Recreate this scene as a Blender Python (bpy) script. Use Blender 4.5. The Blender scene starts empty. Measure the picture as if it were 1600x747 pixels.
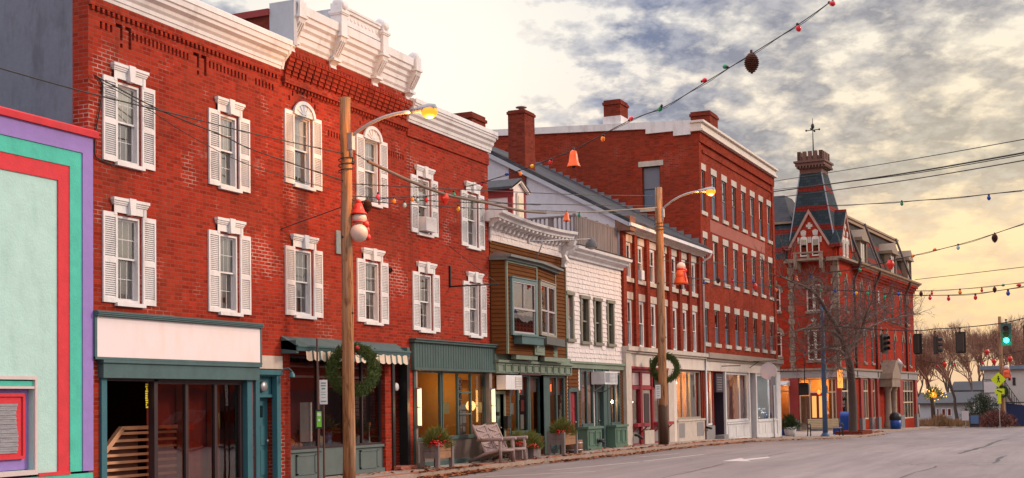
import bpy, math, random
from mathutils import Vector, Matrix
random.seed(7)
rad = math.radians
SC = bpy.context.scene
COL = SC.collection

# ------------------------------------------------------------------ camera
YAW, PITCH, ROLL = rad(24.188), rad(2.686), rad(-0.943)
FPX, SHY = 2084.6, 158.5                      # focal length and rise in photograph pixels (1600 wide)
CAM = Vector((0, -16.5, 1.76))
_F = Vector((math.cos(YAW)*math.cos(PITCH), math.sin(YAW)*math.cos(PITCH), math.sin(PITCH)))
_R = Vector((math.sin(YAW), -math.cos(YAW), 0)); _U = _R.cross(_F)
_R2 = _R*math.cos(ROLL)+_U*math.sin(ROLL); _U2 = -_R*math.sin(ROLL)+_U*math.cos(ROLL)
cd = bpy.data.cameras.new('camera'); cam = bpy.data.objects.new('camera', cd); COL.objects.link(cam)
cd.sensor_width = 36; cd.sensor_fit = 'HORIZONTAL'; cd.lens = FPX/1600*36; cd.shift_y = SHY/1600
cd.clip_start = 0.1; cd.clip_end = 6000
m4 = Matrix((_R2, _U2, -_F)).transposed().to_4x4(); m4.translation = CAM
cam.matrix_world = m4
SC.camera = cam
SC.view_settings.view_transform = 'Standard'; SC.view_settings.look = 'None'
SC.view_settings.gamma = 1; SC.view_settings.use_curve_mapping = False
SC.view_settings.exposure = 0.36
SC.render.engine = 'CYCLES'
SC.cycles.max_bounces = 7; SC.cycles.diffuse_bounces = 3; SC.cycles.glossy_bounces = 3
SC.cycles.transparent_max_bounces = 10; SC.cycles.caustics_reflective = False; SC.cycles.caustics_refractive = False
SC.cycles.sample_clamp_indirect = 4

# ------------------------------------------------------------------ world: Nishita air behind a procedural altocumulus layer
SUN_AZ, SUN_EL = rad(-55), rad(26)            # direction towards the soft sun, azimuth from +x
W = bpy.data.worlds.new('World'); SC.world = W; W.use_nodes = True
nt = W.node_tree; nt.nodes.clear()
def wn(t, **k):
    n = nt.nodes.new(t)
    for a, b in k.items(): setattr(n, a, b)
    return n
def wl(a, b): nt.links.new(a, b)
def wmath(op, a, b=None, clamp=False):
    n = wn('ShaderNodeMath', operation=op, use_clamp=clamp)
    for i, v in enumerate((a, b)):
        if v is None: continue
        if isinstance(v, (int, float)): n.inputs[i].default_value = v
        else: wl(v, n.inputs[i])
    return n.outputs[0]
def wramp(fac, stops, interp='LINEAR'):
    n = wn('ShaderNodeValToRGB'); cr = n.color_ramp; cr.interpolation = interp
    while len(cr.elements) < len(stops): cr.elements.new(0.5)
    for e, (p, c) in zip(cr.elements, stops):
        e.position = p; e.color = (c, c, c, 1) if isinstance(c, (int, float)) else (*c, 1)
    wl(fac, n.inputs[0]); return n.outputs[0]
def wmix(f, a, b, mode='MIX'):
    n = wn('ShaderNodeMix', data_type='RGBA', blend_type=mode)
    for s, v in ((n.inputs['Factor'], f), (n.inputs['A'], a), (n.inputs['B'], b)):
        if isinstance(v, (int, float)): s.default_value = v if s.name == 'Factor' else (v, v, v, 1)
        elif isinstance(v, tuple): s.default_value = (*v, 1)
        else: wl(v, s)
    return n.outputs['Result']
tc = wn('ShaderNodeTexCoord').outputs['Generated']
sx = wn('ShaderNodeSeparateXYZ'); wl(tc, sx.inputs[0]); dx_, dy_, dz_ = sx.outputs
el = wmath('MAXIMUM', dz_, 0.0)
def toward(px, py):
    d = (_F*FPX+_R2*(px-800)-_U2*(py-373.5-SHY)).normalized()
    n = wn('ShaderNodeVectorMath', operation='DOT_PRODUCT'); wl(tc, n.inputs[0]); n.inputs[1].default_value = d
    return n.outputs['Value']
glowL = wramp(toward(640, 90), [(0.988, 0), (0.9945, 0.16), (0.9978, 0.6), (0.9993, 1)])
glowR = wramp(toward(1560, 420), [(0.955, 0), (0.985, 0.5), (0.998, 1)])
clear = wramp(el, [(0.0, (1.05, 0.60, 0.46)), (0.04, (1.2, 0.72, 0.46)), (0.07, (1.5, 0.90, 0.46)), (0.115, (1.5, 1.04, 0.64)), (0.17, (1.28, 1.08, 0.88)), (0.26, (1.2, 1.12, 1.0)), (0.6, (0.72, 0.76, 0.86))])
# clouds live on a flat layer: project the view direction on it
den = wmath('ADD', el, 0.28)
cx = wmath('DIVIDE', dx_, den); cy = wmath('DIVIDE', dy_, den)
cv = wn('ShaderNodeCombineXYZ'); wl(cx, cv.inputs[0]); wl(cy, cv.inputs[1])
mp = wn('ShaderNodeMapping'); wl(cv.outputs[0], mp.inputs[0]); mp.inputs['Rotation'].default_value = (0, 0, rad(-28)); mp.inputs['Scale'].default_value = (1.0, 1.0, 1)
def wnoise(vec, scale, detail, rough, dist=0.0):
    n = wn('ShaderNodeTexNoise'); wl(vec, n.inputs['Vector']); n.inputs['Scale'].default_value = scale
    n.inputs['Detail'].default_value = detail; n.inputs['Roughness'].default_value = rough; n.inputs['Distortion'].default_value = dist
    return n.outputs['Fac']
n1 = wnoise(mp.outputs[0], 11.0, 6, 0.58, 0.1)
n2 = wnoise(mp.outputs[0], 2.6, 3, 0.5)
n3 = wnoise(mp.outputs[0], 24.0, 4, 0.6)
cov = wmath('ADD', wmath('ADD', wmath('MULTIPLY', n1, 0.62), wmath('MULTIPLY', n2, 0.26)), wmath('MULTIPLY', n3, 0.30))
band = wramp(el, [(0.0, 0.0), (0.045, 0.02), (0.075, -0.055), (0.115, -0.05), (0.14, 0.05), (0.16, 0.085), (0.185, 0.06), (0.215, 0.012), (0.3, 0.005), (0.4, 0.02), (0.7, 0.05)])
cov = wmath('SUBTRACT', wmath('ADD', cov, band), wmath('MULTIPLY', glowL, 0.30))
cov = wmath('SUBTRACT', cov, wmath('MULTIPLY', glowR, 0.03))
mask = wmath('MULTIPLY', wramp(cov, [(0.50, 0), (0.565, 0.5), (0.635, 1)]), wramp(el, [(0.0, 0.35), (0.06, 0.55), (0.12, 0.62), (0.15, 1)]))
ccol = wramp(el, [(0.0, (0.72, 0.42, 0.36)), (0.07, (0.72, 0.42, 0.42)), (0.13, (0.46, 0.36, 0.44)), (0.165, (0.23, 0.265, 0.40)), (0.5, (0.25, 0.30, 0.45))])
ccol = wmix(wramp(n3, [(0.44, 0), (0.66, 0.6)]), ccol, (0.74, 0.73, 0.78))
cloudy = wmix(mask, clear, ccol)
cloudy = wmix(wmath('MULTIPLY', glowL, 0.95), cloudy, (1.45, 1.32, 1.12))
cloudy = wmix(wmath('MULTIPLY', glowR, 0.4), cloudy, (1.4, 1.08, 0.48))
# the half of the sky behind the photographer: open, bright and warm
back = wramp(wmath('MULTIPLY', dy_, -1.0), [(0.0, 0), (0.55, 1)])
bcol = wramp(el, [(0.0, (0.65, 0.46, 0.42)), (0.07, (0.85, 0.66, 0.56)), (0.15, (2.1, 1.82, 1.5)), (0.4, (1.8, 1.68, 1.6)), (0.8, (2.1, 2.0, 2.05))])
bcol = wmix(wmath('MULTIPLY', mask, 0.45), bcol, (0.55, 0.50, 0.55))
cloudy = wmix(wramp(el, [(0.33, 0), (0.55, 1)]), cloudy, (2.3, 2.14, 2.2))      # brighter overhead
cloudy = wmix(back, cloudy, bcol)
sky = wn('ShaderNodeTexSky', sky_type='NISHITA'); sky.sun_disc = False
sky.sun_elevation = SUN_EL; sky.sun_rotation = math.pi/2-SUN_AZ
bg1 = wn('ShaderNodeBackground'); wl(sky.outputs[0], bg1.inputs[0]); bg1.inputs[1].default_value = 0.1
bg2 = wn('ShaderNodeBackground'); wl(cloudy, bg2.inputs[0]); bg2.inputs[1].default_value = 0.66
mx = wn('ShaderNodeMixShader'); mx.inputs[0].default_value = 0.94
wl(bg1.outputs[0], mx.inputs[1]); wl(bg2.outputs[0], mx.inputs[2])
wl(mx.outputs[0], wn('ShaderNodeOutputWorld').inputs[0])

# ------------------------------------------------------------------ sun behind thin cloud
sd = bpy.data.lights.new('sun', 'SUN'); sun = bpy.data.objects.new('sun', sd); COL.objects.link(sun)
sd.energy = 1.75; sd.angle = rad(12); sd.color = (1.0, 0.80, 0.62)
sdir = Vector((math.cos(SUN_AZ)*math.cos(SUN_EL), math.sin(SUN_AZ)*math.cos(SUN_EL), math.sin(SUN_EL)))
sun.rotation_euler = sdir.to_track_quat('Z', 'Y').to_euler()

# ------------------------------------------------------------------ helpers
def at(px, py, y):                             # point of the plane Y=y seen at a photograph pixel
    d = _F*FPX+_R2*(px-800)-_U2*(py-373.5-SHY)
    return CAM+d*((y-CAM.y)/d.y)
def onl(px, py, A, B):                         # same for the vertical plane through plan points A and B
    d = _F*FPX+_R2*(px-800)-_U2*(py-373.5-SHY)
    nx, ny = -(B[1]-A[1]), B[0]-A[0]
    t = ((A[0]-CAM.x)*nx+(A[1]-CAM.y)*ny)/(d.x*nx+d.y*ny)
    return CAM+d*t
def lerp(tab, x):
    if x <= tab[0][0]: return tab[0][1]
    for (a, va), (b, vb) in zip(tab, tab[1:]):
        if x <= b: return va+(vb-va)*(x-a)/(b-a)
    return tab[-1][1]
WALK = [(-80, .12), (44, .12), (50, .10), (57, .02), (64, -.12), (71, -.28), (90, -.44), (115, -.80), (150, -1.10), (300, -1.25)]
def gz(x): return lerp(WALK, x)                # pavement height along the street
def rz(x): return gz(x)-.13                    # road height

class M:
    """collects faces for ONE mesh object"""
    def __init__(s): s.v = []; s.f = []; s.mi = []; s.sm = []; s.m = 0
    def _add(s, vs, fs, smooth=False):
        o = len(s.v); s.v += [tuple(p) for p in vs]
        for f in fs: s.f.append([o+i for i in f]); s.mi.append(s.m); s.sm.append(smooth)
    def box(s, x0, x1, y0, y1, z0, z1):
        if x0 > x1: x0, x1 = x1, x0
        if y0 > y1: y0, y1 = y1, y0
        if z0 > z1: z0, z1 = z1, z0
        s._add([(x0,y0,z0),(x1,y0,z0),(x1,y1,z0),(x0,y1,z0),(x0,y0,z1),(x1,y0,z1),(x1,y1,z1),(x0,y1,z1)],
               [(0,3,2,1),(4,5,6,7),(0,1,5,4),(1,2,6,5),(2,3,7,6),(3,0,4,7)]); return s
    def obox(s, c, ax, ay, az):                # oriented box: centre and three half axes
        c, ax, ay, az = map(Vector, (c, ax, ay, az)); vs = []
        for k in (-1, 1):
            for a, b in ((-1,-1),(1,-1),(1,1),(-1,1)): vs.append(c+ax*a+ay*b+az*k)
        s._add(vs, [(0,3,2,1),(4,5,6,7),(0,1,5,4),(1,2,6,5),(2,3,7,6),(3,0,4,7)]); return s
    def bar(s, a, b, w, h, up=(0,0,1)):        # square bar between two points
        a, b = Vector(a), Vector(b); d = (b-a); l = d.length; d.normalize(); up = Vector(up)
        if abs(d.dot(up)) > .98: up = Vector((1,0,0))
        r = d.cross(up).normalized(); u = r.cross(d)
        return s.obox((a+b)/2, d*l/2, r*w/2, u*h/2)
    def poly(s, pts): s._add(pts, [tuple(range(len(pts)))]); return s
    def prism(s, pts, axis, a, b):             # 2-D outline extruded along axis 'x' (pts=(y,z)), 'y' (x,z), 'z' (x,y)
        def mk(p, t): return {'x': (t, p[0], p[1]), 'y': (p[0], t, p[1]), 'z': (p[0], p[1], t)}[axis]
        n = len(pts); vs = [mk(p, a) for p in pts]+[mk(p, b) for p in pts]
        fs = [tuple(range(n)), tuple(range(2*n-1, n-1, -1))]+[(i, n+i, n+(i+1) % n, (i+1) % n) for i in range(n)]
        s._add(vs, fs); return s
    def tube(s, pts, r, n=8, caps=True):
        pts = [Vector(p) for p in pts]; rs = r if isinstance(r, (list, tuple)) else [r]*len(pts)
        vs = []; prev = None
        for i, p in enumerate(pts):
            d = (pts[min(i+1, len(pts)-1)]-pts[max(i-1, 0)])
            if d.length < 1e-9: d = Vector((0,0,1))
            d.normalize()
            if prev is None: q = d.cross(Vector((0,0,1)) if abs(d.z) < .95 else Vector((1,0,0))).normalized()
            else:
                q = prev-d*prev.dot(d)
                q = q.normalized() if q.length > 1e-6 else d.orthogonal().normalized()
            prev = q; w = d.cross(q)
            for k in range(n):
                a = 2*math.pi*k/n; vs.append(p+(q*math.cos(a)+w*math.sin(a))*rs[i])
        fs = []
        for i in range(len(pts)-1):
            for k in range(n): fs.append((i*n+k, i*n+(k+1) % n, (i+1)*n+(k+1) % n, (i+1)*n+k))
        if caps: fs += [tuple(range(n-1, -1, -1)), tuple(range((len(pts)-1)*n, len(pts)*n))]
        s._add(vs, fs, True); return s
    def lathe(s, c, prof, n=16, axis='z', smooth=True):
        vs = []; fs = []
        for r, h in prof:
            for k in range(n):
                a = 2*math.pi*k/n; u, w = r*math.cos(a), r*math.sin(a)
                vs.append((c[0]+u, c[1]+w, c[2]+h) if axis == 'z' else (c[0]+u, c[1]+h, c[2]+w) if axis == 'y' else (c[0]+h, c[1]+u, c[2]+w))
        for i in range(len(prof)-1):
            for k in range(n): fs.append((i*n+k, i*n+(k+1) % n, (i+1)*n+(k+1) % n, (i+1)*n+k))
        s._add(vs, fs, smooth); return s
    def ball(s, c, rx, ry=None, rz_=None, n=12, m=8):
        ry = ry or rx; rz_ = rz_ or rx; vs = []; fs = []
        for i in range(m+1):
            t = math.pi*i/m
            for k in range(n):
                a = 2*math.pi*k/n; vs.append((c[0]+rx*math.sin(t)*math.cos(a), c[1]+ry*math.sin(t)*math.sin(a), c[2]+rz_*math.cos(t)))
        for i in range(m):
            for k in range(n): fs.append((i*n+k, (i+1)*n+k, (i+1)*n+(k+1) % n, i*n+(k+1) % n))
        s._add(vs, fs, True); return s
    def wall(s, x0, x1, z0, z1, y, holes, face=-1):
        """front sheet in the plane Y=y with rectangular openings (a0,a1,b0,b1,depth[,closed]); reveals go back by depth"""
        xs = sorted({x0, x1, *[h[0] for h in holes], *[h[1] for h in holes]}); zs = sorted({z0, z1, *[h[2] for h in holes], *[h[3] for h in holes]})
        xs = [v for v in xs if x0-1e-6 <= v <= x1+1e-6]; zs = [v for v in zs if z0-1e-6 <= v <= z1+1e-6]
        for a, b in zip(xs, xs[1:]):
            run = None
            for c, d in zip(zs, zs[1:]):
                mx_, mz_ = (a+b)/2, (c+d)/2
                inside = any(h[0] < mx_ < h[1] and h[2] < mz_ < h[3] for h in holes)
                if inside:
                    if run: s.poly([(a,y,run[0]),(b,y,run[0]),(b,y,run[1]),(a,y,run[1])]); run = None
                else: run = (run[0], d) if run else (c, d)
            if run: s.poly([(a,y,run[0]),(b,y,run[0]),(b,y,run[1]),(a,y,run[1])])
        for h in holes:
            a, b, c, d, dep = h[:5]; e = y+dep
            s.poly([(a,y,c),(a,y,d),(a,e,d),(a,e,c)]); s.poly([(b,y,c),(b,e,c),(b,e,d),(b,y,d)])
            s.poly([(a,y,d),(b,y,d),(b,e,d),(a,e,d)]); s.poly([(a,y,c),(a,e,c),(b,e,c),(b,y,c)])
            if len(h) > 5 and h[5]: s.poly([(a,e,c),(b,e,c),(b,e,d),(a,e,d)])
        return s
    def sweep(s, prof, x0, x1):                # moulding: profile (y,z) closed outline along x
        return s.prism(prof, 'x', x0, x1)
    def remap(s, ky, z0, kz, z1): s.v = [(x, y*ky if y < 0 else y, z1+(z-z0)*kz) for x, y, z in s.v]; return s
    def build(s, name, mats, parent=None, label=None, local=False, fix=True):
        if name in SPLIT:                         # loose pieces become parts of their own
            par = list(range(len(s.v)))
            def root(i):
                while par[i] != i: par[i] = par[par[i]]; i = par[i]
                return i
            for f in s.f:
                for j in f[1:]: par[root(j)] = root(f[0])
            grp = {}
            for k, f in enumerate(s.f): grp.setdefault(root(f[0]), []).append(k)
            if len(grp) > 1:
                first = None
                for ks in grp.values():
                    q = M(); ids = sorted({i for k in ks for i in s.f[k]}); mp_ = {i: n for n, i in enumerate(ids)}
                    q.v = [s.v[i] for i in ids]; q.f = [[mp_[i] for i in s.f[k]] for k in ks]; q.mi = [s.mi[k] for k in ks]; q.sm = [s.sm[k] for k in ks]
                    r = M.build(q, name, mats, parent, label, local); first = first or r
                return first
        me = bpy.data.meshes.new(name); off = Vector((0,0,0))
        if parent is not None and not local: off = WORLD[parent.name]
        me.from_pydata([(a-off.x, b-off.y, c-off.z) for a, b, c in s.v], [], s.f)
        for mt in (mats if isinstance(mats, (list, tuple)) else [mats]): me.materials.append(mt)
        me.polygons.foreach_set('material_index', s.mi); me.polygons.foreach_set('use_smooth', s.sm)
        me.update()
        o = bpy.data.objects.new(name, me); COL.objects.link(o); WORLD[o.name] = off
        if parent is not None: o.parent = parent
        if label: o['label'] = label
        return o
WORLD = {}
SPLIT = {'pilaster', 'white_pier', 'bay_corner_board', 'dormer_pilaster', 'bay_panel', 'anchor_plate', 'partition', 'lead_rib', 'stone_dressing', 'hip_flashing', 'window_box_shelf', 'riser_panel', 'interior_post', 'transom_panel', 'curtain_rail', 'pale_door'}
def thing(name, label, cat, loc=(0,0,0), group=None, rot=0):
    o = bpy.data.objects.new(name, None); COL.objects.link(o); o.empty_display_size = .2
    o.location = loc; o.rotation_euler = (0, 0, rot); WORLD[o.name] = Vector(loc)
    o['label'] = label; o['category'] = cat
    if group: o['group'] = group
    return o
def solo(m, name, mats, label, cat, base=None, group=None, kind=None):
    """a thing that is one mesh; its origin goes to base"""
    o = m.build(name, mats)
    if base is not None:
        b = Vector(base)
        for v in o.data.vertices: v.co -= b
        o.location = b
    if kind: o['kind'] = kind
    if label: o['label'] = label
    if cat: o['category'] = cat
    if group: o['group'] = group
    return o
def copy_tree(root, loc, label, rot=None):
    r = root.copy(); COL.objects.link(r); r.location = loc; r['label'] = label; WORLD[r.name] = Vector(loc)
    if rot is not None: r.rotation_euler = (0, 0, rot)
    for ch in root.children:
        c = ch.copy(); COL.objects.link(c); c.parent = r
        for g in ch.children:
            d = g.copy(); COL.objects.link(d); d.parent = c
    return r

# ------------------------------------------------------------------ materials
MATS = {}
class NB:
    def __init__(s, name):
        s.mat = bpy.data.materials.new(name); s.mat.use_nodes = True; s.t = s.mat.node_tree
        s.b = s.t.nodes['Principled BSDF']; s.out = s.t.nodes['Material Output']
    def n(s, t, **k):
        n = s.t.nodes.new(t)
        for a, b in k.items(): setattr(n, a, b)
        return n
    def l(s, a, b): s.t.links.new(a, b)
    def put(s, sock, v):
        if isinstance(v, (int, float)): sock.default_value = v
        elif isinstance(v, (tuple, list)): sock.default_value = (*v, 1) if len(v) == 3 and len(sock.default_value) == 4 else v
        else: s.l(v, sock)
    def math(s, op, a, b=0.0, clamp=False):
        n = s.n('ShaderNodeMath', operation=op, use_clamp=clamp); s.put(n.inputs[0], a); s.put(n.inputs[1], b); return n.outputs[0]
    def mix(s, f, a, b, mode='MIX'):
        n = s.n('ShaderNodeMix', data_type='RGBA', blend_type=mode)
        s.put(n.inputs['Factor'], f); s.put(n.inputs['A'], a); s.put(n.inputs['B'], b); return n.outputs['Result']
    def obj(s): return s.n('ShaderNodeTexCoord').outputs['Object']
    def scale(s, v, sc):
        n = s.n('ShaderNodeMapping'); s.l(v, n.inputs[0]); n.inputs['Scale'].default_value = sc; return n.outputs[0]
    def noise(s, v, sc, det=4, rough=.55, dist=0):
        n = s.n('ShaderNodeTexNoise'); s.l(v, n.inputs['Vector']); n.inputs['Scale'].default_value = sc
        n.inputs['Detail'].default_value = det; n.inputs['Roughness'].default_value = rough; n.inputs['Distortion'].default_value = dist
        return n.outputs['Fac']
    def ramp(s, f, stops):
        n = s.n('ShaderNodeValToRGB'); cr = n.color_ramp
        while len(cr.elements) < len(stops): cr.elements.new(.5)
        for e, (p, c) in zip(cr.elements, stops): e.position = p; e.color = (c, c, c, 1) if isinstance(c, (int, float)) else (*c, 1)
        s.l(f, n.inputs[0]); return n.outputs[0]
    def bump(s, h, strength, dist=.01):
        n = s.n('ShaderNodeBump'); n.inputs['Strength'].default_value = strength; n.inputs['Distance'].default_value = dist
        s.l(h, n.inputs['Height']); s.l(n.outputs[0], s.b.inputs['Normal'])
def mul(c, k): return tuple(min(1, x*k) for x in c)
def paint(name, col, rough=.55, var=.18, sc=2.5, metal=0, dirt=None, dirt_amt=.35, bump=.15, grain=None, spec=.4):
    if name in MATS: return MATS[name]
    B = NB(name); v = B.obj()
    vv = B.scale(v, grain) if grain else v
    a = B.noise(vv, sc, 5, .6); b = B.noise(vv, sc*9, 3, .6)
    f = B.math('ADD', B.math('MULTIPLY', a, .65), B.math('MULTIPLY', b, .35))
    c = B.mix(B.ramp(f, [(.3, 0), (.7, 1)]), mul(col, 1-var), mul(col, 1+var))
    if dirt:
        d = B.ramp(B.noise(B.scale(v, (1.6, 1.6, .5)), 1.7, 6, .68), [(.5, 0), (.68, 1)])
        c = B.mix(B.math('MULTIPLY', d, dirt_amt), c, dirt)
    B.put(B.b.inputs['Base Color'], c)
    B.put(B.b.inputs['Roughness'], B.math('ADD', rough-.08, B.math('MULTIPLY', b, .16)))
    B.b.inputs['Metallic'].default_value = metal; B.b.inputs['Specular IOR Level'].default_value = spec
    if bump: B.bump(f, bump, .02)
    MATS[name] = B.mat; return B.mat
def brick(name, c1, c2, mortar, pale=0.0, soot=(.05, .025, .02), soot_amt=.4, mort=.010):
    B = NB(name); v = B.obj(); g = B.n('ShaderNodeNewGeometry')
    sp = B.n('ShaderNodeSeparateXYZ'); B.l(v, sp.inputs[0]); sn = B.n('ShaderNodeSeparateXYZ'); B.l(g.outputs['Normal'], sn.inputs[0])
    side = B.math('GREATER_THAN', B.math('ABSOLUTE', sn.outputs[0]), .6)
    u = B.math('ADD', B.math('MULTIPLY', side, sp.outputs[1]), B.math('MULTIPLY', B.math('SUBTRACT', 1.0, side), sp.outputs[0]))
    cv = B.n('ShaderNodeCombineXYZ'); B.l(u, cv.inputs[0]); B.l(sp.outputs[2], cv.inputs[1])
    bt = B.n('ShaderNodeTexBrick'); B.l(cv.outputs[0], bt.inputs['Vector'])
    bt.inputs['Scale'].default_value = 1; bt.inputs['Brick Width'].default_value = .225; bt.inputs['Row Height'].default_value = .078
    bt.inputs['Mortar Size'].default_value = mort; bt.inputs['Mortar Smooth'].default_value = .3; bt.inputs['Bias'].default_value = -.15
    pn = B.noise(v, .55, 6, .62, .4); p2 = B.noise(v, 7, 3, .6)
    B.put(bt.inputs['Color1'], c1); B.put(bt.inputs['Color2'], c2)
    pm = B.ramp(pn, [(.56, 0), (.66, 1)])
    B.put(bt.inputs['Mortar'], B.mix(B.math('MULTIPLY', pm, pale), mortar, (.62, .50, .46)))
    cell = B.n('ShaderNodeTexWhiteNoise', noise_dimensions='2D'); sn_ = B.n('ShaderNodeVectorMath', operation='FLOOR'); sc_ = B.n('ShaderNodeVectorMath', operation='DIVIDE'); B.l(cv.outputs[0], sc_.inputs[0]); sc_.inputs[1].default_value = (.225, .078, 1); B.l(sc_.outputs[0], sn_.inputs[0]); B.l(sn_.outputs[0], cell.inputs[0])
    c = B.mix(B.math('MULTIPLY', B.ramp(p2, [(.3, 1), (.7, 0)]), .35), bt.outputs['Color'], mul(c1, .55))
    c = B.mix(B.math('MULTIPLY', B.math('MULTIPLY', B.ramp(cell.outputs['Value'], [(.45, 0), (1, 1)]), B.math('SUBTRACT', 1.0, bt.outputs['Fac'])), .55), c, mul(c2, .42))
    c = B.mix(B.math('MULTIPLY', B.ramp(B.noise(v, .33, 5, .7), [(.5, 0), (.75, 1)]), soot_amt), c, soot)
    c = B.mix(B.math('MULTIPLY', B.ramp(B.noise(B.scale(v, (1, 1, .6)), .75, 5, .65, .5), [(.42, 0), (.66, 1)]), .32), c, (.22, .052, .030))
    c = B.mix(B.math('MULTIPLY', B.ramp(B.noise(B.scale(v, (2.4, 2.4, .22)), 1.0, 4, .6), [(.55, 0), (.75, 1)]), .4), c, (.10, .022, .016))
    if pale:
        pp = B.math('MULTIPLY', B.ramp(B.noise(v, 1.3, 6, .7, .6), [(.62, 0), (.74, 1)]), .45*pale)
        c = B.mix(pp, c, (.55, .30, .25))
    B.put(B.b.inputs['Base Color'], c); B.b.inputs['Roughness'].default_value = .9; B.b.inputs['Specular IOR Level'].default_value = .04
    B.bump(B.math('ADD', B.math('MULTIPLY', bt.outputs['Fac'], -1.0), B.math('MULTIPLY', p2, .5)), .55, .012)
    return B.mat
def glass(name, tint=(1, 1, 1), refl=.10, rough=.015):
    B = NB(name); t = B.n('ShaderNodeBsdfTransparent'); B.put(t.inputs[0], tint)
    g = B.n('ShaderNodeBsdfGlossy'); g.inputs['Roughness'].default_value = rough
    wob = B.noise(B.obj(), 1.4, 2, .5); bp = B.n('ShaderNodeBump'); bp.inputs['Strength'].default_value = .06; bp.inputs['Distance'].default_value = .05
    B.l(wob, bp.inputs['Height']); B.l(bp.outputs[0], g.inputs['Normal'])
    fr = B.n('ShaderNodeFresnel'); fr.inputs[0].default_value = 1.5
    f = B.math('ADD', B.math('MULTIPLY', fr.outputs[0], 1.5), refl, True)
    m = B.n('ShaderNodeMixShader'); B.l(f, m.inputs[0]); B.l(t.outputs[0], m.inputs[1]); B.l(g.outputs[0], m.inputs[2]); B.l(m.outputs[0], B.out.inputs[0])
    return B.mat
def glow(name, col, strength):
    B = NB(name); B.put(B.b.inputs['Base Color'], mul(col, .06)); B.put(B.b.inputs['Emission Color'], col); B.b.inputs['Emission Strength'].default_value = strength
    n = B.noise(B.obj(), 6); B.put(B.b.inputs['Roughness'], n); return B.mat

BRICK_A = brick('red_brick', (.41, .040, .019), (.28, .024, .013), (.27, .075, .058), pale=.75, mort=.011)
BRICK_E = brick('soft_red_brick', (.33, .048, .026), (.24, .034, .020), (.20, .065, .050), pale=.3)
BRICK_F = brick('brown_red_brick', (.36, .046, .022), (.26, .032, .016), (.22, .058, .040), pale=.2)
BRICK_G = brick('deep_red_brick', (.46, .036, .015), (.35, .026, .012), (.30, .050, .032), pale=.2)
BRICK_C = brick('chimney_brick', (.24, .045, .028), (.17, .030, .020), (.15, .05, .04))
WHITE = paint('white_trim_paint', (.68, .67, .69), .55, .09, 3, dirt=(.38, .35, .35), dirt_amt=.45)
CREAM = paint('cream_paint', (.66, .58, .52), .55, .08, 2, dirt=(.36, .30, .27), dirt_amt=.35)
STONE = paint('pale_stone', (.50, .44, .39), .8, .14, 4, dirt=(.26, .22, .20), dirt_amt=.4)
BROWNSTONE = paint('weathered_brownstone', (.27, .20, .15), .85, .2, 4, dirt=(.10, .08, .07), dirt_amt=.5)
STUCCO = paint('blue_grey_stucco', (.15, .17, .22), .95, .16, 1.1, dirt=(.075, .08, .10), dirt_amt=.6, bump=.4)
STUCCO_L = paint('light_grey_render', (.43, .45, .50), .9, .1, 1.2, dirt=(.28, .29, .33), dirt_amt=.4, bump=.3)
TEAL = paint('dark_teal_paint', (.055, .115, .125), .45, .15, 3, dirt=(.03, .05, .055))
DOORTEAL = paint('teal_door_paint', (.035, .13, .165), .4, .12, 3)
GREEN = paint('dark_green_paint', (.046, .090, .090), .5, .18, 3, dirt=(.02, .04, .04))
SAGE = paint('sage_green_paint', (.17, .22, .17), .55, .12, 3, dirt=(.09, .11, .09))
DKFRAME = paint('dark_brown_frame', (.035, .020, .024), .4, .2, 4)
BLACK = paint('black_paint', (.012, .012, .014), .45, .3, 4)
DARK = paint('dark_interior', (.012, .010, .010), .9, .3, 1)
REDP = paint('crimson_paint', (.30, .022, .035), .45, .12, 3)
REDTRIM = paint('barn_red_trim', (.26, .025, .025), .5, .15, 3)
PURPLE = paint('lilac_stucco', (.30, .20, .52), .85, .08, 6, bump=.5, dirt=(.24, .17, .42), dirt_amt=.3)
MINT = paint('mint_green_stucco', (.075, .50, .39), .85, .13, 4, bump=.9, dirt=(.06, .36, .29), dirt_amt=.45)
PALEMINT = paint('pale_mint_stucco', (.43, .65, .62), .9, .08, 3, bump=.9, dirt=(.30, .48, .45), dirt_amt=.4)
CORAL = paint('coral_red_stucco', (.62, .040, .055), .85, .14, 4, bump=.9, dirt=(.42, .05, .06), dirt_amt=.5)
WOODG = paint('grey_weathered_wood', (.185, .155, .155), .85, .3, 3, grain=(4, 4, .5))
WOODH = paint('grey_weathered_timber', (.25, .20, .19), .85, .3, 3, grain=(.5, 4, 4))
def pole_wood():
    B = NB('utility_pole_wood'); v = B.obj(); f = B.noise(B.scale(v, (26, 26, .9)), 1.0, 5, .65, .2); g = B.noise(B.scale(v, (5, 5, .35)), 1.0, 4, .6); k = B.noise(B.scale(v, (6, 6, 1.5)), 1.0, 4, .65, .4)
    c = B.mix(B.ramp(f, [(.32, 0), (.62, 1)]), (.17, .066, .026), (.46, .235, .11))
    c = B.mix(B.math('MULTIPLY', B.ramp(g, [(.42, 0), (.62, 1)]), .55), c, (.34, .26, .20))
    c = B.mix(B.math('MULTIPLY', B.ramp(k, [(.54, 0), (.66, 1)]), .75), c, (.11, .042, .018))
    c = B.mix(B.math('MULTIPLY', B.ramp(B.noise(B.scale(v, (40, 40, .6)), 1.0, 2, .5), [(.30, 1), (.38, 0)]), .75), c, (.05, .025, .015))
    B.put(B.b.inputs['Base Color'], c); B.b.inputs['Roughness'].default_value = .9; B.b.inputs['Specular IOR Level'].default_value = .15; B.bump(f, .7, .015); return B.mat
POLE = pole_wood()
CLAP = paint('brown_clapboard', (.13, .048, .016), .8, .25, 2.5, grain=(.6, 1, 5), spec=.06)
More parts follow.
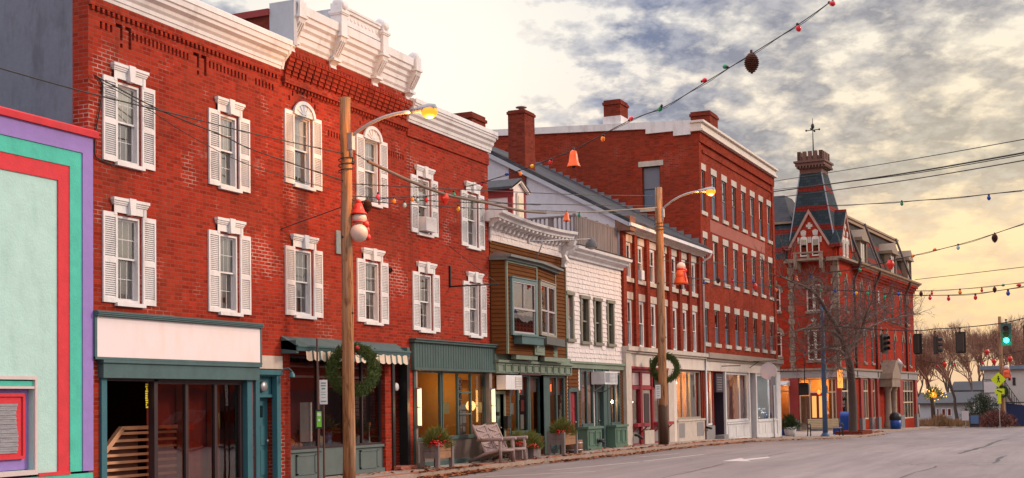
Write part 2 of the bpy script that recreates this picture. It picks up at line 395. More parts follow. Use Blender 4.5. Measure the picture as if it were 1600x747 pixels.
SHING = paint('white_shingle', (.68, .62, .62), .7, .1, 5, grain=(4, 4, .8), dirt=(.45, .38, .36), dirt_amt=.4)
ROOF = paint('grey_asphalt_shingle', (.06, .063, .075), .9, .25, 7)
METAL = paint('grey_metal', (.32, .31, .33), .4, .1, 5, metal=.6)
STEEL = paint('brushed_steel', (.36, .30, .28), .35, .12, 3, metal=.8, grain=(.4, 1, 6))
CHROME = paint('galvanised_metal', (.40, .40, .42), .45, .1, 6, metal=.7)
WIRE = paint('black_cable', (.014, .013, .014), .6, .2, 8, bump=0)
SASHG = paint('weathered_grey_sash', (.22, .24, .27), .5, .12, 5)
BLUE = paint('steel_blue_paint', (.06, .12, .25), .45, .15, 4)
BINBLUE = paint('blue_plastic', (.012, .07, .34), .4, .12, 4)
CURT = paint('cream_blind', (.85, .76, .60), .8, .06, 3)
LACE = paint('grey_lace_curtain', (.20, .17, .145), .9, .25, 9)
SCREEN = paint('blue_grey_screen', (.10, .13, .19), .5, .1, 6)
LENSGLASS = glass('window_glass', (.92, .93, .92), .16)
SHOPGLASS = glass('shop_glass', (.90, .90, .88), .07)
MIRGLASS = glass('reflective_glass', (.5, .5, .5), .22)
# ================================================================== THE SETTING
def kerb(x): return lerp([(-80, -1.5), (26, -1.42), (36, -1.35), (42, -1.75), (50, -1.9), (58, -2.0), (66, -2.4), (72, -3.3), (76, -3.9), (83, -3.9), (86, -3.3), (88.5, -2.3), (117, -3.0), (119.5, -4.2), (124, -14.5), (130, -40)], x)
def asphalt():
    B = NB('worn_asphalt'); v = B.obj()
    big = B.noise(B.scale(v, (.35, 1, 1)), .35, 5, .6); mid = B.noise(B.scale(v, (.25, 1.6, 1)), 1.3, 5, .65, .5); fine = B.noise(v, 55, 3, .7); agg = B.noise(v, 160, 2, .6)
    c = B.mix(B.ramp(B.math('ADD', B.math('MULTIPLY', big, .55), B.math('MULTIPLY', mid, .45)), [(.36, 0), (.64, 1)]), (.20, .165, .165), (.30, .255, .255))
    c = B.mix(B.math('MULTIPLY', B.ramp(fine, [(.35, 1), (.6, 0)]), .35), c, (.10, .085, .088))
    c = B.mix(B.math('MULTIPLY', B.ramp(agg, [(.6, 0), (.75, 1)]), .25), c, (.40, .36, .35))
    vo = B.n('ShaderNodeTexVoronoi', feature='DISTANCE_TO_EDGE'); wv = B.n('ShaderNodeVectorMath', operation='ADD')
    nz = B.n('ShaderNodeTexNoise'); B.l(v, nz.inputs['Vector']); nz.inputs['Scale'].default_value = 1.1; nz.inputs['Detail'].default_value = 5
    B.l(v, wv.inputs[0]); B.l(nz.outputs['Color'], wv.inputs[1])
    B.l(B.scale(wv.outputs[0], (.11, .17, 1)), vo.inputs['Vector']); vo.inputs['Scale'].default_value = 1
    st = B.ramp(B.noise(B.scale(v, (.12, 2.2, 1)), 1.0, 4, .6, .3), [(.45, 0), (.62, 1)]); c = B.mix(B.math('MULTIPLY', st, .35), c, (.16, .135, .14))
    oil = B.ramp(B.noise(B.scale(v, (.6, 1.2, 1)), .9, 4, .6, .8), [(.62, 0), (.74, 1)]); c = B.mix(B.math('MULTIPLY', oil, .4), c, (.10, .088, .092))
    lane = B.ramp(B.noise(B.scale(v, (.03, .9, 1)), 1.0, 2, .5), [(.42, 0), (.58, 1)]); c = B.mix(B.math('MULTIPLY', lane, .28), c, (.15, .125, .13))
    crack = B.math('MULTIPLY', B.ramp(vo.outputs['Distance'], [(0, 1), (.006, 0)]), B.ramp(B.noise(v, .21, 3), [(.5, 0), (.58, 1)]))
    c = B.mix(B.math('MULTIPLY', crack, .75), c, (.05, .04, .04))
    B.put(B.b.inputs['Base Color'], c); B.put(B.b.inputs['Roughness'], B.math('ADD', .68, B.math('MULTIPLY', fine, .25))); B.b.inputs['Specular IOR Level'].default_value = .35
    B.bump(B.math('ADD', fine, B.math('MULTIPLY', crack, -2.0)), .35, .012); return B.mat
ASPH = asphalt()
def concrete():
    B = NB('pavement_concrete'); v = B.obj(); sp = B.n('ShaderNodeSeparateXYZ'); B.l(v, sp.inputs[0])
    a = B.noise(v, 1.2, 6, .65); f = B.noise(v, 40, 3, .6)
    c = B.mix(B.ramp(a, [(.35, 0), (.65, 1)]), (.30, .24, .21), (.43, .36, .32))
    c = B.mix(B.math('MULTIPLY', f, .3), c, (.16, .13, .115))
    j = B.math('LESS_THAN', B.math('FRACT', B.math('MULTIPLY', sp.outputs[0], 1/1.55)), .012)
    c = B.mix(B.math('MULTIPLY', j, .7), c, (.07, .055, .05))
    B.put(B.b.inputs['Base Color'], c); B.b.inputs['Roughness'].default_value = .85; B.bump(B.math('ADD', f, B.math('MULTIPLY', j, -3.0)), .3, .01); return B.mat
CONC = concrete()
GRANITE = paint('granite_kerb', (.34, .25, .20), .8, .25, 6, dirt=(.17, .11, .08), dirt_amt=.5)
PAVEBRICK = paint('brick_paver_strip', (.34, .12, .085), .85, .25, 9)
LINE = paint('worn_road_paint', (.50, .44, .43), .7, .18, 9)
EARTH = paint('winter_lawn', (.16, .115, .07), .95, .35, 3)
xs = [-80, -40, 0, 10, 15]+[18+.75*i for i in range(150)]+[131, 136, 142, 150, 165, 180, 240, 300]
def strip(m, ya, yb, za, xs_, n=1):
    for a, b in zip(xs_, xs_[1:]):
        for k in range(n):
            def p(x, t): y0, y1 = ya(x), yb(x); return (x, y0+(y1-y0)*t, za(x))
            m.poly([p(a, k/n), p(b, k/n), p(b, (k+1)/n), p(a, (k+1)/n)])
g = M(); gx = [-400, -80]+xs[1:]+[600, 1500, 4000]
strip(g, lambda x: -3000, lambda x: 3000, lambda x: rz(x)-.06, gx)
o = g.build('ground', EARTH); o['kind'] = 'structure'
r = M(); xr = [x for x in xs if x <= 124]; strip(r, lambda x: -24.0, lambda x: kerb(x), rz, xr, 3)
strip(r, lambda x: -60.0, lambda x: -14.5, rz, [124, 150, 180, 240, 300])
o = r.build('road', ASPH); o['kind'] = 'structure'
s = M(); xw = [x for x in xs if x <= 119.5]
strip(s, lambda x: kerb(x)+.16, lambda x: 22.0, gz, xw); o = s.build('pavement', CONC); o['kind'] = 'structure'
s = M(); xb = [x for x in xw if 15 < x < 60]
strip(s, lambda x: kerb(x)+.165, lambda x: kerb(x)+.47, lambda x: gz(x)+.004, xb); o = s.build('brick_paving', PAVEBRICK); o['kind'] = 'structure'
s = M()
for a, b in zip(xw, xw[1:]):                      # granite kerb: top and street face
    za, zb = gz(a)+.006, gz(b)+.006; ka, kb = kerb(a), kerb(b)
    if 119 > a > 15:
        s.poly([(a, ka, rz(a)-.02), (b, kb, rz(b)-.02), (b, kb, zb), (a, ka, za)])
    s.poly([(a, ka, za), (b, kb, zb), (b, kb+.162, zb), (a, ka+.162, za)])
o = s.build('kerb', GRANITE); o['kind'] = 'structure'
# paint on the road
ln = M()
def roadquad(m, pts): m.poly([(x, y, rz(x)+.005) for x, y in pts])
def groundpt(px, py, it=3):
    z = -.05
    for _ in range(6):
        d = _F*FPX+_R2*(px-800)-_U2*(py-373.5-SHY); p = CAM+d*((z-CAM.z)/d.z); z = rz(p.x)
    return p
def pline(a, b, w):
    a, b = groundpt(*a), groundpt(*b); d = Vector((b.x-a.x, b.y-a.y)); n = Vector((-d.y, d.x)).normalized()*w/2; N = max(1, int(d.length/3))
    for i in range(N):
        p, q = Vector((a.x, a.y))+d*i/N, Vector((a.x, a.y))+d*(i+1)/N
        roadquad(ln, [(p.x-n.x, p.y-n.y), (q.x-n.x, q.y-n.y), (q.x+n.x, q.y+n.y), (p.x+n.x, p.y+n.y)])
for a, b in [((758, 745), (930, 737)), ((860, 735), (1000, 722)), ((1005, 721), (1100, 710)), ((1000, 714), (1060, 709))]: pline(a, b, .10)
ar = [groundpt(*p) for p in [(1128, 720.8), (1158, 716.0), (1163, 717.6), (1200, 713.8), (1203, 715.6), (1168, 719.4), (1174, 721.2)]]
roadquad(ln, [(p.x, p.y) for p in ar])
o = ln.build('road_marking', LINE); o['kind'] = 'structure'
tar = M(); TAR = paint('tar_seal', (.035, .03, .031), .6, .2, 8)
def tarline(pts, w):
    P = [groundpt(*p) for p in pts]
    for p, q in zip(P, P[1:]):
        d = Vector((q.x-p.x, q.y-p.y)); L = d.length; n = Vector((-d.y, d.x)).normalized(); K = max(2, int(L/.7)); last = None
        for i in range(K+1):
            c = Vector((p.x, p.y))+d*i/K+n*random.uniform(-.05, .05); ww = w*random.uniform(.4, 1.2)
            cur = (c-n*ww/2, c+n*ww/2)
            if last: tar.poly([(v.x, v.y, rz(v.x)+.0025) for v in (last[0], cur[0], cur[1], last[1])])
            last = cur
tarline([(1030, 748), (1130, 725), (1230, 707)], .07); tarline([(1405, 747), (1465, 728)], .06); tarline([(1500, 709), (1540, 697), (1575, 685)], .16)
tarline([(1500, 705), (1560, 697)], .06); tarline([(1080, 730), (1350, 725), (1600, 722)], .03); tarline([(1550, 724), (1572, 712)], .12)
o = tar.build('tar_seam', TAR); o['kind'] = 'structure'
# fallen leaves along the gutter
LEAF = paint('dry_leaves', (.26, .085, .03), .85, .5, 40, bump=0)
lf = M()
def leafpile(px0, px1, n, dy, sp=.16):
    for _ in range(n):
        x = random.uniform(px0, px1); y = kerb(x)+dy+random.gauss(0, sp); z = (gz(x) if y > kerb(x) else rz(x))+.01+abs(random.gauss(0, .015))
        s_ = random.uniform(.04, .085); a = random.uniform(0, 6.3); t = random.uniform(-.6, .6)
        c, w = Vector((math.cos(a), math.sin(a), t*.5))*s_, Vector((-math.sin(a), math.cos(a), t))*s_*.6
        p = Vector((x, y, z+.02)); lf.poly([p-c, p+w, p+c, p-w])
leafpile(28, 31.8, 900, -.14); leafpile(31, 36, 120, -.1); leafpile(36, 44, 600, -.12); leafpile(44, 58, 700, -.1); leafpile(58, 72, 220, -.1); leafpile(34, 47, 150, 1.15, .12); leafpile(26, 31, 60, 1.0, .2); leafpile(74, 87, 350, .2, .25)
o = lf.build('fallen_leaves', LEAF); o['kind'] = 'stuff'; o['label'] = 'dry russet leaves drifted along the kerb'; o['category'] = 'leaves'

# ================================================================== WINDOWS AND WALL DRESSING
def hood(x0, x1, z, y, h=.25):
    m = M(); c = (x0+x1)/2
    m.box(x0, x1, y-.035, y, z, z+h*.55); m.box(x0-.02, x1+.02, y-.055, y, z+h*.55, z+h*.66); m.box(x0-.035, x1+.035, y-.07, y, z+h*.661, z+h*.80); m.box(x0-.05, x1+.05, y-.09, y, z+h*.801, z+h)
    for q in (x0, x1-.07): m.box(q, q+.07, y-.045, y, z-.05, z+h*.5)
    m.prism([(c-.06, z-.02), (c+.06, z-.02), (c+.09, z+h+.015), (c-.09, z+h+.015)], 'y', y-.105, y)
    return m
def shutter(x0, x1, z0, z1, y):
    m = M(); f = .042; mid = z0+(z1-z0)*.47; y += .012
    m.box(x0, x0+f, y-.05, y-.008, z0, z1); m.box(x1-f, x1, y-.05, y-.008, z0, z1)
    for a, b in ((z0, z0+.10), (mid-.05, mid+.05), (z1-.09, z1)): m.box(x0+f, x1-f, y-.05, y-.008, a, b)
    for a, b in ((z0+.10, mid-.05), (mid+.05, z1-.09)):
        n = int((b-a)/.038)
        for i in range(n):
            z = a+(b-a)*(i+.5)/n
            m._add([(x0+f, y-.046, z-.020), (x1-f, y-.046, z-.020), (x1-f, y-.016, z+.020), (x0+f, y-.016, z+.020)], [(0, 1, 2, 3)])
    m.box(x0+f, x1-f, y-.014, y-.009, z0+.1, z1-.09)
    return m
def sash_window(b, x0, x1, z0, z1, y=0.0, dep=.12, frame=None, up=None, low=None, munt=(2, 3), fr=.05, shut=True, hd=True, sill=True, gl=None, ac=False, hoodh=.27, arch=0):
    """opening x0..x1, z0..z1 in the wall plane y"""
    frame = frame or WHITE; gl = gl or LENSGLASS; yb = y+dep; mid = (z0+z1)/2+.02
    m = M()
    m.box(x0, x0+fr, y+.02, yb+.05, z0, z1); m.box(x1-fr, x1, y+.02, yb+.05, z0, z1); m.box(x0+fr, x1-fr, y+.02, yb+.05, z1-fr, z1); m.box(x0+fr, x1-fr, y+.02, yb+.05, z0, z0+.05)
    a, c = x0+fr, x1-fr; s_ = .034
    for (p, q, yy) in ((mid-.02, z1-fr, y+dep-.045), (z0+.05, mid+.02, y+dep)):
        m.box(a, a+s_, yy, yy+.035, p, q); m.box(c-s_, c, yy, yy+.035, p, q); m.box(a+s_, c-s_, yy, yy+.035, p, p+s_); m.box(a+s_, c-s_, yy, yy+.035, q-s_, q)
        if munt and not (ac and yy > y+dep-.01):
            for i in range(1, munt[0]):
                xx = a+s_+(c-a-2*s_)*i/munt[0]; m.box(xx-.005, xx+.005, yy+.012, yy+.026, p+s_, q-s_)
            for i in range(1, munt[1]):
                zz = p+s_+(q-p-2*s_)*i/munt[1]; m.box(a+s_, c-s_, yy+.013, yy+.025, zz-.005, zz+.005)
    w = m.build('window', frame, b)
    gm = M(); gm.poly([(a, y+dep-.03, mid), (c, y+dep-.03, mid), (c, y+dep-.03, z1-fr), (a, y+dep-.03, z1-fr)]); gm.poly([(a, y+dep+.018, z0+.05), (c, y+dep+.018, z0+.05), (c, y+dep+.018, mid), (a, y+dep+.018, mid)])
    gm.build('glass', gl, w)
    cm = M(); n = 14
    for (p, q, mi) in ((mid-.02, z1, 0), (z0, mid-.02, 1)):
        cm.m = mi
        for i in range(n):
            xa, xb = x0+(x1-x0)*i/n, x0+(x1-x0)*(i+1)/n; ya = y+dep+.05+(.015*math.sin(i*1.9) if mi else 0); y2 = y+dep+.05+(.015*math.sin((i+1)*1.9) if mi else 0)
            cm.poly([(xa, ya, p), (xb, y2, p), (xb, y2, q), (xa, ya, q)])
    cm.build('curtain', [up or CURT, low or LACE], w)
    if sill: M().box(x0-.07, x1+.07, y-.075, y+.03, z0-.075, z0-.005).build('sill', frame, w)
    if hd: hood(x0-.12, x1+.12, z1+.04, y, hoodh).build('hood', WHITE, w)
    if shut:
        zt = z1+.03
        shutter(x0-.03-.37, x0-.03, z0-.02, zt, y).build('shutter', WHITE, w); shutter(x1+.03, x1+.03+.37, z0-.02, zt, y).build('shutter', WHITE, w)
    if ac:
        k = M(); k.box(a+.01, c-.01, y-.22, y+.1, z0+.05, z0+.42)
        for i in range(8): k.box(a+.05, c-.05, y-.228, y-.22, z0+.09+i*.037, z0+.105+i*.037)
        k.build('air_conditioner', WHITE, w)
    return w
def reveal(x0, x1, z0, z1, d=.22): return (x0, x1, z0, z1, d)
def shell(m, x0, x1, z0, z1, y1, y0=0):          # sides, back and roof of a building body
    m.poly([(x0, y0, z0), (x0, y0, z1), (x0, y1, z1), (x0, y1, z0)]); m.poly([(x1, y0, z0), (x1, y1, z0), (x1, y1, z1), (x1, y0, z1)])
    m.poly([(x0, y1, z0), (x0, y1, z1), (x1, y1, z1), (x1, y1, z0)]); m.poly([(x0, y0, z1), (x1, y0, z1), (x1, y1, z1), (x0, y1, z1)])
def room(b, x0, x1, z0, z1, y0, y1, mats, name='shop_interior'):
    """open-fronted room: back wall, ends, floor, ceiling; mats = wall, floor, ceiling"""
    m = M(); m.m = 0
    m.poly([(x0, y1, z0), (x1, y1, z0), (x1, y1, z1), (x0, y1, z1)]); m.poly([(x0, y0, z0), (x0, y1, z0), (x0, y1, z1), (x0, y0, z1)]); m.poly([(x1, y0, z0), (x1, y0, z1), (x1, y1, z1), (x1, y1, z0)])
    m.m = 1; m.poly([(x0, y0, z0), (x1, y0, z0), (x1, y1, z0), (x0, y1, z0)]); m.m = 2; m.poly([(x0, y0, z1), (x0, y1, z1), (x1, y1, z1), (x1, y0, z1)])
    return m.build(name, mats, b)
def shopfront(b, x0, x1, z0, z1, y, cols, rows=(), fr=.06, frame=None, gl=None, dep=.08, name='shop_window'):
    """framed glazing; cols/rows = positions of mullions and transoms"""
    m = M(); frame = frame or GREEN
    m.box(x0, x0+fr, y, y+dep, z0, z1); m.box(x1-fr, x1, y, y+dep, z0, z1); m.box(x0+fr, x1-fr, y, y+dep, z1-fr, z1); m.box(x0+fr, x1-fr, y-.03, y+dep, z0, z0+fr)
    for c in cols: m.box(c-fr/2, c+fr/2, y+.004, y+dep-.004, z0+fr, z1-fr)
    for r_ in rows: m.box(x0+fr, x1-fr, y+.008, y+dep-.008, r_-fr/2, r_+fr/2)
    w = m.build(name, frame, b)
    M().poly([(x0+fr, y+dep*.6, z0+fr), (x1-fr, y+dep*.6, z0+fr), (x1-fr, y+dep*.6, z1-fr), (x0+fr, y+dep*.6, z1-fr)]).build('glass', gl or SHOPGLASS, w)
    return w
def panel_door(b, x0, x1, z0, z1, y, col, win=False, label=None, kn=1):
    m = M(); m.box(x0, x1, y, y+.05, z0, z1); W_ = x1-x0
    rows = [(.06, .36), (.42, .66)]+([] if win else [(.72, .94)])
    for a, c in rows:
        for p, q in ((.12, .46), (.54, .88)): m.box(x0+W_*p, x0+W_*q, y-.018, y, z0+(z1-z0)*a, z0+(z1-z0)*c)
    d = m.build('door', col, b, label)
    if win:
        M().box(x0+W_*.3, x0+W_*.7, y-.015, y-.002, z0+(z1-z0)*.76, z0+(z1-z0)*.9).build('door_light', MIRGLASS, d)
    kx = x1-.08 if kn > 0 else x0+.08
    M().ball((kx, y-.05, z0+(z1-z0)*.47), .035).build('door_knob', METAL, d)
    return d
def cornice(prof, x0, x1): return M().prism(prof, 'x', x0, x1)
def lens_lamp(b, name, x, y, z, E, col=(1, .55, .2), r=.1, soft=.15):
    l = bpy.data.lights.new(name, 'POINT'); l.energy = E; l.color = col; l.shadow_soft_size = soft
    o = bpy.data.objects.new(name, l); COL.objects.link(o)
    if b is not None: o.parent = b; o.location = Vector((x, y, z))-WORLD[b.name]
    else: o.location = (x, y, z)
    return o

# ================================================================== A: the near red brick block with stucco side
b = thing('brick_building', 'red brick block with grey stucco side wall, white cornice and blank white shop sign', 'building', (21.5, 0, .12))
AX0, AX1 = 18.45, 24.55
AW = [(19.20, 19.83, 6.30, 7.80), (22.30, 22.90, 6.30, 7.80), (19.19, 19.84, 3.72, 5.32), (22.27, 22.90, 3.72, 5.32)]
holes = [reveal(*w) for w in AW]+[(18.80, 23.25, .10, 2.62, .35), (23.48, 24.30, .10, 2.52, .28)]
def teeth(x0, x1, z0, z1, n):
    p = (x1-x0)/n; return [(x0+p*i, x0+p*(i+.48), z0, z1, .09, True) for i in range(n)]
def toothgroup(x0, x1, z): return teeth(x0, x1, z+.04, z+.18, max(2, int((x1-x0)/.115)))
holes += toothgroup(18.75, 19.15, 8.62)+toothgroup(19.62, 21.35, 8.62)+toothgroup(21.95, 23.0+.3, 8.62)+toothgroup(23.55, 24.3, 8.62)
for c in (19.38, 21.65):                          # the little recessed keys between the rows of notches
    holes += [(c-.21, c-.02, 8.80, 8.87, .09, True), (c-.09, c-.02, 8.58, 8.799, .09, True), (c+.05, c+.22, 8.80, 8.87, .09, True), (c+.14, c+.22, 8.46, 8.799, .09, True), (c-.09, c-.02, 8.44, 8.52, .09, True)]
m = M(); m.wall(AX0, AX1, -.1, 9.7, 0, holes); w_ = m.build('front_wall', BRICK_A, b)
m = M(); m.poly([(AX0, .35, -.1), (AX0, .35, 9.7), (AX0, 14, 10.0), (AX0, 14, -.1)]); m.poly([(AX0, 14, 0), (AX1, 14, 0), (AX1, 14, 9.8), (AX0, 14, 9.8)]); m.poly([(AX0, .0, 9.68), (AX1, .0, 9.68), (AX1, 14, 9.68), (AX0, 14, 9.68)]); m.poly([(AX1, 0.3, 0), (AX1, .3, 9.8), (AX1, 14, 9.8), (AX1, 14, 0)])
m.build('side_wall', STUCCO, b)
M().box(AX0-.006, AX0+.2, .002, .36, .0, 9.55).build('corner_return', BRICK_A, b)
m = M(); m.box(AX0, 24.45, -.05, .0, 9.03, 9.2)   # projecting course with dog teeth below
for i in range(44): m.box(AX0+.05+i*.135, AX0+.05+i*.135+.065, -.045, 0, 8.95, 9.03)
m.build('string_course', BRICK_A, b)
prof = [(-.02, 9.18), (-.10, 9.18), (-.12, 9.26), (-.16, 9.27), (-.17, 9.36), (-.26, 9.42), (-.30, 9.50), (-.46, 9.56), (-.48, 9.64), (-.55, 9.66), (-.58, 9.80), (-.58, 9.90), (-.50, 9.92), (0, 9.92)]
cornice(prof, AX0-.05, 24.46).remap(.52, 9.18, .81, 9.18).build('cornice', WHITE, b)
m = M(); m.prism([(-.62, 9.80), (-.62, 9.93), (-.60, 9.95), (-.585, 9.94), (-.585, 9.80)], 'x', AX0-.08, 24.6); m.prism([(-.02, 9.2), (-.12, 9.2), (-.2, 9.4), (-.5, 9.6), (-.6, 9.8), (-.6, 9.94), (-.02, 9.94)], 'x', 24.463, 24.54)
m.remap(.52, 9.18, .81, 9.18).build('gutter', WHITE, b)
TAN_ = paint('tan_shade', (.34, .29, .23), .8, .25, 7); GRY_ = paint('grey_pleated_blind', (.24, .235, .23), .8, .2, 30, grain=(.2, 1, 3))
for i, w in enumerate(AW): sash_window(b, *w, up=(CURT, CURT, TAN_, GRY_)[i], low=(LACE, TAN_, GRY_, LACE)[i], munt=(3, 2))
# shop sign and storefront
m = M(); m.box(18.50, 23.46, -.14, -.002, 2.70, 3.42); m.build('sign_board', paint('white_sign_board', (.80, .70, .72), .45, .03, 1.2, dirt=(.72, .50, .36), dirt_amt=.25), b)
m = M(); m.box(18.45, 23.50, -.19, -.002, 3.422, 3.52)
for k in range(3): m.box(18.45, 23.50, -.21-.012*(k % 2), -.19, 3.43+k*.03, 3.45+k*.03)
m.box(18.44, 18.498, -.15, -.002, 2.66, 3.42); m.box(23.462, 23.51, -.15, -.002, 2.66, 3.42); m.box(18.44, 23.51, -.16, -.002, 2.655, 2.698)
m.build('sign_frame', TEAL, b)
m = M(); m.box(18.68, 23.45, -.13, -.003, 2.33, 2.64); m.box(18.64, 23.48, -.17, -.003, 2.60, 2.652); m.build('lintel_board', TEAL, b)
m = M(); m.box(18.72, 18.86, -.05, .1, .1, 2.33); m.box(23.12, 23.30, -.05, .1, .1, 2.33); m.build('pilaster', DOORTEAL, b)
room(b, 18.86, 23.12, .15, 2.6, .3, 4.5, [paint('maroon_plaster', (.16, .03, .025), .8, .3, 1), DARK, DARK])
shopfront(b, 20.28, 23.10, .22, 2.32, .06, (21.27, 22.2), (), .085, DKFRAME, glass('shop_glass_tinted', (.75, .55, .48), .09))
m = M(); m.box(20.24, 20.34, .02, .16, .1, 2.32); m.box(18.87, 23.1, .02, .16, 2.28, 2.33); m.build('entry_post', DKFRAME, b)
m = M(); RAMP = paint('varnished_slats', (.58, .30, .17), .5, .2, 3, grain=(.5, 3, 6))
m.prism([(19.44, .1), (19.44, .98), (19.97, 1.44), (20.02, 1.36), (19.53, .93), (19.53, .1)], 'y', .55, .64)
m.box(19.98, 21.6, .55, .64, 1.37, 1.44)
for k in range(9):
    z = .20+k*.135; m.box(19.53+max(0, z-.93)*1.12, 21.6, .58, .62, z, z+.05)
m.build('slatted_railing', RAMP, b)
m = M(); m.poly([(19.5, .70, .1), (20.58, .70, .1), (20.58, .70, 1.38), (20.0, .70, 1.38), (19.5, .70, .92)]); m.build('railing_back', paint('dark_stained_boards', (.16, .06, .04), .7, .3, 3), b)
m = M(); m.poly([(20.9, .75, .2), (23.1, .75, .2), (23.1, .75, 2.5), (20.9, .75, 2.5)]); m.build('maroon_screen', paint('maroon_screen_cloth', (.46, .075, .05), .8, .35, 1.5, grain=(3, 3, .4)), b)
m = M()
for x in (21.75, 22.75): m.box(x, x+.16, .5, .7, .2, 2.5)
m.build('interior_post', paint('orange_brown_post', (.62, .25, .09), .6, .2, 3), b)
m = M(); YEL = paint('yellow_decal', (.75, .62, .03), .6, .1, 5)
for k in range(11): m.box(20.10+random.uniform(0, .03), 20.14+random.uniform(0, .05), .118, .124, 1.78+k*.043, 1.81+k*.043)
m.build('yellow_decal', YEL, b)
# side door
m = M(); m.box(23.42, 23.56, -.05, .08, .1, 2.52); m.box(24.2, 24.34, -.05, .08, .1, 2.52); m.box(23.56, 24.2, -.03, .08, 2.42, 2.52); m.box(23.40, 24.36, -.09, .08, 2.45, 2.55); m.box(23.56, 24.2, .1, .24, 2.0, 2.42); m.box(23.54, 24.22, .05, .24, 1.97, 2.03)
m.build('door_frame', DOORTEAL, b)
panel_door(b, 23.56, 24.2, .2, 1.97, .2, DOORTEAL, True)
M().box(23.40, 24.45, -.03, .0, 2.58, 2.86).build('door_lintel', STONE, b)
m = M(); m.tube([(24.30, -.06, 2.48), (24.38, -.10, 2.58), (24.42, -.2, 2.60), (24.44, -.28, 2.53)], .014, 6); m.lathe((24.44, -.28, 2.40), [(.07, 0), (.06, .06), (.025, .12), (.0, .13)], 12)
m.build('barn_lamp', DOORTEAL, b)
m = M(); m.lathe((23.85, .08, 2.20), [(0, -.06), (.1, -.06), (.12, 0), (.08, .03)], 14, 'y'); m.build('house_number_plate', CHROME, b)

# ================================================================== B: middle brick block with the high bracketed parapet
b = thing('brick_building', 'taller red brick block with ornate bracketed white parapet and arched top windows', 'building', (27.4, 0, .12))
BX0, BX1 = 24.55, 30.25
BW3 = [(25.02, 25.72, 6.73, 8.32), (28.09, 28.79, 6.73, 8.32)]; BW2 = [(25.01, 25.71, 3.80, 5.28), (28.06, 28.76, 3.80, 5.28)]
holes = [reveal(*w) for w in BW3+BW2]+[(24.78, 28.98, .1, 2.92, .5), (29.32, 30.16, .1, 2.92, .45)]
holes += toothgroup(26.45, 27.55, 8.02)+toothgroup(29.3, 30.15, 8.02)
for (x0, x1, z0, z1) in BW3:                       # dog-tooth eyebrow over each arched window
    c = (x0+x1)/2
    for k in range(7):
        a = math.pi*(.18+.64*k/6); px_, pz = c+.62*math.cos(a), z1+.06+.48*math.sin(a)
        holes.append((px_-.028, px_+.028, pz-.055, pz+.055, .09, True))
m = M(); m.wall(BX0, BX1, -.1, 9.9, 0, holes); m.build('front_wall', BRICK_A, b)
m = M(); shell(m, BX0, BX1, 0, 10.45, 13, .02); m.build('side_wall', BRICK_C, b)
m = M(); m.box(BX0-.06, BX0+.2, .3, 13, 10.45, 10.6); m.build('parapet_flashing', REDTRIM, b)
m = M(); CO = []                                   # corbel table
n = 21; p = (BX1-BX0-.1)/n
for i in range(n):
    c = BX0+.05+p*(i+.5)
    for k in range(5): m.box(c-.092-.004*k, c+.092+.004*k, -.03-.035*k, 0, 9.06+k*.088, 9.06+(k+1)*.088)
m.box(BX0, BX1, -.20, 0, 9.50, 9.62)
for i in range(n*2): m.box(BX0+.02+p/2*i, BX0+.02+p/2*i+.055, -.215, -.20, 9.535, 9.60)
m.box(BX0, BX1, -.10, 0, 8.92, 9.06)
for i in range(42): m.box(BX0+.03+i*.135, BX0+.03+i*.135+.07, -.06, 0, 8.85, 8.92)
m.box(BX0, BX1, -.06, -.0, 9.62, 9.86)
m.build('corbel_table', BRICK_A, b)
prof = [(.3, 9.84), (-.08, 9.84), (-.10, 9.92), (-.14, 9.93), (-.15, 10.0), (-.22, 10.06), (-.24, 10.2), (-.30, 10.22), (-.31, 10.34), (-.40, 10.40), (-.41, 10.50), (-.52, 10.56), (-.53, 10.68), (-.60, 10.70), (-.62, 10.92), (-.5, 10.95), (.3, 10.95)]
cornice(prof, BX0+.12, BX1+.06).remap(.58, 9.84, .87, 9.74).build('cornice', WHITE, b)
def console(x, top, w=.26):
    m = M()
    m.prism([(-.02, 9.62), (-.16, 9.60), (-.2, 9.74), (-.16, 9.84), (-.30, 9.92), (-.28, 10.02), (-.36, 10.12), (-.66, 10.46), (-.72, 10.58), (-.72, 10.98), (-.3, 10.98), (-.02, 10.5)], 'x', x-w/2, x+w/2)
    m.box(x-w/2-.03, x+w/2+.03, -.40, -.1, 9.93, 10.0); m.box(x-w/2-.03, x+w/2+.03, -.24, -.02, 9.60, 9.68)
    for k in (-1, 0, 1): m.prism([(-.37, 10.10), (-.69, 10.46), (-.70, 10.43), (-.38, 10.07)], 'x', x+k*.075-.02, x+k*.075+.02)
    m.box(x-w/2-.04, x+w/2+.04, -.76, -.2, 10.56, 10.62)
    if top > 11.2:
        m.box(x-w/2, x+w/2, -.72, -.2, 10.98, top); m.box(x-w/2-.05, x+w/2+.05, -.79, -.15, top-.28, top-.22); m.lathe((x, -.74, top-.06), [(0, -.05), (.10, -.05), (.12, 0), (.12, .04)], 14, 'y')
        m.box(x-w/2-.03, x+w/2+.03, -.76, -.18, 11.16, 11.22)
    m.ball((x, -.46, top+.02), .15, .26, .17, 12, 8)
    return m
m = M()
for x, t in ((24.80, 10.98), (26.55, 11.48), (28.50, 11.48), (30.22, 10.98)): console(x, t).remap(.58, 9.84, .87, 9.74).build('console_bracket', WHITE, b)
m = M(); m.box(26.68, 28.37, -.55, -.2, 10.93, 11.38); m.box(26.68, 28.37, -.66, -.15, 11.38, 11.44); m.box(26.68, 28.37, -.62, -.15, 11.3, 11.379); m.box(26.68, 28.37, -.60, -.55, 10.96, 11.04)
for i in range(9): m.ball((26.85+i*.17, -.55, 11.17), .05, .03, .055, 10, 6)
m.remap(.58, 9.84, .87, 9.74).build('parapet_panel', WHITE, b)
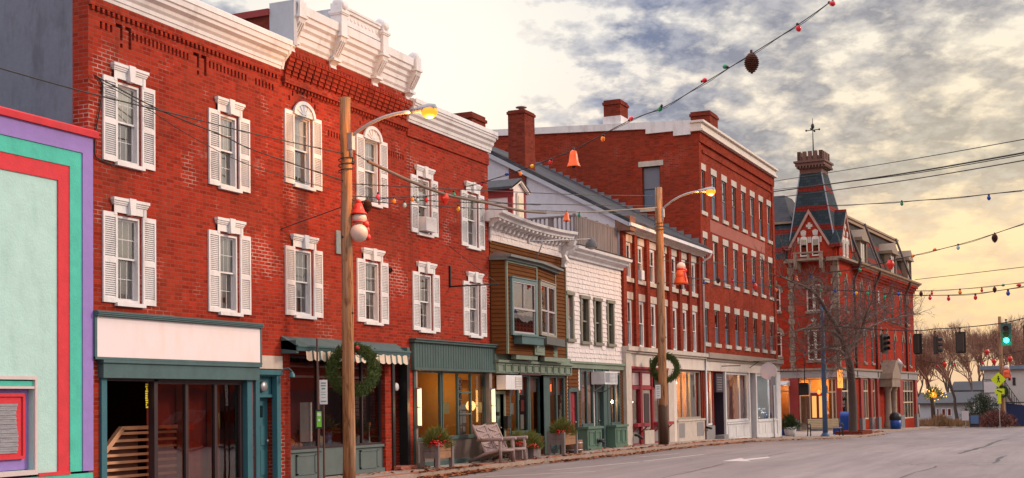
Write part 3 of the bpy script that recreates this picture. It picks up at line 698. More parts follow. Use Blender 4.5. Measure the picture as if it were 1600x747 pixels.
m = M(); m.box(BX0-.01, BX0+.13, -.34, .3, 9.72, 10.72); m.box(BX0+.132, BX1-.02, -.1, .3, 9.9, 10.62); m.box(26.45, 28.6, -.1, .3, 10.62, 11.05); m.build('parapet_back', STUCCO_L, b)
for i, w in enumerate(BW3):
    wdw = sash_window(b, *w, hd=False, munt=(2, 2)); x0, x1, z0, z1 = w; c = (x0+x1)/2; R_ = (x1-x0)/2+.06; m = M()
    fan = [(c+R_*math.cos(math.pi*k/16), z1-.02+.30*math.sin(math.pi*k/16)) for k in range(17)]; m.prism(fan, 'y', -.05, 0)
    for k in range(16):
        a0, a1 = math.pi*k/16, math.pi*(k+1)/16
        pts = [(c+r_*math.cos(a), z1-.02+q*math.sin(a)) for a, r_, q in ((a0, R_-.05, .26), (a0, R_+.03, .34), (a1, R_+.03, .34), (a1, R_-.05, .26))]; m.prism(pts, 'y', -.085, -.045)
    for k in range(1, 6):
        a = math.pi*k/6; m.bar((c+.05*math.cos(a), -.055, z1+.02), (c+(R_-.06)*math.cos(a), -.055, z1-.02+.26*math.sin(a)), .02, .03)
    m.build('fan_arch', WHITE, wdw)
for i, w in enumerate(BW2): sash_window(b, *w, up=(TAN_, GRY_)[i], low=(LACE, TAN_)[i], munt=(3, 2))
m = M(); m.box(26.72, 27.35, -.03, -.002, 5.33, 5.88); m.build('stone_plaque', paint('grey_plaque', (.27, .28, .27), .8, .2, 9, dirt=(.15, .15, .14)), b)
m = M(); m.lathe((27.20, -.05, 5.18), [(.05, 0), (.07, .03), (.04, .05)], 10, 'y'); m.lathe((29.28, -.06, 5.15), [(.05, 0), (.07, .04), (.0, .06)], 10, 'y'); m.build('anchor_plate', BLACK, b)
# storefront of B
for xa, xb in ((24.56, 24.80), (28.98, 29.32)): pass
m = M(); m.prism([(-.02, 3.02), (-.42, 2.97), (-.44, 3.06), (-.02, 3.30)], 'x', 24.42, 29.52); m.box(24.42, 29.52, -.46, -.02, 3.06, 3.10); m.box(24.42, 24.52, -.4, -.02, 2.92, 3.2); m.box(29.42, 29.52, -.4, -.02, 2.92, 3.2)
m.build('awning_box', TEAL, b)
m = M(); AWN1 = paint('cream_awning_cloth', (.62, .52, .42), .8, .1, 6); n = 64; x0, x1 = 24.78, 29.45
for i in range(n):
    xa, xb = x0+(x1-x0)*i/n, x0+(x1-x0)*(i+1)/n; m.m = 1 if i % 4 == 3 else 0; dz = .045*abs(math.sin(i*math.pi/4)); yy = -.42+.012*math.sin(i*1.3); yz = -.42+.012*math.sin((i+1)*1.3)
    m.poly([(xa, yy-.02, 2.80-dz), (xb, yz-.02, 2.80-.045*abs(math.sin((i+1)*math.pi/4))), (xb, yz, 2.99), (xa, yy, 2.99)])
m.build('scalloped_valance', [AWN1, GREEN], b)
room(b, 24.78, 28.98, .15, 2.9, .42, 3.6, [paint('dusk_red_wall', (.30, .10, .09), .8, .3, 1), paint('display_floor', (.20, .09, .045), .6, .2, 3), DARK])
shopfront(b, 24.80, 26.14, .80, 2.9, .1, (), (), .05, DKFRAME)
shopfront(b, 27.60, 28.96, .80, 2.9, .1, (28.05,), (), .05, DKFRAME)
shopfront(b, 26.20, 27.55, .80, 2.9, .22, (), (), .05, DKFRAME)
m = M()
for xa, xb in ((24.80, 26.18), (27.55, 28.98)):
    m.box(xa, xb, .08, .16, .15, .78); m.box(xa, xb, .03, .3, .74, .80); m.box(xa, xb, .02, .2, .12, .22); m.box(xa+.35, xb-.35, .055, .08, .27, .65)
    for q in ((xa+.30, xa+.35), (xb-.35, xb-.30)): m.box(*q, .04, .09, .24, .68)
    m.box(xa+.3, xb-.3, .04, .09, .65, .69); m.box(xa+.3, xb-.3, .04, .09, .23, .27)
m.box(26.18, 27.55, .22, .30, .15, .80)
m.build('stall_riser', paint('slate_green_panel', (.10, .135, .135), .5, .15, 3), b)
m = M(); m.poly([(24.85, 1.45, .5), (28.9, 1.45, .5), (28.9, 1.45, 2.6), (24.85, 1.45, 2.6)]); m.build('window_backdrop', paint('maroon_backdrop', (.28, .055, .06), .8, .25, 1), b)
m = M(); m.box(24.84, 28.9, .4, .42, 2.42, 2.47); m.box(24.84, 28.9, .5, .52, 2.66, 2.70); m.build('curtain_rail', paint('pale_rail', (.55, .45, .42), .5), b)
m = M()
for k in range(14): m.box(28.15, 28.9, .5, .53, 1.0+k*.1, 1.085+k*.1)
m.build('slatted_blind', paint('brown_blind', (.17, .10, .09), .7, .1, 4), b)
M().box(25.62, 26.12, .30, .32, .95, 1.85).build('poster', paint('grey_poster', (.42, .36, .37), .7, .22, 4), b)
M().box(26.95, 27.35, .75, .77, .95, 1.9).build('poster', paint('dark_photo_poster', (.19, .15, .14), .7, .4, 4), b)
# side door of B
m = M(); m.box(29.30, 29.42, -.04, .2, .1, 2.9); m.box(30.06, 30.2, -.04, .2, .1, 2.9); m.box(29.42, 30.06, -.02, .2, 2.84, 2.93); m.box(29.42, 30.06, .25, .38, 2.05, 2.14); m.build('door_frame', BLACK, b)
panel_door(b, 29.44, 30.04, .25, 2.05, .34, paint('slate_blue_door', (.035, .06, .08), .4, .12, 3)); M().box(29.42, 30.06, .36, .38, 2.14, 2.84).build('fanlight', MIRGLASS, b)
M().box(29.3, 30.2, -.25, .3, .1, .22).build('door_step', PAVEBRICK, b)
m = M(); m.lathe((29.86, .18, 2.22), [(0, -.04), (.09, -.04), (.11, 0), (.07, .05)], 14, 'y'); m.build('house_number_plate', WHITE, b)
M().box(29.0, 30.25, -.012, -.001, 2.93, 3.22).build('painted_brick_band', paint('faded_salmon_brick', (.46, .20, .15), .8, .18, 5), b)

# ================================================================== C: third brick block
b = thing('brick_building', 'red brick block with plain white cornice above a dark green board sign', 'building', (32.7, 0, .12))
CX0, CX1 = 30.25, 35.20
CW3 = [(30.83, 31.53, 6.28, 7.74), (33.77, 34.45, 6.22, 7.74)]; CW2 = [(30.86, 31.56, 3.72, 5.20), (33.82, 34.50, 3.70, 5.18)]
holes = [reveal(*w) for w in CW3+CW2]+[(30.42, 35.12, .1, 2.72, .5)]
m = M(); m.wall(CX0, CX1, -.1, 9.5, 0, holes); m.build('front_wall', BRICK_A, b)
m = M(); shell(m, CX0, CX1, 0, 9.5, 13, .02); m.build('side_wall', BRICK_C, b)
m = M(); m.box(CX0, CX1, -.045, 0, 8.74, 9.06)
m.build('string_course', BRICK_A, b)
prof = [(.2, 9.06), (-.10, 9.06), (-.12, 9.14), (-.16, 9.15), (-.18, 9.26), (-.30, 9.34), (-.32, 9.44), (-.44, 9.50), (-.46, 9.60), (-.52, 9.62), (-.54, 9.80), (-.4, 9.86), (.2, 9.86)]
cornice(prof, CX0+.02, CX1+.12).remap(.5, 9.06, .74, 9.12).build('cornice', WHITE, b)
m = M(); m.box(CX1+.12, CX1+.15, -.56, .2, 9.58, 9.88); m.box(CX0+.03, CX1+.15, -.575, -.541, 9.7, 9.85); m.remap(.5, 9.06, .74, 9.12).build('gutter', WHITE, b)
for i, w in enumerate(CW3): sash_window(b, *w, ac=(i == 0), munt=(2, 2))
for i, w in enumerate(CW2): sash_window(b, *w, up=(LACE, TAN_)[i], low=(GRY_, LACE)[i], munt=(3, 2))
m = M(); m.box(30.32, 35.28, -.10, -.002, 2.72, 3.38)
for i in range(33): m.box(30.34+i*.15, 30.34+i*.15+.012, -.108, -.10, 2.73, 3.37)
m.box(30.26, 35.36, -.18, -.002, 3.38, 3.44); m.box(30.24, 35.38, -.22, -.002, 3.44, 3.47); m.box(30.30, 35.30, -.13, -.002, 2.66, 2.72)
m.build('sign_board', GREEN, b)
OCHRE = paint('ochre_plaster', (.42, .22, .035), .8, .18, 1.1); WAIN = paint('dark_wainscot', (.045, .02, .015), .6, .2, 3)
room(b, 30.45, 35.1, .15, 2.7, .30, 4.2, [OCHRE, paint('cafe_floor', (.12, .06, .03), .5), paint('cafe_ceiling', (.30, .15, .05), .8)])
M().box(30.46, 35.09, 4.05, 4.15, .15, 1.15).build('wainscot', WAIN, b)
m = M(); m.box(31.9, 32.0, 2.2, 4.1, .15, 2.7); m.box(34.0, 34.1, 1.9, 4.1, .15, 2.7); m.build('partition', OCHRE, b)
shopfront(b, 30.58, 32.20, .84, 2.66, .08, (), (), .055, GREEN)
w = shopfront(b, 32.26, 35.0, .84, 2.66, .08, (33.22, 34.05), (), .055, GREEN)
m = M()
for z in (1.48, 2.08): m.box(33.25, 34.02, .07, .15, z-.02, z+.02)
m.build('transom', GREEN, b)
m = M(); m.box(30.58, 32.0, .09, .16, .24, .84); m.box(32.0, 35.0, .09, .15, .24, .84); m.box(33.3, 33.31, .085, .09, .24, .84); m.box(30.7, 30.71, .085, .09, .24, .84); m.build('stall_riser', STEEL, b)
m = M(); m.box(30.5, 35.05, .03, .2, .10, .24); m.box(30.5, 35.05, .04, .2, .80, .86); m.box(30.44, 30.50, -.03, .2, .1, 2.7); m.build('sill_board', GREEN, b)
m = M(); m.box(30.50, 30.60, -.05, .2, .1, 2.7); m.box(34.98, 35.16, -.05, .2, .1, 2.7); m.build('pilaster', paint('taupe_pilaster', (.24, .20, .18), .5, .1, 3), b)
M().box(33.4, 33.85, .16, .18, .90, 1.60).build('menu_board', paint('grey_menu_board', (.20, .18, .19), .5, .08, 5), b)
m = M()
for x0, x1, z0, z1 in ((33.44, 33.55, 1.18, 1.58), (33.58, 33.81, 1.22, 1.56), (33.46, 33.82, 1.60, 1.74), (33.62, 33.76, .98, 1.12), (33.45, 33.54, 1.08, 1.14)): m.box(x0, x1, .145, .158, z0, z1)
m.build('menu_sheet', paint('white_paper', (.66, .62, .60), .7, .06, 8), b)
m = M(); m.box(32.42, 32.80, .16, .17, 1.50, 1.80); m.box(34.50, 34.88, .16, .17, 1.50, 1.80); m.build('yellow_notice', paint('yellow_paper', (.72, .60, .26), .7, .06, 5), b)
m = M(); m.box(33.52, 33.78, .26, .30, 1.85, 2.5); m.build('open_sign', paint('navy_sign', (.02, .02, .05), .4, .1, 3), b)
def lettering(txt, size, mat_, parent, mtx, extr=.006, name='lettering'):
    cu = bpy.data.curves.new(name, 'FONT'); cu.body = txt; cu.size = size; cu.extrude = extr; cu.align_x = 'CENTER'; cu.align_y = 'CENTER'; cu.resolution_u = 4
    tmp = bpy.data.objects.new(name, cu); me = bpy.data.meshes.new_from_object(tmp); bpy.data.objects.remove(tmp)
    o = bpy.data.objects.new(name, me); COL.objects.link(o); me.materials.clear(); me.materials.append(mat_); o.parent = parent
    t = mtx.translation-WORLD[parent.name] if parent.name in WORLD else mtx.translation
    mm = mtx.copy(); mm.translation = t; o.matrix_local = mm; return o
def facing(x, y, z, turn=0):                        # text plane facing the street (-y); turn rotates it in its plane
    return Matrix.Translation((x, y, z)) @ Matrix.Rotation(rad(90), 4, 'X') @ Matrix.Rotation(turn, 4, 'Z')
lettering('OPEN', .24, paint('pale_lettering', (.68, .66, .72), .5, .05, 5), bpy.data.objects['open_sign'], facing(33.65, .25, 2.17, rad(-90)))
m = M(); m.box(33.5, 33.8, .25, .262, 2.47, 2.485); m.box(33.5, 33.8, .25, .262, 1.865, 1.88); m.build('sign_border', bpy.data.materials['pale_lettering'], b)
M().lathe((33.42, .15, 1.78), [(0, -.01), (.07, -.01), (.07, .005)], 16, 'y').build('round_sticker', paint('blue_sticker', (.06, .10, .40), .5, .1, 4), b)
M().box(30.82, 30.93, .2, .22, .9, 1.35).build('leaning_card', paint('cream_card', (.66, .58, .48), .7, .06, 5), b)
M().box(34.72, 34.9, .10, .13, .38, .74).build('vent_plate', TEAL, b)
m = M(); m.box(34.0, 34.9, .5, .53, 2.2, 2.45); m.build('hanging_flag', paint('orange_flag', (.55, .22, .02), .7, .3, 6), b)
# lit tube sconces, one on each pilaster
TUBE = glow('tube_glow', (1.0, .52, .16), 3.4)
for x, lb in ((30.55, 'lit vertical tube lamp left of the cafe window'), (35.07, 'lit vertical tube lamp right of the cafe window')):
    t = thing('wall_sconce', lb, 'wall lamp', (x, -.06, 1.2), 'tube lamps beside the cafe window')
    m = M(); m.lathe((x, -.13, 1.22), [(0, 0), (.045, 0), (.045, .46), (0, .46)], 12); m.lathe((x, -.13, 1.70), [(0, 0), (.045, 0), (.045, .46), (0, .46)], 12); m.build('lamp_tube', TUBE, t)
    m = M(); m.box(x-.05, x+.05, -.09, -.052, 1.17, 2.20); m.lathe((x, -.13, 1.675), [(.055, 0), (.055, .03)], 12); m.lathe((x, -.13, 1.19), [(0, 0), (.055, 0), (.055, .035)], 12); m.lathe((x, -.13, 2.155), [(.055, 0), (.055, .035), (0, .035)], 12); m.build('lamp_bracket', METAL, t)
    lens_lamp(t, 'sconce_light', x, -.35, 1.7, 6)
for x, y_, lb in ((32.7, 1.6, 'round milk glass globe lamp hanging in the cafe'),):
    t = thing('pendant_lamp', lb, 'ceiling lamp', (x, y_, 2.7)); m = M(); m.ball((x, y_, 2.36), .14, .14, .11); m.build('lamp_globe', glow('milk_glass', (1, .62, .3), .6), t); M().tube([(x, y_, 2.46), (x, y_, 2.7)], .012, 6).build('lamp_stem', BLACK, t)
    lens_lamp(t, 'cafe_light', x, y_-.3, 2.15, 26, (1, .62, .28)); lens_lamp(t, 'cafe_light', x+1.6, y_-.2, 2.2, 18, (1, .62, .28)); lens_lamp(t, 'cafe_light', x-1.4, y_, 2.2, 12, (1, .62, .28))
# ================================================================== the painted building at the left edge
b = thing('painted_building', 'low stucco building painted mint with coral, green and lilac bands and a small display case', 'building', (14, 0, .12))
PX1 = 18.44
m = M(); m.wall(8, 17.62, .7, 5.72, -.05, [(13.2, 17.06, .78, 2.26, .28)]); m.build('front_wall', PALEMINT, b)
m = M(); m.box(8, PX1, .23, 12, 0, 6.58); m.build('rear_wall', STUCCO, b)
def band(name, mt, inner, outer, zi, zo, y): m = M(); m.prism([(8, zi), (inner, zi), (inner, .70), (outer, .70), (outer, zo), (8, zo)], 'y', y, .225); m.build(name, mt, b)
band('coral_band', CORAL, 17.62, 17.885, 5.72, 6.00, -.075); band('green_band', MINT, 17.887, 18.18, 6.002, 6.28, -.09); band('lilac_band', PURPLE, 18.182, PX1, 6.282, 6.59, -.11)
m = M(); m.prism([(-.16, 6.592), (-.17, 6.70), (-.10, 6.74), (.25, 6.78), (.25, 6.592)], 'x', 8, 18.53); m.build('coping', CORAL, b)
M().box(8, PX1, -.10, .22, .10, .66).build('plinth', MINT, b); M().box(17.13, 17.87, -.115, -.06, .662, .72).build('plinth_band', CORAL, b)
m = M(); m.box(13.1, 17.13, -.09, -.052, 2.28, 2.34); m.box(17.07, 17.13, -.09, -.052, .72, 2.28); m.box(13.1, 17.13, -.10, -.052, .70, .78); m.box(13.1, 17.07, -.08, .0, 2.13, 2.17); cs = m.build('display_case', paint('pinkish_white_trim', (.60, .50, .50), .5, .08, 4), b)
M().box(13.1, 17.06, -.05, -.02, 2.172, 2.279).build('green_panel', MINT, cs); M().box(13.1, 17.06, .05, .2, .79, 2.13).build('lilac_panel', PURPLE, cs)
m = M(); m.box(16.30, 16.90, .02, .048, 1.0, 2.02); m.build('coral_panel', CORAL, cs)
m = M(); PAP = paint('grey_curled_paper', (.28, .28, .31), .8, .45, 14, grain=(.3, 1, 3))
for k in range(22):
    z = 1.07+k*.037; x0 = 16.36+.025*math.sin(k*.3); m.prism([(x0, z), (x0+.40, z), (x0+.40+.01*math.sin(k), z+.035), (x0, z+.035)], 'y', .004-.01*(k % 2), .018)
m.build('paper_notice', PAP, cs)
m = M()
for q in ((16.28, 16.92, 2.0, 2.05), (16.28, 16.92, .97, 1.02)): m.box(q[0], q[1], -.01, .05, q[2], q[3])
m.box(16.88, 16.93, -.01, .05, 1.02, 2.0); m.build('coral_frame', CORAL, cs)

# ================================================================== D: brown clapboard shop with white false front and bay window
def clapboard(m, p0, p1, z0, z1, out=(0, -1), pitch=.118, lap=.032):
    x0, y0 = p0; x1, y1 = p1; n = max(1, round((z1-z0)/pitch)); h = (z1-z0)/n; ox, oy = out
    for i in range(n):
        a, b_ = z0+i*h, z0+(i+1)*h; e = lap
        m.poly([(x0+ox*e, y0+oy*e, a), (x1+ox*e, y1+oy*e, a), (x1+ox*.004, y1+oy*.004, b_), (x0+ox*.004, y0+oy*.004, b_)])
        m.poly([(x0, y0, a), (x1, y1, a), (x1+ox*e, y1+oy*e, a), (x0+ox*e, y0+oy*e, a)])
def shingles(m, x0, x1, z0, z1, y, pitch=.155, holes=()):
    n = round((z1-z0)/pitch); h = (z1-z0)/n
    for i in range(n):
        x = x0; a = z0+i*h
        while x < x1-.01:
            w = min(random.uniform(.12, .24), x1-x); 
            if x1-(x+w) < .06: w = x1-x
            c = x+w/2
            if not any(q[0] < c < q[1] and q[2]-.05 < a+h/2 < q[3]+.05 for q in holes):
                e = .020+random.uniform(0, .012); dz = random.uniform(-.014, .006)
                m.poly([(x+.004, y-e, a+dz), (x+w-.004, y-e, a+dz), (x+w-.004, y-.004, a+h), (x+.004, y-.004, a+h)])
                m.poly([(x+.004, y, a+dz), (x+w-.004, y, a+dz), (x+w-.004, y-e, a+dz), (x+.004, y-e, a+dz)])
                m.poly([(x+.004, y-e, a+dz), (x+.004, y-.004, a+h), (x+.004, y, a+h), (x+.004, y, a+dz)]); m.poly([(x+w-.004, y-e, a+dz), (x+w-.004, y, a+dz), (x+w-.004, y, a+h), (x+w-.004, y-.004, a+h)])
            x += w
b = thing('clapboard_shop', 'brown clapboard shop with bay window, white bracketed false front and green shop windows', 'building', (38.1, 0, .12))
DX0, DX1 = 35.22, 41.12
m = M(); m.wall(DX0, DX1, -.1, 6.58, .0, [(35.42, 36.04, .15, 2.05, .2), (36.46, 37.88, .85, 2.62, .35), (38.0, 39.1, .7, 2.6, .35), (39.52, 40.85, .85, 2.62, .35)]); shell(m, DX0, DX1, 0, 6.9, 12, .02); m.build('wall', CLAP, b)
m = M(); clapboard(m, (DX0, 0), (DX1, 0), 3.1, 6.56); clapboard(m, (36.1, -.0), (36.42, -.0), .15, 2.6); clapboard(m, (40.93, 0), (41.12, 0), .15, 2.6); m.build('clapboarding', CLAP, b)
m = M(); m.box(DX1-.07, DX1+.0, -.05, -.001, 3.0, 6.6); m.box(35.95, 35.985, -.05, -.023, 3.1, 6.1); m.build('corner_board', SAGE, b)
# false front
XN = 24
def ftop(x): t = (x-DX0)/(DX1-DX0); return 7.36-.16*4*t*(1-t)*.6
m = M(); shingles(m, DX0, DX1, 6.60, 6.98, -.03, .14); m.box(DX0, DX1, -.028, .2, 6.56, 7.2); m.box(DX0-.04, DX1+.04, -.06, .0, 6.53, 6.60)
m.build('shingled_frieze', SHING, b)
m = M()
CP = [(-.05, -.30), (-.14, -.30), (-.15, -.22), (-.42, -.20), (-.44, -.12), (-.56, -.08), (-.58, .0), (-.50, .02), (.2, .02), (.2, -.3)]
for i in range(XN):
    xa, xb = 34.95+(40.95-34.95)*i/XN, 34.95+(40.95-34.95)*(i+1)/XN
    za, zb = ftop(xa+.2), ftop(xb+.2); n = len(CP)
    vs = [(xa, p[0], za+p[1]) for p in CP]+[(xb, p[0], zb+p[1]) for p in CP]
    m._add(vs, [(k, n+k, n+(k+1) % n, (k+1) % n) for k in range(n)]+([tuple(range(n))] if i == 0 else [])+([tuple(range(2*n-1, n-1, -1))] if i == XN-1 else []))
for i in range(19):
    x = 35.12+i*.305; z = ftop(x+.2); m.prism([(-.05, z-.44), (-.14, z-.42), (-.18, z-.32), (-.38, z-.27), (-.40, z-.205), (-.05, z-.205)], 'x', x, x+.13)
m.build('cornice', WHITE, b)
for x in (40.78,):
    m = M(); m.prism([(-.02, 6.30), (-.12, 6.30), (-.22, 6.44), (-.14, 6.62), (-.22, 6.76), (-.46, 6.92), (-.52, 7.08), (-.02, 7.08)], 'x', x, x+.20); m.box(x-.03, x+.23, -.15, 0, 6.22, 6.30); m.lathe((x-.01, -.30, 6.98), [(0, 0), (.10, 0), (.10, .22), (0, .22)], 12, 'x'); m.build('scroll_bracket', WHITE, b)
M().box(DX0-.02, DX0+.05, -.05, 1.2, 6.5, 7.28).build('parapet_end', STUCCO_L, b)
# bay
BZ0, BZ1 = 3.2, 5.95; F0, F1, S1 = (35.44, -.42), (37.66, -.42), (40.12, -.03)
sx_, sy_ = S1[0]-F1[0], S1[1]-F1[1]; sl = math.hypot(sx_, sy_); sn = (sy_/sl, -sx_/sl)
bay = M(); bay.poly([(*F0, BZ0), (*F1, BZ0), (*F1, BZ1), (*F0, BZ1)]); bay.poly([(*F1, BZ0), (*S1, BZ0), (*S1, BZ1), (*F1, BZ1)]); bay.poly([(35.26, 0, BZ0), (*F0, BZ0), (*F0, BZ1), (35.26, 0, BZ1)]); bay.poly([(35.26, 0, BZ0), (40.12, 0, BZ0), (*S1, BZ0), (*F1, BZ0), (*F0, BZ0)])
clapboard(bay, F0, F1, BZ0, BZ1); clapboard(bay, F1, S1, BZ0, BZ1, sn); clapboard(bay, (35.26, 0), F0, BZ0, BZ1, (-.92, -.39))
by = bay.build('bay', CLAP, b)
m = M()
for p in (F0, F1, S1): m.box(p[0]-.035, p[0]+.035, p[1]-.045, p[1]+.01, BZ0, BZ1)
m.box(35.44, 37.66, -.47, -.43, BZ1-.06, BZ1); m.build('bay_corner_board', SAGE, by)
m = M()
def along(t, o, z): return (F1[0]+sx_*t+sn[0]*o, F1[1]+sy_*t+sn[1]*o, z)
for zz, ov, th in ((5.95, .12, .08), (6.03, .24, .07)):
    pts = [(35.2, 0), (35.3, F0[1]-ov), (F1[0]+.02, F1[1]-ov), (S1[0]+sn[0]*ov+.2, S1[1]+sn[1]*ov), (S1[0]+.2, 0)]; m.prism(pts, 'z', zz, zz+th)
m.build('bay_roof', paint('slate_trim', (.13, .15, .15), .6, .2, 3), by)
m = M(); ptsb = [(35.2, 0), (35.3, F0[1]-.22), (F1[0]+.02, F1[1]-.22), (S1[0]+.2, S1[1]-.2), (S1[0]+.2, 0)]
m._add([(p[0], p[1], 6.10) for p in ptsb]+[(35.6, 0, 6.28), (39.9, 0, 6.28)], [(0, 1, 5), (1, 2, 6, 5), (2, 3, 6), (3, 4, 6)]); m.build('bay_roof_covering', paint('rusty_tin', (.17, .085, .07), .7, .3, 3), by)
def bay_window(o, ux, uy, nx, ny, L, z0, z1, frame, double, label):
    """window lying on an oblique wall: o start, (ux,uy) along, (nx,ny) outward"""
    def P(t, d, z): return Vector((o[0]+ux*t+nx*d, o[1]+uy*t+ny*d, z))
    m = M(); U = Vector((ux, uy, 0)); N = Vector((nx, ny, 0)); Z = Vector((0, 0, 1))
    def bx(t0, t1, d0, d1, a, c): m.obox(P((t0+t1)/2, (d0+d1)/2, (a+c)/2), U*(t1-t0)/2, N*(d1-d0)/2, Z*(c-a)/2)
    f = .10
    bx(0, f, .0, .10, z0, z1); bx(L-f, L, .0, .10, z0, z1); bx(f, L-f, .0, .10, z1-f, z1); bx(f, L-f, .0, .10, z0, z0+.07); bx(-.03, L+.03, .0, .13, z1, z1+.03)
    w = m.build('window', frame, by); m = M()
    spans = [(f, L-f)] if not double else [(f, L/2-.05), (L/2+.05, L-f)]
    if double: bx(L/2-.05, L/2+.05, .02, .09, z0, z1-f)
    mid = (z0+z1)/2-.05
    for a, c in spans:
        for p, q, d in ((mid-.03, z1-f, .055), (z0+.07, mid+.03, .03)):
            bx(a, a+.045, d, d+.03, p, q); bx(c-.045, c, d, d+.03, p, q); bx(a+.045, c-.045, d, d+.03, p, p+.05); bx(a+.045, c-.045, d, d+.03, q-.04, q)
        if not double: bx((a+c)/2-.012, (a+c)/2+.012, .06, .08, mid, z1-f)
    m.build('sash', paint('lilac_grey_sash', (.40, .36, .38), .5, .08, 4), w)
    g = M(); c_ = M(); c2 = M()
    for a, c in spans:
        g.poly([P(a, .045, z0), P(c, .045, z0), P(c, .045, z1), P(a, .045, z1)])
        n = 18
        for i in range(n):
            t0, t1 = a+(c-a)*i/n, a+(c-a)*(i+1)/n; d0, d1 = .02+.012*math.sin(i*2.2), .02+.012*math.sin((i+1)*2.2)
            c_.poly([P(t0, d0, z0), P(t1, d1, z0), P(t1, d1, mid-.03), P(t0, d0, mid-.03)])
        c2.poly([P(a, .012, mid-.03), P(c, .012, mid-.03), P(c, .012, z1), P(a, .012, z1)])
        for i in range(12):
            t0, t1 = a+(c-a)*i/12, a+(c-a)*(i+1)/12; c_.poly([P(t0, .022, mid+.02), P(t1, .022, mid+.02), P(t1, .022, mid+.14+.03*(i % 2)), P(t0, .022, mid+.14+.03*(i % 2))])
    g.build('glass', MIRGLASS, w); c_.build('curtain', paint('pale_teal_lace', (.23, .30, .28), .8, .35, 14, grain=(4, 4, .6)), w); c2.build('blind', paint('dark_red_room', (.09, .018, .018), .8, .4, 2), w)
bay_window((35.66, -.42), 1, 0, 0, -1, 1.83, 3.76, 5.46, paint('grey_teal_trim', (.115, .19, .20), .5, .1, 3), False, '')
bay_window((F1[0]+sx_*.09, F1[1]+sy_*.09), sx_/sl, sy_/sl, *sn, sl*.80, 3.84, 5.53, paint('taupe_trim', (.29, .26, .22), .5, .1, 3), True, '')
m = M(); m.box(35.86, 37.5, -.72, -.455, 3.50, 3.74); m.box(35.80, 37.56, -.75, -.45, 3.72, 3.76); m.build('flower_box', TEAL, by)
m = M(); U = Vector((sx_/sl, sy_/sl, 0)); N = Vector((*sn, 0)); c = Vector((F1[0]+sx_*.52, F1[1]+sy_*.52, 3.67)); m.obox(c+N*.17, U*sl*.50, N*.14, Vector((0, 0, .12))); m.build('flower_box', paint('dark_grey_box', (.085, .09, .085), .6, .15, 4), by)
m = M(); m.box(37.34, 38.12, -.49, -.445, 3.22, 3.72); m.box(37.47, 37.9, -.505, -.49, 3.3, 3.64); m.box(39.7, 40.1, -.10, -.03, 3.22, 3.7); m.build('bay_panel', SAGE, by)
# ground floor of D
m = M(); m.box(35.26, 41.2, -.16, -.002, 2.64, 2.96); m.box(35.24, 41.22, -.24, -.002, 2.96, 3.03); m.box(35.24, 41.22, -.12, -.002, 3.031, 3.2)
for i in range(11):
    x = 35.32+i*.53
    for q in ((x, x+.46, 2.89, 2.92), (x, x+.46, 2.68, 2.71)): m.box(q[0], q[1], -.19, -.16, q[2], q[3])
    m.box(x, x+.03, -.19, -.16, 2.71, 2.89); m.box(x+.43, x+.46, -.19, -.16, 2.71, 2.89)
m.build('shop_cornice', SAGE, b)
m = M(); m.box(36.1, 37.7, -.42, -.242, 3.06, 3.20); m.box(38.3, 40.1, -.40, -.242, 3.05, 3.18); m.build('window_box_shelf', SAGE, b)
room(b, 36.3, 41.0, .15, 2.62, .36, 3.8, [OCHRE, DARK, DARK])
M().box(36.32, 40.99, 3.6, 3.7, .15, 1.35).build('wainscot', WAIN, b)
M().box(39.3, 40.1, 3.55, 3.6, 1.7, 2.2).build('wall_picture', paint('dark_picture', (.05, .045, .03), .5, .4, 5), b)
shopfront(b, 36.44, 37.90, .83, 2.64, -.02, (37.10,), (), .085, GREEN); shopfront(b, 39.50, 40.88, .83, 2.64, -.02, (40.19,), (), .085, GREEN)
shopfront(b, 37.98, 39.12, .72, 2.58, .12, (), (), .06, GREEN)
m = M(); m.box(37.89, 38.0, -.03, .2, .12, 2.62); m.box(39.10, 39.5, -.02, .2, .12, 2.62); m.box(36.42, 37.9, -.015, .1, .12, .82); m.box(39.5, 40.9, -.015, .1, .12, .82); m.box(38.0, 39.12, .10, .16, .12, .72)
for x0, x1, yy in ((36.52, 37.08, -.015), (37.2, 37.8, -.015), (38.12, 39.0, .10), (39.6, 40.1, -.015), (40.28, 40.8, -.015)):
    for q in ((x0, x1, .68, .71), (x0, x1, .24, .27)): m.box(q[0], q[1], yy-.02, yy, q[2], q[3])
    m.box(x0, x0+.03, yy-.02, yy, .27, .68); m.box(x1-.03, x1, yy-.02, yy, .27, .68)
m.build('stall_riser', GREEN, b)
m = M(); m.box(35.30, 35.42, -.03, .1, .12, 2.12); m.box(36.04, 36.14, -.03, .1, .12, 2.12); m.box(35.42, 36.04, -.03, .1, 2.03, 2.12); m.build('door_frame', SAGE, b)
d = panel_door(b, 35.43, 36.03, .15, 2.03, .1, paint('sage_door', (.12, .17, .14), .5, .1, 3))
M().box(35.55, 35.91, .085, .095, .85, 1.85).build('door_light', MIRGLASS, d)
m = M(); m.box(35.45, 36.62, -.36, -.06, 2.16, 2.58)
for k in range(7): m.box(36.15, 36.56, -.37, -.36, 2.21+k*.05, 2.235+k*.05)
ac_ = m.build('air_conditioner', WHITE, b); m = M(); m.box(36.12, 36.58, -.366, -.361, 2.20, 2.54); m.build('grille', paint('beige_grille', (.36, .31, .27), .6, .1, 4), ac_)
m = M(); m.box(36.62, 38.2, -.30, -.24, 2.60, 2.66); m.build('awning_bar', paint('maroon_bar', (.05, .012, .02), .5), b)
m = M(); PAPR = bpy.data.materials['white_paper']
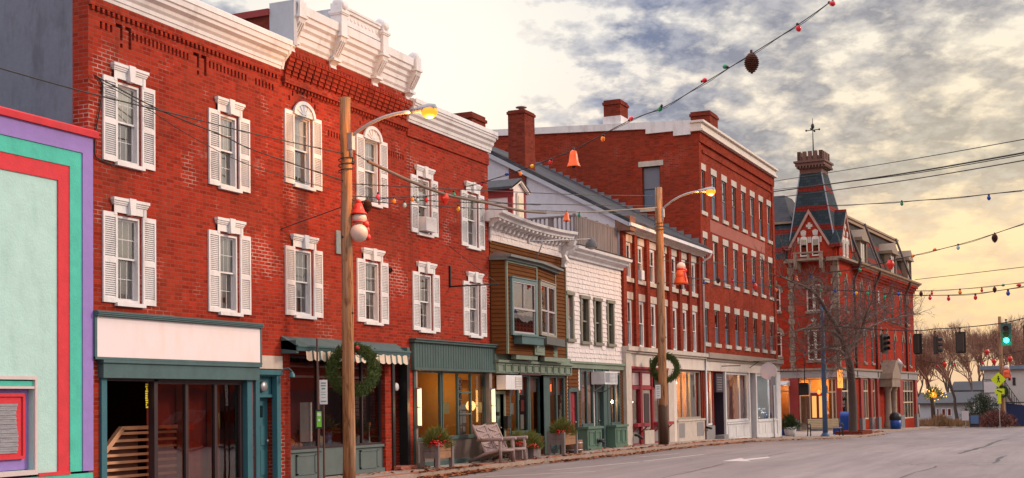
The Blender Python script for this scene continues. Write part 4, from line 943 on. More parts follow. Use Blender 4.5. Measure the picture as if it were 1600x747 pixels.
for x0, x1, z0, z1 in ((36.5, 36.72, 1.4, 1.75), (36.75, 37.0, 1.42, 1.76), (36.52, 36.68, .92, 1.3), (37.2, 37.45, 1.85, 2.5), (37.25, 37.38, 1.45, 1.7), (37.22, 37.4, .95, 1.35), (37.5, 37.75, .95, 1.4), (39.65, 39.75, 2.0, 2.05)): m.box(x0, x1, .10, .105, z0, z1)
m.build('window_flyers', PAPR, b)
m = M()
for x0, x1, z0, z1 in ((36.78, 36.9, 1.0, 1.12), (37.55, 37.78, 1.5, 1.85), (36.52, 36.62, 1.32, 1.4)): m.box(x0, x1, .095, .1, z0, z1)
m.build('coloured_flyers', paint('red_paper', (.5, .06, .04), .6, .3, 9), b)
m = M()
for x0, x1 in ((36.52, 37.05), (37.16, 37.82), (39.58, 40.12), (40.26, 40.8)): m.box(x0, x1, .12, .125, 2.0, 2.56)
m.box(38.05, 39.05, .22, .225, 2.1, 2.52); m.build('roller_blind', paint('pinkish_blind', (.38, .28, .27), .8, .1, 3), b)
NEON = glow('red_neon', (1.0, .09, .03), 5)
for x, z, h in ((37.48, 2.08, .42), (39.98, 2.12, .22), (36.6, 2.06, .14), (36.85, 2.25, .12)):
    m = M(); pts = [(x+.03*math.sin(k*1.9), .11, z+h*k/14) for k in range(15)]; m.tube(pts, .011, 5); m.build('neon_tube', NEON, b)
m = M(); m.box(35.98, 36.25, -.16, -.03, 1.02, 1.35); m.box(35.97, 36.26, -.18, -.03, 1.35, 1.38); m.build('letter_box', BLACK, b)
lens_lamp(b, 'shop_light', 38.4, 2.3, 2.2, 22, (1, .55, .2)); lens_lamp(b, 'shop_light', 40.2, 1.6, 2.2, 8, (1, .45, .2))
# bracket lamp on the bay roof
t = thing('bracket_lamp', 'grey bell shaped lamp on a long thin iron arm above the bay window', 'lamp', (37.9, -.5, 6.15))
A_ = at(826, 377, -.75); Bq = at(922, 373.5, -1.0)
m = M(); m.tube([A_, Bq], .022, 6); m.tube([(at(849.6, 376, -.78)), (at(849.6, 376, -.78).x, -.5, 6.13)], .02, 6); m.box(A_.x-.06, A_.x+.02, A_.y-.03, A_.y+.03, A_.z-.07, A_.z+.07); m.build('lamp_arm', METAL, t)
m = M(); m.lathe((Bq.x+.1, Bq.y, Bq.z-.27), [(.20, 0), (.20, .10), (.15, .20), (.08, .27), (.04, .33), (0, .34)], 14); m.build('lamp_shade', paint('dull_grey_shade', (.13, .13, .14), .7, .15, 5, spec=.1), t); M().ball((Bq.x+.1, Bq.y, Bq.z-.26), .15, .15, .08).build('lamp_lens', paint('frosted_lens', (.55, .5, .45), .3), t)
# iron sign bracket and a jumble of old lamp sockets on C's right edge
t = thing('sign_bracket', 'empty black iron sign bracket with guy wire on the brick wall', 'sign bracket', (32.7, -.02, 5.1))
m = M(); m.box(32.58, 32.62, -.05, -.004, 4.95, 5.55); m.tube([(32.6, -.04, 4.98), (32.9, -1.35, 5.0)], .022, 6); m.tube([(32.9, -1.35, 5.0), (32.55, -.02, 6.1)], .008, 4); m.build('iron_arm', BLACK, t)

# rooftop dormer hut behind the false front
t = thing('rooftop_dormer', 'small white shingled dormer with barn red trim behind the white false front', 'dormer', (40.5, 4, 6.9))
a0 = at(798.5, 300, 3.0); a1 = at(820.5, 306, 3.0); zt = at(810, 284, 3.0).z; ze = at(799, 294, 3.0).z
hx0, hx1 = a0.x, a1.x
m = M(); m.box(hx0, hx1, 3.0, 8, 6.85, ze); m.prism([(hx0, ze), (hx1, ze), ((hx0+hx1)/2, zt-.06)], 'y', 3.0, 8); m.build('dormer_wall', SHING, t)
m = M(); m.box(hx0-.03, hx0+.12, 2.97, 3.06, 6.85, ze); m.box(hx1-.12, hx1+.03, 2.97, 3.06, 6.85, ze); m.box(hx0-.04, hx0-.002, 2.9, 8, ze-.32, ze+.02); m.box(hx0-.035, hx0-.002, 2.97, 3.12, 6.85, ze-.32); m.build('red_trim', REDTRIM, t)
cxm = (hx0+hx1)/2; m = M()
for sgn, xe in ((-1, hx0-.18), (1, hx1+.18)):
    m.bar((cxm, 2.92, zt+.03), (xe, 2.92, ze-.03), .1, .12, (0, 1, 0))
m.build('barge_board', CREAM, t)
m = M(); m.prism([(hx0-.22, ze-.05), (hx0-.22, ze+.04), (cxm, zt+.12), (hx1+.22, ze+.04), (hx1+.22, ze-.05), (cxm, zt+.03)], 'y', 2.86, 8); m.build('dormer_roof', ROOF, t)
m = M(); m.box(cxm-.22, cxm+.3, 2.93, 2.995, 7.2, ze-.12); w = m.build('window', CREAM, t); M().box(cxm-.15, cxm+.22, 2.91, 2.928, 7.3, ze-.22).build('glass', paint('painted_lit_pane', (.7, .62, .45), .2, .1, 3), w)  # opaque cream pane, the lit look is in its paint

# ================================================================== E1: white shingled shop with deck
b = thing('shingled_shop', 'white shingled shop with weathered roof deck railing and green lower front', 'building', (43.9, 0, .12))
X0, X1 = 41.14, 46.66
EW = [(41.18, 41.74, 3.84, 5.36), (42.48, 43.22, 3.80, 5.32), (43.78, 44.44, 3.80, 5.32), (45.10, 45.74, 3.80, 5.32)]
m = M(); m.wall(X0, X1, -.1, 6.9, 0, [(q[0], q[1], q[2], q[3], .16) for q in EW]+[(41.3, 41.95, .15, 2.12, .5), (42.36, 43.52, .95, 2.85, .3), (43.82, 44.5, .15, 2.12, .35), (45.2, 46.25, .95, 2.75, .3)]); shell(m, X0, X1, 0, 7.1, 12, .02); m.build('wall', SHING, b)
m = M(); shingles(m, X0, X1, 3.12, 6.6, 0, .158, [(q[0]-.1, q[1]+.1, q[2]-.1, q[3]+.1) for q in EW]); m.build('shingles', SHING, b)
for i, q in enumerate(EW):
    x0, x1, z0, z1 = q; m = M(); f = .07
    m.box(x0-.06, x0+f, -.05, .12, z0, z1); m.box(x1-f, x1+.06, -.05, .12, z0, z1); m.box(x0-.09, x1+.09, -.08, .12, z1-.02, z1+.09); m.box(x0-.1, x1+.1, -.10, .12, z0-.07, z0+.03); m.box(x0+f, x1-f, .02, .1, (z0+z1)/2-.05, (z0+z1)/2)
    w = m.build('window', paint('olive_grey_frame', (.19, .18, .14), .6, .15, 4), b)
    if i == 0:
        M().box(x0+f, x1-f, .06, .07, z0+.8, z1-.1).build('curtain', paint('plum_curtain', (.36, .20, .20), .8, .2, 12, grain=(5, 5, .4)), w); M().box(x0+f, x1-f, .06, .07, z0+.03, z0+.8).build('shade', paint('pale_blue_shade', (.42, .42, .52), .8, .25, 4), w)
    else:
        M().box(x0+f, x1-f, .055, .06, (z0+z1)/2, z1-.02).build('glass', MIRGLASS, w); M().box(x0+f, x1-f, .075, .08, z0+.03, (z0+z1)/2-.05).build('lower_glass', MIRGLASS, w); M().box(x0, x1, .09, .10, z0, z1).build('blind', (paint('dim_blind', (.10, .085, .08), .8, .3, 3), paint('dim_blind', (.10, .085, .08)), paint('golden_reflection_blind', (.74, .52, .22), .7, .2, 4), paint('tan_shade', (.34, .29, .23)))[i], w)  # third window's blind carries the golden sky reflection in its colour
prof = [(-.02, 6.60), (-.10, 6.60), (-.12, 6.68), (-.30, 6.76), (-.32, 6.84), (-.46, 6.88), (-.48, 6.98), (.1, 7.06), (.1, 6.60)]
cornice(prof, X0+.12, X1+.02).build('cornice', WHITE, b)
m = M(); m.prism([(-.5, 6.985), (.1, 7.08), (.1, 7.10), (-.52, 7.0)], 'x', X0+.1, X1+.03); m.build('cornice_cap', ROOF, b)
m = M()
for x in (42.42, 43.5, 44.6, 45.7, 46.6): m.box(x-.05, x+.05, .08, .18, 7.08, 8.22)
for y in (1.0, 2.0, 3.0): m.box(42.37, 42.47, y-.05, y+.05, 7.08, 8.14)
m.box(42.37, 46.65, .06, .2, 8.12, 8.17); m.box(42.42, 46.6, .1, .15, 7.22, 7.28); m.box(42.35, 42.49, .1, 3.2, 8.12, 8.17)
x = 42.5
while x < 46.55:
    w = random.uniform(.09, .13); m.box(x, x+w, .07, .095, 7.1+random.uniform(0, .03), 8.12); x += w+random.uniform(.005, .05)
y = .25
while y < 3: m.box(42.40, 42.43, y, y+.06, 7.1, 8.12); y += .16
m.build('deck_railing', WOODG, b)
# lower front
m = M(); m.box(41.15, 46.62, -.09, -.002, 2.90, 3.12); m.box(41.14, 46.64, -.14, -.002, 3.06, 3.13); m.build('shop_cornice', SAGE, b)
m = M(); clapboard(m, (41.2, 0), (42.14, 0), 2.15, 2.9); clapboard(m, (42.08, 0), (42.3, 0), .15, 2.15); clapboard(m, (46.36, 0), (46.64, 0), .15, 2.9); m.build('clapboarding', CLAP, b)
m = M(); m.box(41.2, 41.32, -.04, .1, .12, 2.2); m.box(41.93, 42.07, -.04, .1, .12, 2.2); m.box(41.32, 41.93, -.04, .1, 2.1, 2.24); m.build('door_frame', GREEN, b)
d = panel_door(b, 41.32, 41.92, .18, 2.1, .05, REDP, label='crimson panelled door'); 
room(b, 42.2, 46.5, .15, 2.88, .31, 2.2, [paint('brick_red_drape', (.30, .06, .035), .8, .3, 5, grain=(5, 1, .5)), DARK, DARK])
shopfront(b, 42.32, 43.56, .92, 2.9, -.02, (42.94,), (), .09, GREEN); shopfront(b, 45.16, 46.30, .92, 2.8, -.02, (45.74,), (), .09, GREEN)
m = M()
for x0, x1 in ((42.42, 42.9), (42.99, 43.46), (45.26, 45.7), (45.8, 46.2)): m.box(x0, x1, .08, .085, 2.25, 2.72)
m.build('roller_blind', bpy.data.materials['pinkish_blind'], b)
m = M(); m.box(43.70, 43.84, -.05, .1, .12, 2.9); m.box(44.46, 44.62, -.05, .1, .12, 2.9); m.box(44.95, 45.15, -.03, .1, .12, 2.9); m.box(43.84, 44.46, -.03, .1, 2.1, 2.2); m.box(43.84, 44.46, -.02, .08, 2.2, 2.9); m.box(44.62, 44.95, -.015, .05, .12, 2.9); m.build('door_frame', GREEN, b)
panel_door(b, 43.84, 44.46, .18, 2.1, .15, paint('sage_door', (.12, .17, .14), .5))
def bulkhead(x0, x1):
    m = M(); m.box(x0, x1, -.34, .0, .13, .84); m.box(x0-.05, x1+.05, -.40, .0, .84, .92); m.box(x0-.04, x1+.04, -.37, .0, .12, .20)
    c = (x0+x1)/2
    for a, e in ((x0+.14, c-.05), (c+.05, x1-.14)):
        for q in ((a, e, .72, .76), (a, e, .28, .32)): m.box(q[0], q[1], -.365, -.34, q[2], q[3])
        m.box(a, a+.04, -.365, -.34, .32, .72); m.box(e-.04, e, -.365, -.34, .32, .72)
    m.build('window_bulkhead', paint('sea_green_panel', (.085, .165, .125), .5, .15, 3, dirt=(.05, .08, .06)), b)
bulkhead(42.05, 43.42); bulkhead(44.8, 46.05)
m = M(); m.box(43.4, 44.7, -.50, -.0, 2.36, 2.80); m.build('air_conditioner', WHITE, b); m = M()
for (x0, x1) in ((43.95, 44.3), (44.38, 44.66)):
    for k in range(8): m.box(x0, x1, -.508, -.50, 2.40+k*.048, 2.42+k*.048)
m.box(43.45, 43.9, -.506, -.50, 2.42, 2.76); m.bar((43.5, -.02, 2.1), (43.5, -.45, 2.35), .03, .03); m.bar((44.6, -.02, 2.1), (44.6, -.45, 2.35), .03, .03); m.build('grille', SASHG, b)
t = thing('standpipe', 'black iron siamese standpipe on the sea green shop panel', 'standpipe', (43.1, -.36, .45)); m = M(); m.tube([(43.0, -.36, .42), (43.0, -.47, .42), (43.14, -.52, .46)], .045, 8); m.tube([(43.0, -.47, .42), (43.16, -.52, .34)], .045, 8); m.lathe((43.0, -.37, .42), [(0, 0), (.09, 0), (.09, -.02), (0, -.02)], 10, 'y'); m.build('pipe', BLACK, t)
m = M(); m.ball((45.95, .16, 1.75), .055); m.build('bulb', glow('warm_bulb', (1, .7, .35), 30), b); lens_lamp(b, 'shop_light', 45.7, 1.0, 2.1, 8, (1, .45, .25)); lens_lamp(b, 'shop_light', 43.0, 1.0, 2.2, 10, (1, .4, .2))
# ================================================================== E: brick row building with gabled roof
b = thing('brick_row_building', 'two storey brick row with white windows, cream shopfronts and steep grey gable roof', 'building', (52, 0, .1))
X0, X1 = 46.70, 57.28
ECX = [47.48, 48.90, 50.36, 51.82, 53.18, 54.60, 56.05]
WE = [(c-.38, c+.38, 6.40, 7.76) for c in ECX]+[(c-.38, c+.38, 3.84, 5.60) for c in ECX]
holes = [(*q, .22) for q in WE]+[(47.36, 51.75, .1, 3.06, .5), (53.15, 57.02, .92, 3.04, .4)]
m = M(); m.wall(X0, X1, -.2, 8.5, 0, holes); m.build('front_wall', BRICK_E, b)
m = M(); m.poly([(X0, .02, 0), (X0, .02, 8.45), (X0, 7.2, 12.42), (X0, 14.4, 8.45), (X0, 14.4, 0)]); m.build('gable_wall', paint('grey_render', (.50, .50, .56), .9, .10, .9, dirt=(.38, .38, .43), dirt_amt=.6, bump=.3), b)
m = M(); m.poly([(X1, .02, 0), (X1, 14.4, 0), (X1, 14.4, 8.45), (X1, 7.2, 12.42), (X1, .02, 8.45)]); m.poly([(X0, 14.4, 0), (X0, 14.4, 8.45), (X1, 14.4, 8.45), (X1, 14.4, 0)]); m.build('side_wall', BRICK_E, b)
def slate():
    B = NB('grey_slate_courses'); v = B.obj(); bt = B.n('ShaderNodeTexBrick'); sp = B.n('ShaderNodeSeparateXYZ'); B.l(v, sp.inputs[0]); cv = B.n('ShaderNodeCombineXYZ')
    B.l(B.math('ADD', sp.outputs[0], B.math('MULTIPLY', sp.outputs[1], .6)), cv.inputs[0]); B.l(sp.outputs[2], cv.inputs[1]); B.l(cv.outputs[0], bt.inputs['Vector'])
    bt.inputs['Scale'].default_value = 1; bt.inputs['Brick Width'].default_value = .34; bt.inputs['Row Height'].default_value = .17; bt.inputs['Mortar Size'].default_value = .012
    B.put(bt.inputs['Color1'], (.06, .066, .08)); B.put(bt.inputs['Color2'], (.04, .046, .057)); B.put(bt.inputs['Mortar'], (.03, .03, .035))
    c = B.mix(B.math('MULTIPLY', B.ramp(B.noise(v, .8, 5, .65), [(.4, 0), (.7, 1)]), .5), bt.outputs['Color'], (.10, .095, .10))
    B.put(B.b.inputs['Base Color'], c); B.b.inputs['Specular IOR Level'].default_value = .1; B.b.inputs['Roughness'].default_value = .85; B.bump(bt.outputs['Fac'], -.5, .02); return B.mat
SLATE = slate()
def eroof(y): return 8.60+.545*y
m = M(); m.prism([(-.42, eroof(-.42)), (7.2, eroof(7.2)), (14.6, eroof(-.2)), (14.6, eroof(-.2)+.12), (7.2, eroof(7.2)+.16), (-.42, eroof(-.42)+.12)], 'x', X0-.14, X1-.01); m.build('roof', SLATE, b)
m = M(); m.prism([(-.40, eroof(-.42)-.16), (7.2, eroof(7.2)-.2), (7.2, eroof(7.2)-.005), (-.40, eroof(-.42)-.005)], 'x', X0-.15, X0-.005); m.build('rake_board', paint('blue_grey_trim', (.38, .40, .46), .6, .08, 3), b)
prof = [(-.01, 8.08), (-.08, 8.08), (-.10, 8.14), (-.16, 8.15), (-.18, 8.20), (-.34, 8.21), (-.36, 8.27), (-.01, 8.27)]
cornice(prof, X0, X1+.2).build('cornice', CREAM, b)
m = M(); m.box(X0-.15, X1+.25, -.50, -.38, 8.24, 8.36); m.box(X0, X1+.2, -.385, -.01, 8.272, 8.33); m.tube([(57.45, -.44, 8.26), (57.45, -.40, 8.1), (57.36, -.1, 7.9), (57.33, -.09, 3.8)], .05, 8); m.build('gutter', WHITE, b)
m = M(); m.tube([(57.30, -.12, 3.6), (57.30, -.12, .5), (57.25, -.12, .4)], .065, 8); m.build('downpipe', CHROME, b)
m = M(); m.box(X0-.12, X0+.5, -.44, .15, 8.08, 8.62); m.build('rusty_hopper', paint('rusty_iron', (.19, .09, .06), .8, .35, 4), b)
for q in WE:
    w = sash_window(b, q[0], q[1], q[2], q[3], dep=.08, munt=(2, 1), shut=False, hd=False, sill=False, fr=.09, up=LACE, low=LACE, gl=MIRGLASS, ac=False)
    top = q[2] > 6
    M().box(q[0]-.10, q[1]+.10, -.03, .1, q[3], q[3]+.27).build('lintel', STONE, w)
    if top: M().box(q[0]-.10, q[1]+.10, -.08, .06, q[2]-.16, q[2]).build('sill', STONE, w)
M().box(48.62, 48.98, -.16, .1, 6.42, 6.78).build('air_conditioner', WHITE, b)
PX = [46.86]+[(a+c)/2 for a, c in zip(ECX, ECX[1:])]+[56.85]
for x in PX: M().box(x-.17, x+.17, -.11, -.001, 3.82, 8.08).build('brick_pilaster', BRICK_E, b)
m = M(); m.box(46.6, X1, -.28, -.001, 3.64, 3.80); m.box(46.6, X1, -.20, -.001, 3.56, 3.64); m.build('stone_ledge', STONE, b)
m = M(); m.box(47.2, X1, -.10, -.001, 3.06, 3.56); m.build('frieze', CREAM, b)
M().box(46.62, 47.22, -.16, -.001, .0, 3.56).build('stone_pier', STONE, b)
m = M(); m.box(51.78, 52.5, -.14, -.001, .0, 3.06); m.build('stone_pier', STONE, b); M().box(52.5, 53.14, -.06, -.001, .0, 3.06).build('cream_pier', CREAM, b)
m = M(); m.box(53.14, 57.1, -.08, .1, .0, .92); m.box(53.1, 57.15, -.12, .1, .88, .95); m.build('stall_riser', STONE, b)
m = M(); m.box(53.3, 54.1, -.09, -.08, .2, .8); m.box(55.9, 56.9, -.09, -.08, .2, .8); m.build('riser_panel', paint('dove_grey_panel', (.23, .22, .23), .6, .1, 3), b)
WARM = paint('warm_gold_drape', (.52, .30, .11), .8, .25, 3, grain=(4, 4, .3))
def drape(b_, x0, x1, z0, z1, y, mt, name='drape'):
    m = M(); n = int((x1-x0)/.05)
    for i in range(n):
        xa, xb = x0+(x1-x0)*i/n, x0+(x1-x0)*(i+1)/n; m.poly([(xa, y+.035*math.sin(i*.9), z0), (xb, y+.035*math.sin((i+1)*.9), z0), (xb, y+.035*math.sin((i+1)*.9), z1), (xa, y+.035*math.sin(i*.9), z1)])
    return m.build(name, mt, b_)
room(b, 53.16, 57.0, .9, 3.04, .3, 2.4, [WARM, DARK, WARM])
shopfront(b, 53.18, 57.0, .95, 3.04, .06, (54.3, 55.5), (), .09, paint('taupe_frame', (.30, .26, .22), .5))
drape(b, 55.55, 56.95, .98, 3.0, .26, paint('sheer_curtain', (.50, .42, .33), .8, .15, 3, grain=(5, 5, .3)))
m = M(); m.ball((54.62, .9, 1.15), .28, .25, .3); m.ball((54.62, .9, 1.55), .20, .2, .22); m.build('window_figure', paint('pale_plush', (.5, .44, .38), .9, .2, 8), b)
lens_lamp(b, 'shop_light', 54.3, .8, 2.65, 150, (1, .55, .2)); lens_lamp(b, 'shop_light', 56.2, .6, 2.2, 50, (1, .5, .2))
FAIRY = glow('fairy_light', (1.0, .62, .25), 14)
for x, z in ((53.6, 2.8), (54.25, 2.5)): M().ball((x, .35, z), .085, n=8, m=6).build('pendant_bulb', FAIRY, b)
# crimson shopfront
room(b, 47.4, 51.7, .15, 3.02, .46, 1.8, [paint('dusky_room', (.12, .08, .06), .8, .3, 2), DARK, DARK])
m = M(); m.box(47.36, 47.52, -.07, .2, .1, 3.06); m.box(51.6, 51.76, -.07, .2, .1, 3.06); m.box(47.52, 51.6, -.05, .15, 2.86, 3.06); m.box(47.3, 51.8, -.16, -.05, 2.98, 3.06); m.box(47.52, 51.6, -.02, .12, 2.20, 2.34)
for x in (48.62, 48.75, 50.02, 50.14): m.box(x-.05, x+.05, -.04, .13, .1, 2.86)
m.box(47.30, 48.72, -.34, .1, .80, .92); m.box(50.1, 51.8, -.34, .1, .80, .92)
m.box(47.52, 48.6, .02, .1, .1, .16); m.box(47.52, 48.6, .02, .1, .72, .80); m.box(50.2, 51.6, .02, .1, .1, .16); m.box(50.2, 51.6, .02, .1, .72, .80)
for x in (47.45, 48.55, 50.2, 51.6): m.bar((x, -.02, .55), (x, -.3, .8), .04, .04)
m.build('shop_frame', REDP, b)
m = M(); m.box(47.52, 48.57, .03, .06, 2.36, 2.84); m.box(48.8, 49.97, .03, .06, 2.36, 2.84); m.build('transom_panel', paint('pinkish_white_panel', (.56, .44, .44), .6, .06, 3), b)
m = M(); m.box(50.1, 51.55, -.10, -.03, 2.30, 2.92); m.build('blank_sign', BLACK, b)
m = M(); m.box(47.52, 48.57, .05, .08, .16, .8); m.box(50.2, 51.6, .05, .08, .16, .8); m.build('riser_panel', bpy.data.materials['dove_grey_panel'], b)
m = M(); m.box(48.82, 49.95, .1, .5, .1, 2.2); m.box(48.8, 49.97, -.1, .1, .1, .62); m.build('stone_step', STONE, b)
m = M(); m.box(48.95, 49.85, .02, .08, .66, 2.18); d = m.build('door', paint('taupe_frame', (.30, .26, .22), .5), b); M().box(49.1, 49.7, .0, .015, .75, 2.05).build('door_screen', bpy.data.materials['dark_brown_frame'], d)
m = M(); m.poly([(47.5, .06, .92), (48.6, .06, .92), (48.6, .06, 2.2), (47.5, .06, 2.2)]); m.poly([(50.2, .06, .92), (51.6, .06, .92), (51.6, .06, 2.2), (50.2, .06, 2.2)]); m.build('glass', SHOPGLASS, b)
m = M()
for xa, xb in ((47.5, 48.6), (50.2, 51.6)):
    for k in range(24): m.box(xa, xb, .14, .165, .95+k*.052, .985+k*.052)
m.build('slatted_blind', paint('cream_blind_slats', (.42, .36, .30), .7, .1, 4), b)
m = M(); m.ball((47.9, .10, 1.72), .05); m.build('bulb', FAIRY, b)
m = M(); m.tube([(49.6, -.12, 3.42), (49.6, -.14, 3.0)], .02, 6); m.tube([(49.6, -.12, 3.1), (48.7, -.9, 3.12)], .02, 6); m.tube([(49.6+.12*math.cos(a/3), -.13, 3.25+.1*math.sin(a/3)) for a in range(16)], .012, 5); m.build('sign_bracket', BLACK, b)
m = M(); m.tube([(47.3, -.20, .5), (47.3, -.42, .45)], .045, 8); m.tube([(47.3, -.35, .45), (47.36, -.5, .36)], .05, 8); m.tube([(57.2, -.14, .55), (57.05, -.4, .5)], .05, 8); m.build('standpipe', BLACK, b)
# chimney of E
t = thing('chimney', 'tall slim brick chimney with metal cowl on the gable edge', 'chimney', (47.2, 4.1, 10.8)); m = M(); m.box(46.62, 47.6, 3.76, 4.46, 10.0, 13.05); m.box(46.58, 47.64, 3.72, 4.50, 12.9, 13.0); m.build('stack', BRICK_C, t); m = M(); m.lathe((47.1, 4.1, 13.05), [(.1, 0), (.1, .16), (.22, .17), (.22, .2), (0, .24)], 12); m.build('cowl', METAL, t)
cc = at(748, 200, 3.0); t = thing('chimney', 'short brick chimney peeping over the plain white cornice', 'chimney', (cc.x, 3, 9.5)); m = M(); m.box(cc.x-.55, cc.x+.55, 3, 3.8, 9.3, at(748, 179, 3).z); m.box(cc.x-.6, cc.x+.6, 2.95, 3.85, at(748, 184, 3).z-.1, at(748, 184, 3).z); m.build('stack', BRICK_C, t)

# ================================================================== F: tall brick block
b = thing('brick_building', 'tall brown brick block of four storeys with stone lintels, white fascia and shops', 'building', (64.5, 0, -.1))
X0, X1 = 57.30, 71.65
FC = [57.98+1.805*i for i in range(8)]
FR = [(10.22, 12.10), (7.20, 9.03), (4.32, 5.86)]
WF = [(c-.36, c+.36, z0, z1) for z0, z1 in FR for c in FC]
holes = [(*q, .2) for q in WF]+[(57.55, 58.75, .6, 3.08, .4), (58.95, 60.62, -.6, 3.0, .8), (60.8, 65.1, .66, 3.08, .35), (65.25, 66.45, -.6, 3.08, .5), (66.7, 70.9, .56, 3.08, .35)]
m = M(); m.wall(X0, X1, -.8, 13.74, 0, holes); m.build('front_wall', BRICK_F, b)
m = M(); y_ = .001
GW = (1.78, 2.64, 10.45, 12.36)
gx_ = X0
def sidewall(ys, zs_):
    for a, c in zip(ys, ys[1:]):
        for p, q in zip(zs_, zs_[1:]):
            if GW[0] <= a < GW[1] and GW[2] <= p < GW[3]: continue
            m.poly([(gx_, a, p), (gx_, c, p), (gx_, c, q), (gx_, a, q)])
sidewall([0, GW[0], GW[1], 16], [-.6, GW[2], GW[3], 13.95]); m.poly([(gx_, 0, 13.95), (gx_, 16, 13.95), (gx_, 16, 14.95), (gx_, 2.4, 14.15), (gx_, 0, 14.0)])
for pts in ([(gx_, GW[0], GW[2]), (gx_, GW[1], GW[2]), (gx_+.2, GW[1], GW[2]), (gx_+.2, GW[0], GW[2])], [(gx_, GW[0], GW[3]), (gx_, GW[1], GW[3]), (gx_+.2, GW[1], GW[3]), (gx_+.2, GW[0], GW[3])], [(gx_, GW[0], GW[2]), (gx_+.2, GW[0], GW[2]), (gx_+.2, GW[0], GW[3]), (gx_, GW[0], GW[3])], [(gx_, GW[1], GW[2]), (gx_+.2, GW[1], GW[2]), (gx_+.2, GW[1], GW[3]), (gx_, GW[1], GW[3])]): m.poly(pts)
m.poly([(X1, .0, -.6), (X1, 16, -.6), (X1, 16, 14), (X1, 0, 14)]); m.poly([(X0, 16, -.6), (X1, 16, -.6), (X1, 16, 14), (X0, 16, 14)]); m.poly([(X0, .3, 14), (X1, .3, 14), (X1, 16, 14.4), (X0, 16, 14.4)])
m.build('side_wall', BRICK_F, b)
m = M()
for k in range(24):
    y = .05+k*.34; z = eroof(y)+.16; m.box(gx_-.02, gx_-.002, y, y+.35, z-.1, z+.17)
m.build('step_flashing', paint('lead_flashing', (.16, .16, .19), .6, .15, 5), b)
m = M(); m.box(gx_+.15, gx_+.19, GW[0], GW[1], GW[2], GW[3]); w = m.build('window', paint('dark_slate_frame', (.05, .05, .06), .5), b); M().box(gx_+.12, gx_+.145, GW[0]+.06, GW[1]-.06, 11.35, GW[3]-.06).build('shade', paint('slate_blue_shade', (.15, .16, .20), .6, .08, 3), w); M().box(gx_+.12, gx_+.145, GW[0]+.06, GW[1]-.06, GW[2]+.06, 11.3).build('lower_shade', SCREEN, w)
M().box(gx_-.03, gx_+.2, GW[0]-.16, GW[1]+.16, GW[3], GW[3]+.24).build('lintel', STONE, w); M().box(gx_-.07, gx_+.2, GW[0]-.1, GW[1]+.1, GW[2]-.15, GW[2]).build('sill', STONE, w)
m = M(); m.box(X0-.14, X1+.1, -.28, .3, 13.74, 13.84); m.box(X0-.10, X1+.06, -.20, .3, 13.84, 14.12); m.box(X0-.16, X1+.12, -.32, .3, 14.12, 14.22); m.build('fascia', CREAM, b)
m = M(); m.prism([(.3, 13.62), (1.1, 13.62), (1.1, 13.84), (2.4, 13.84), (2.4, 14.06), (16, 14.82), (16, 15.12), (.3, 14.26)], 'x', X0-.09, X0+.3); m.build('side_fascia', WHITE, b)
for i, q in enumerate(WF):
    c = (q[0]+q[1])/2; m = M(); f = .06; mid = (q[2]+q[3])/2-.02
    m.box(q[0], q[0]+f, .05, .18, q[2], q[3]); m.box(q[1]-f, q[1], .05, .18, q[2], q[3]); m.box(q[0]+f, q[1]-f, .05, .18, q[3]-f, q[3]); m.box(q[0]+f, q[1]-f, .05, .18, q[2], q[2]+f); m.box(q[0]+f, q[1]-f, .055, .16, mid-.025, mid+.025)
    w = m.build('window', SASHG if i % 3 else paint('brown_sash', (.16, .12, .10), .5), b)
    M().box(q[0]+f, q[1]-f, .07, .08, mid+.025, q[3]-f).build('upper_pane', MIRGLASS, w); M().box(q[0]+f, q[1]-f, .09, .10, q[2]+f, mid-.025).build('lower_pane', SCREEN, w)
    M().box(q[0]+f, q[1]-f, .15, .16, mid, q[3]).build('blind', CURT if (i*7) % 5 < 3 else LACE, w)
    M().box(q[0]-.13, q[1]+.13, -.02, .08, q[3], q[3]+.29).build('lintel', STONE, w); M().box(q[0]-.13, q[1]+.13, -.07, .06, q[2]-.17, q[2]).build('sill', STONE, w)
m = M(); m.box(X0, X1+.02, -.10, -.001, 13.28, 13.74); m.box(57.9, X1, -.055, -.001, 12.88, 13.0); m.box(X0, X0+.3, -.05, -.001, 3.9, 13.28); m.box(X1-.45, X1, -.06, -.001, 3.9, 13.28); m.build('brick_band', BRICK_F, b)
M().box(59.0, 69.5, -.008, -.001, 9.42, 9.98).build('faded_wall_stain', paint('faded_whitewash_brick', (.33, .10, .075), .9, .3, 6, grain=(4, 1, .4)), b)
m = M(); m.box(X0+.05, X1+.3, -.30, -.001, 3.62, 3.86); m.box(X0+.05, X1+.15, -.20, -.001, 3.50, 3.62); m.build('stone_ledge', paint('grey_brown_stone', (.29, .23, .19), .8, .15, 4), b)
m = M(); m.box(X0+.05, X1+.1, -.12, -.001, 3.06, 3.50); m.build('frieze', CREAM, b)
m = M(); m.box(70.9, X1+.1, -.14, -.001, -.6, 3.06); m.box(65.1, 65.26, -.1, .2, -.6, 3.06); m.box(66.44, 66.7, -.1, .2, -.6, 3.06); m.box(60.62, 60.8, -.1, .2, -.6, 3.06); m.build('white_pier', WHITE, b)
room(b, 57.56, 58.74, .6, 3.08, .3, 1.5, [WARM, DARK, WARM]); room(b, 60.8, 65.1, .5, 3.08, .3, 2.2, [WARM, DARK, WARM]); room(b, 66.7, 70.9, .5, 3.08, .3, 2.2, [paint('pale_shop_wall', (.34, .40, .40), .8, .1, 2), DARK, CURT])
shopfront(b, 57.57, 58.73, .62, 3.06, .04, (), (), .08, WHITE); shopfront(b, 60.82, 65.08, .70, 3.06, -.02, (63.5,), (), .12, WHITE); shopfront(b, 66.72, 70.88, .60, 3.06, -.02, (69.6,), (), .12, WHITE)
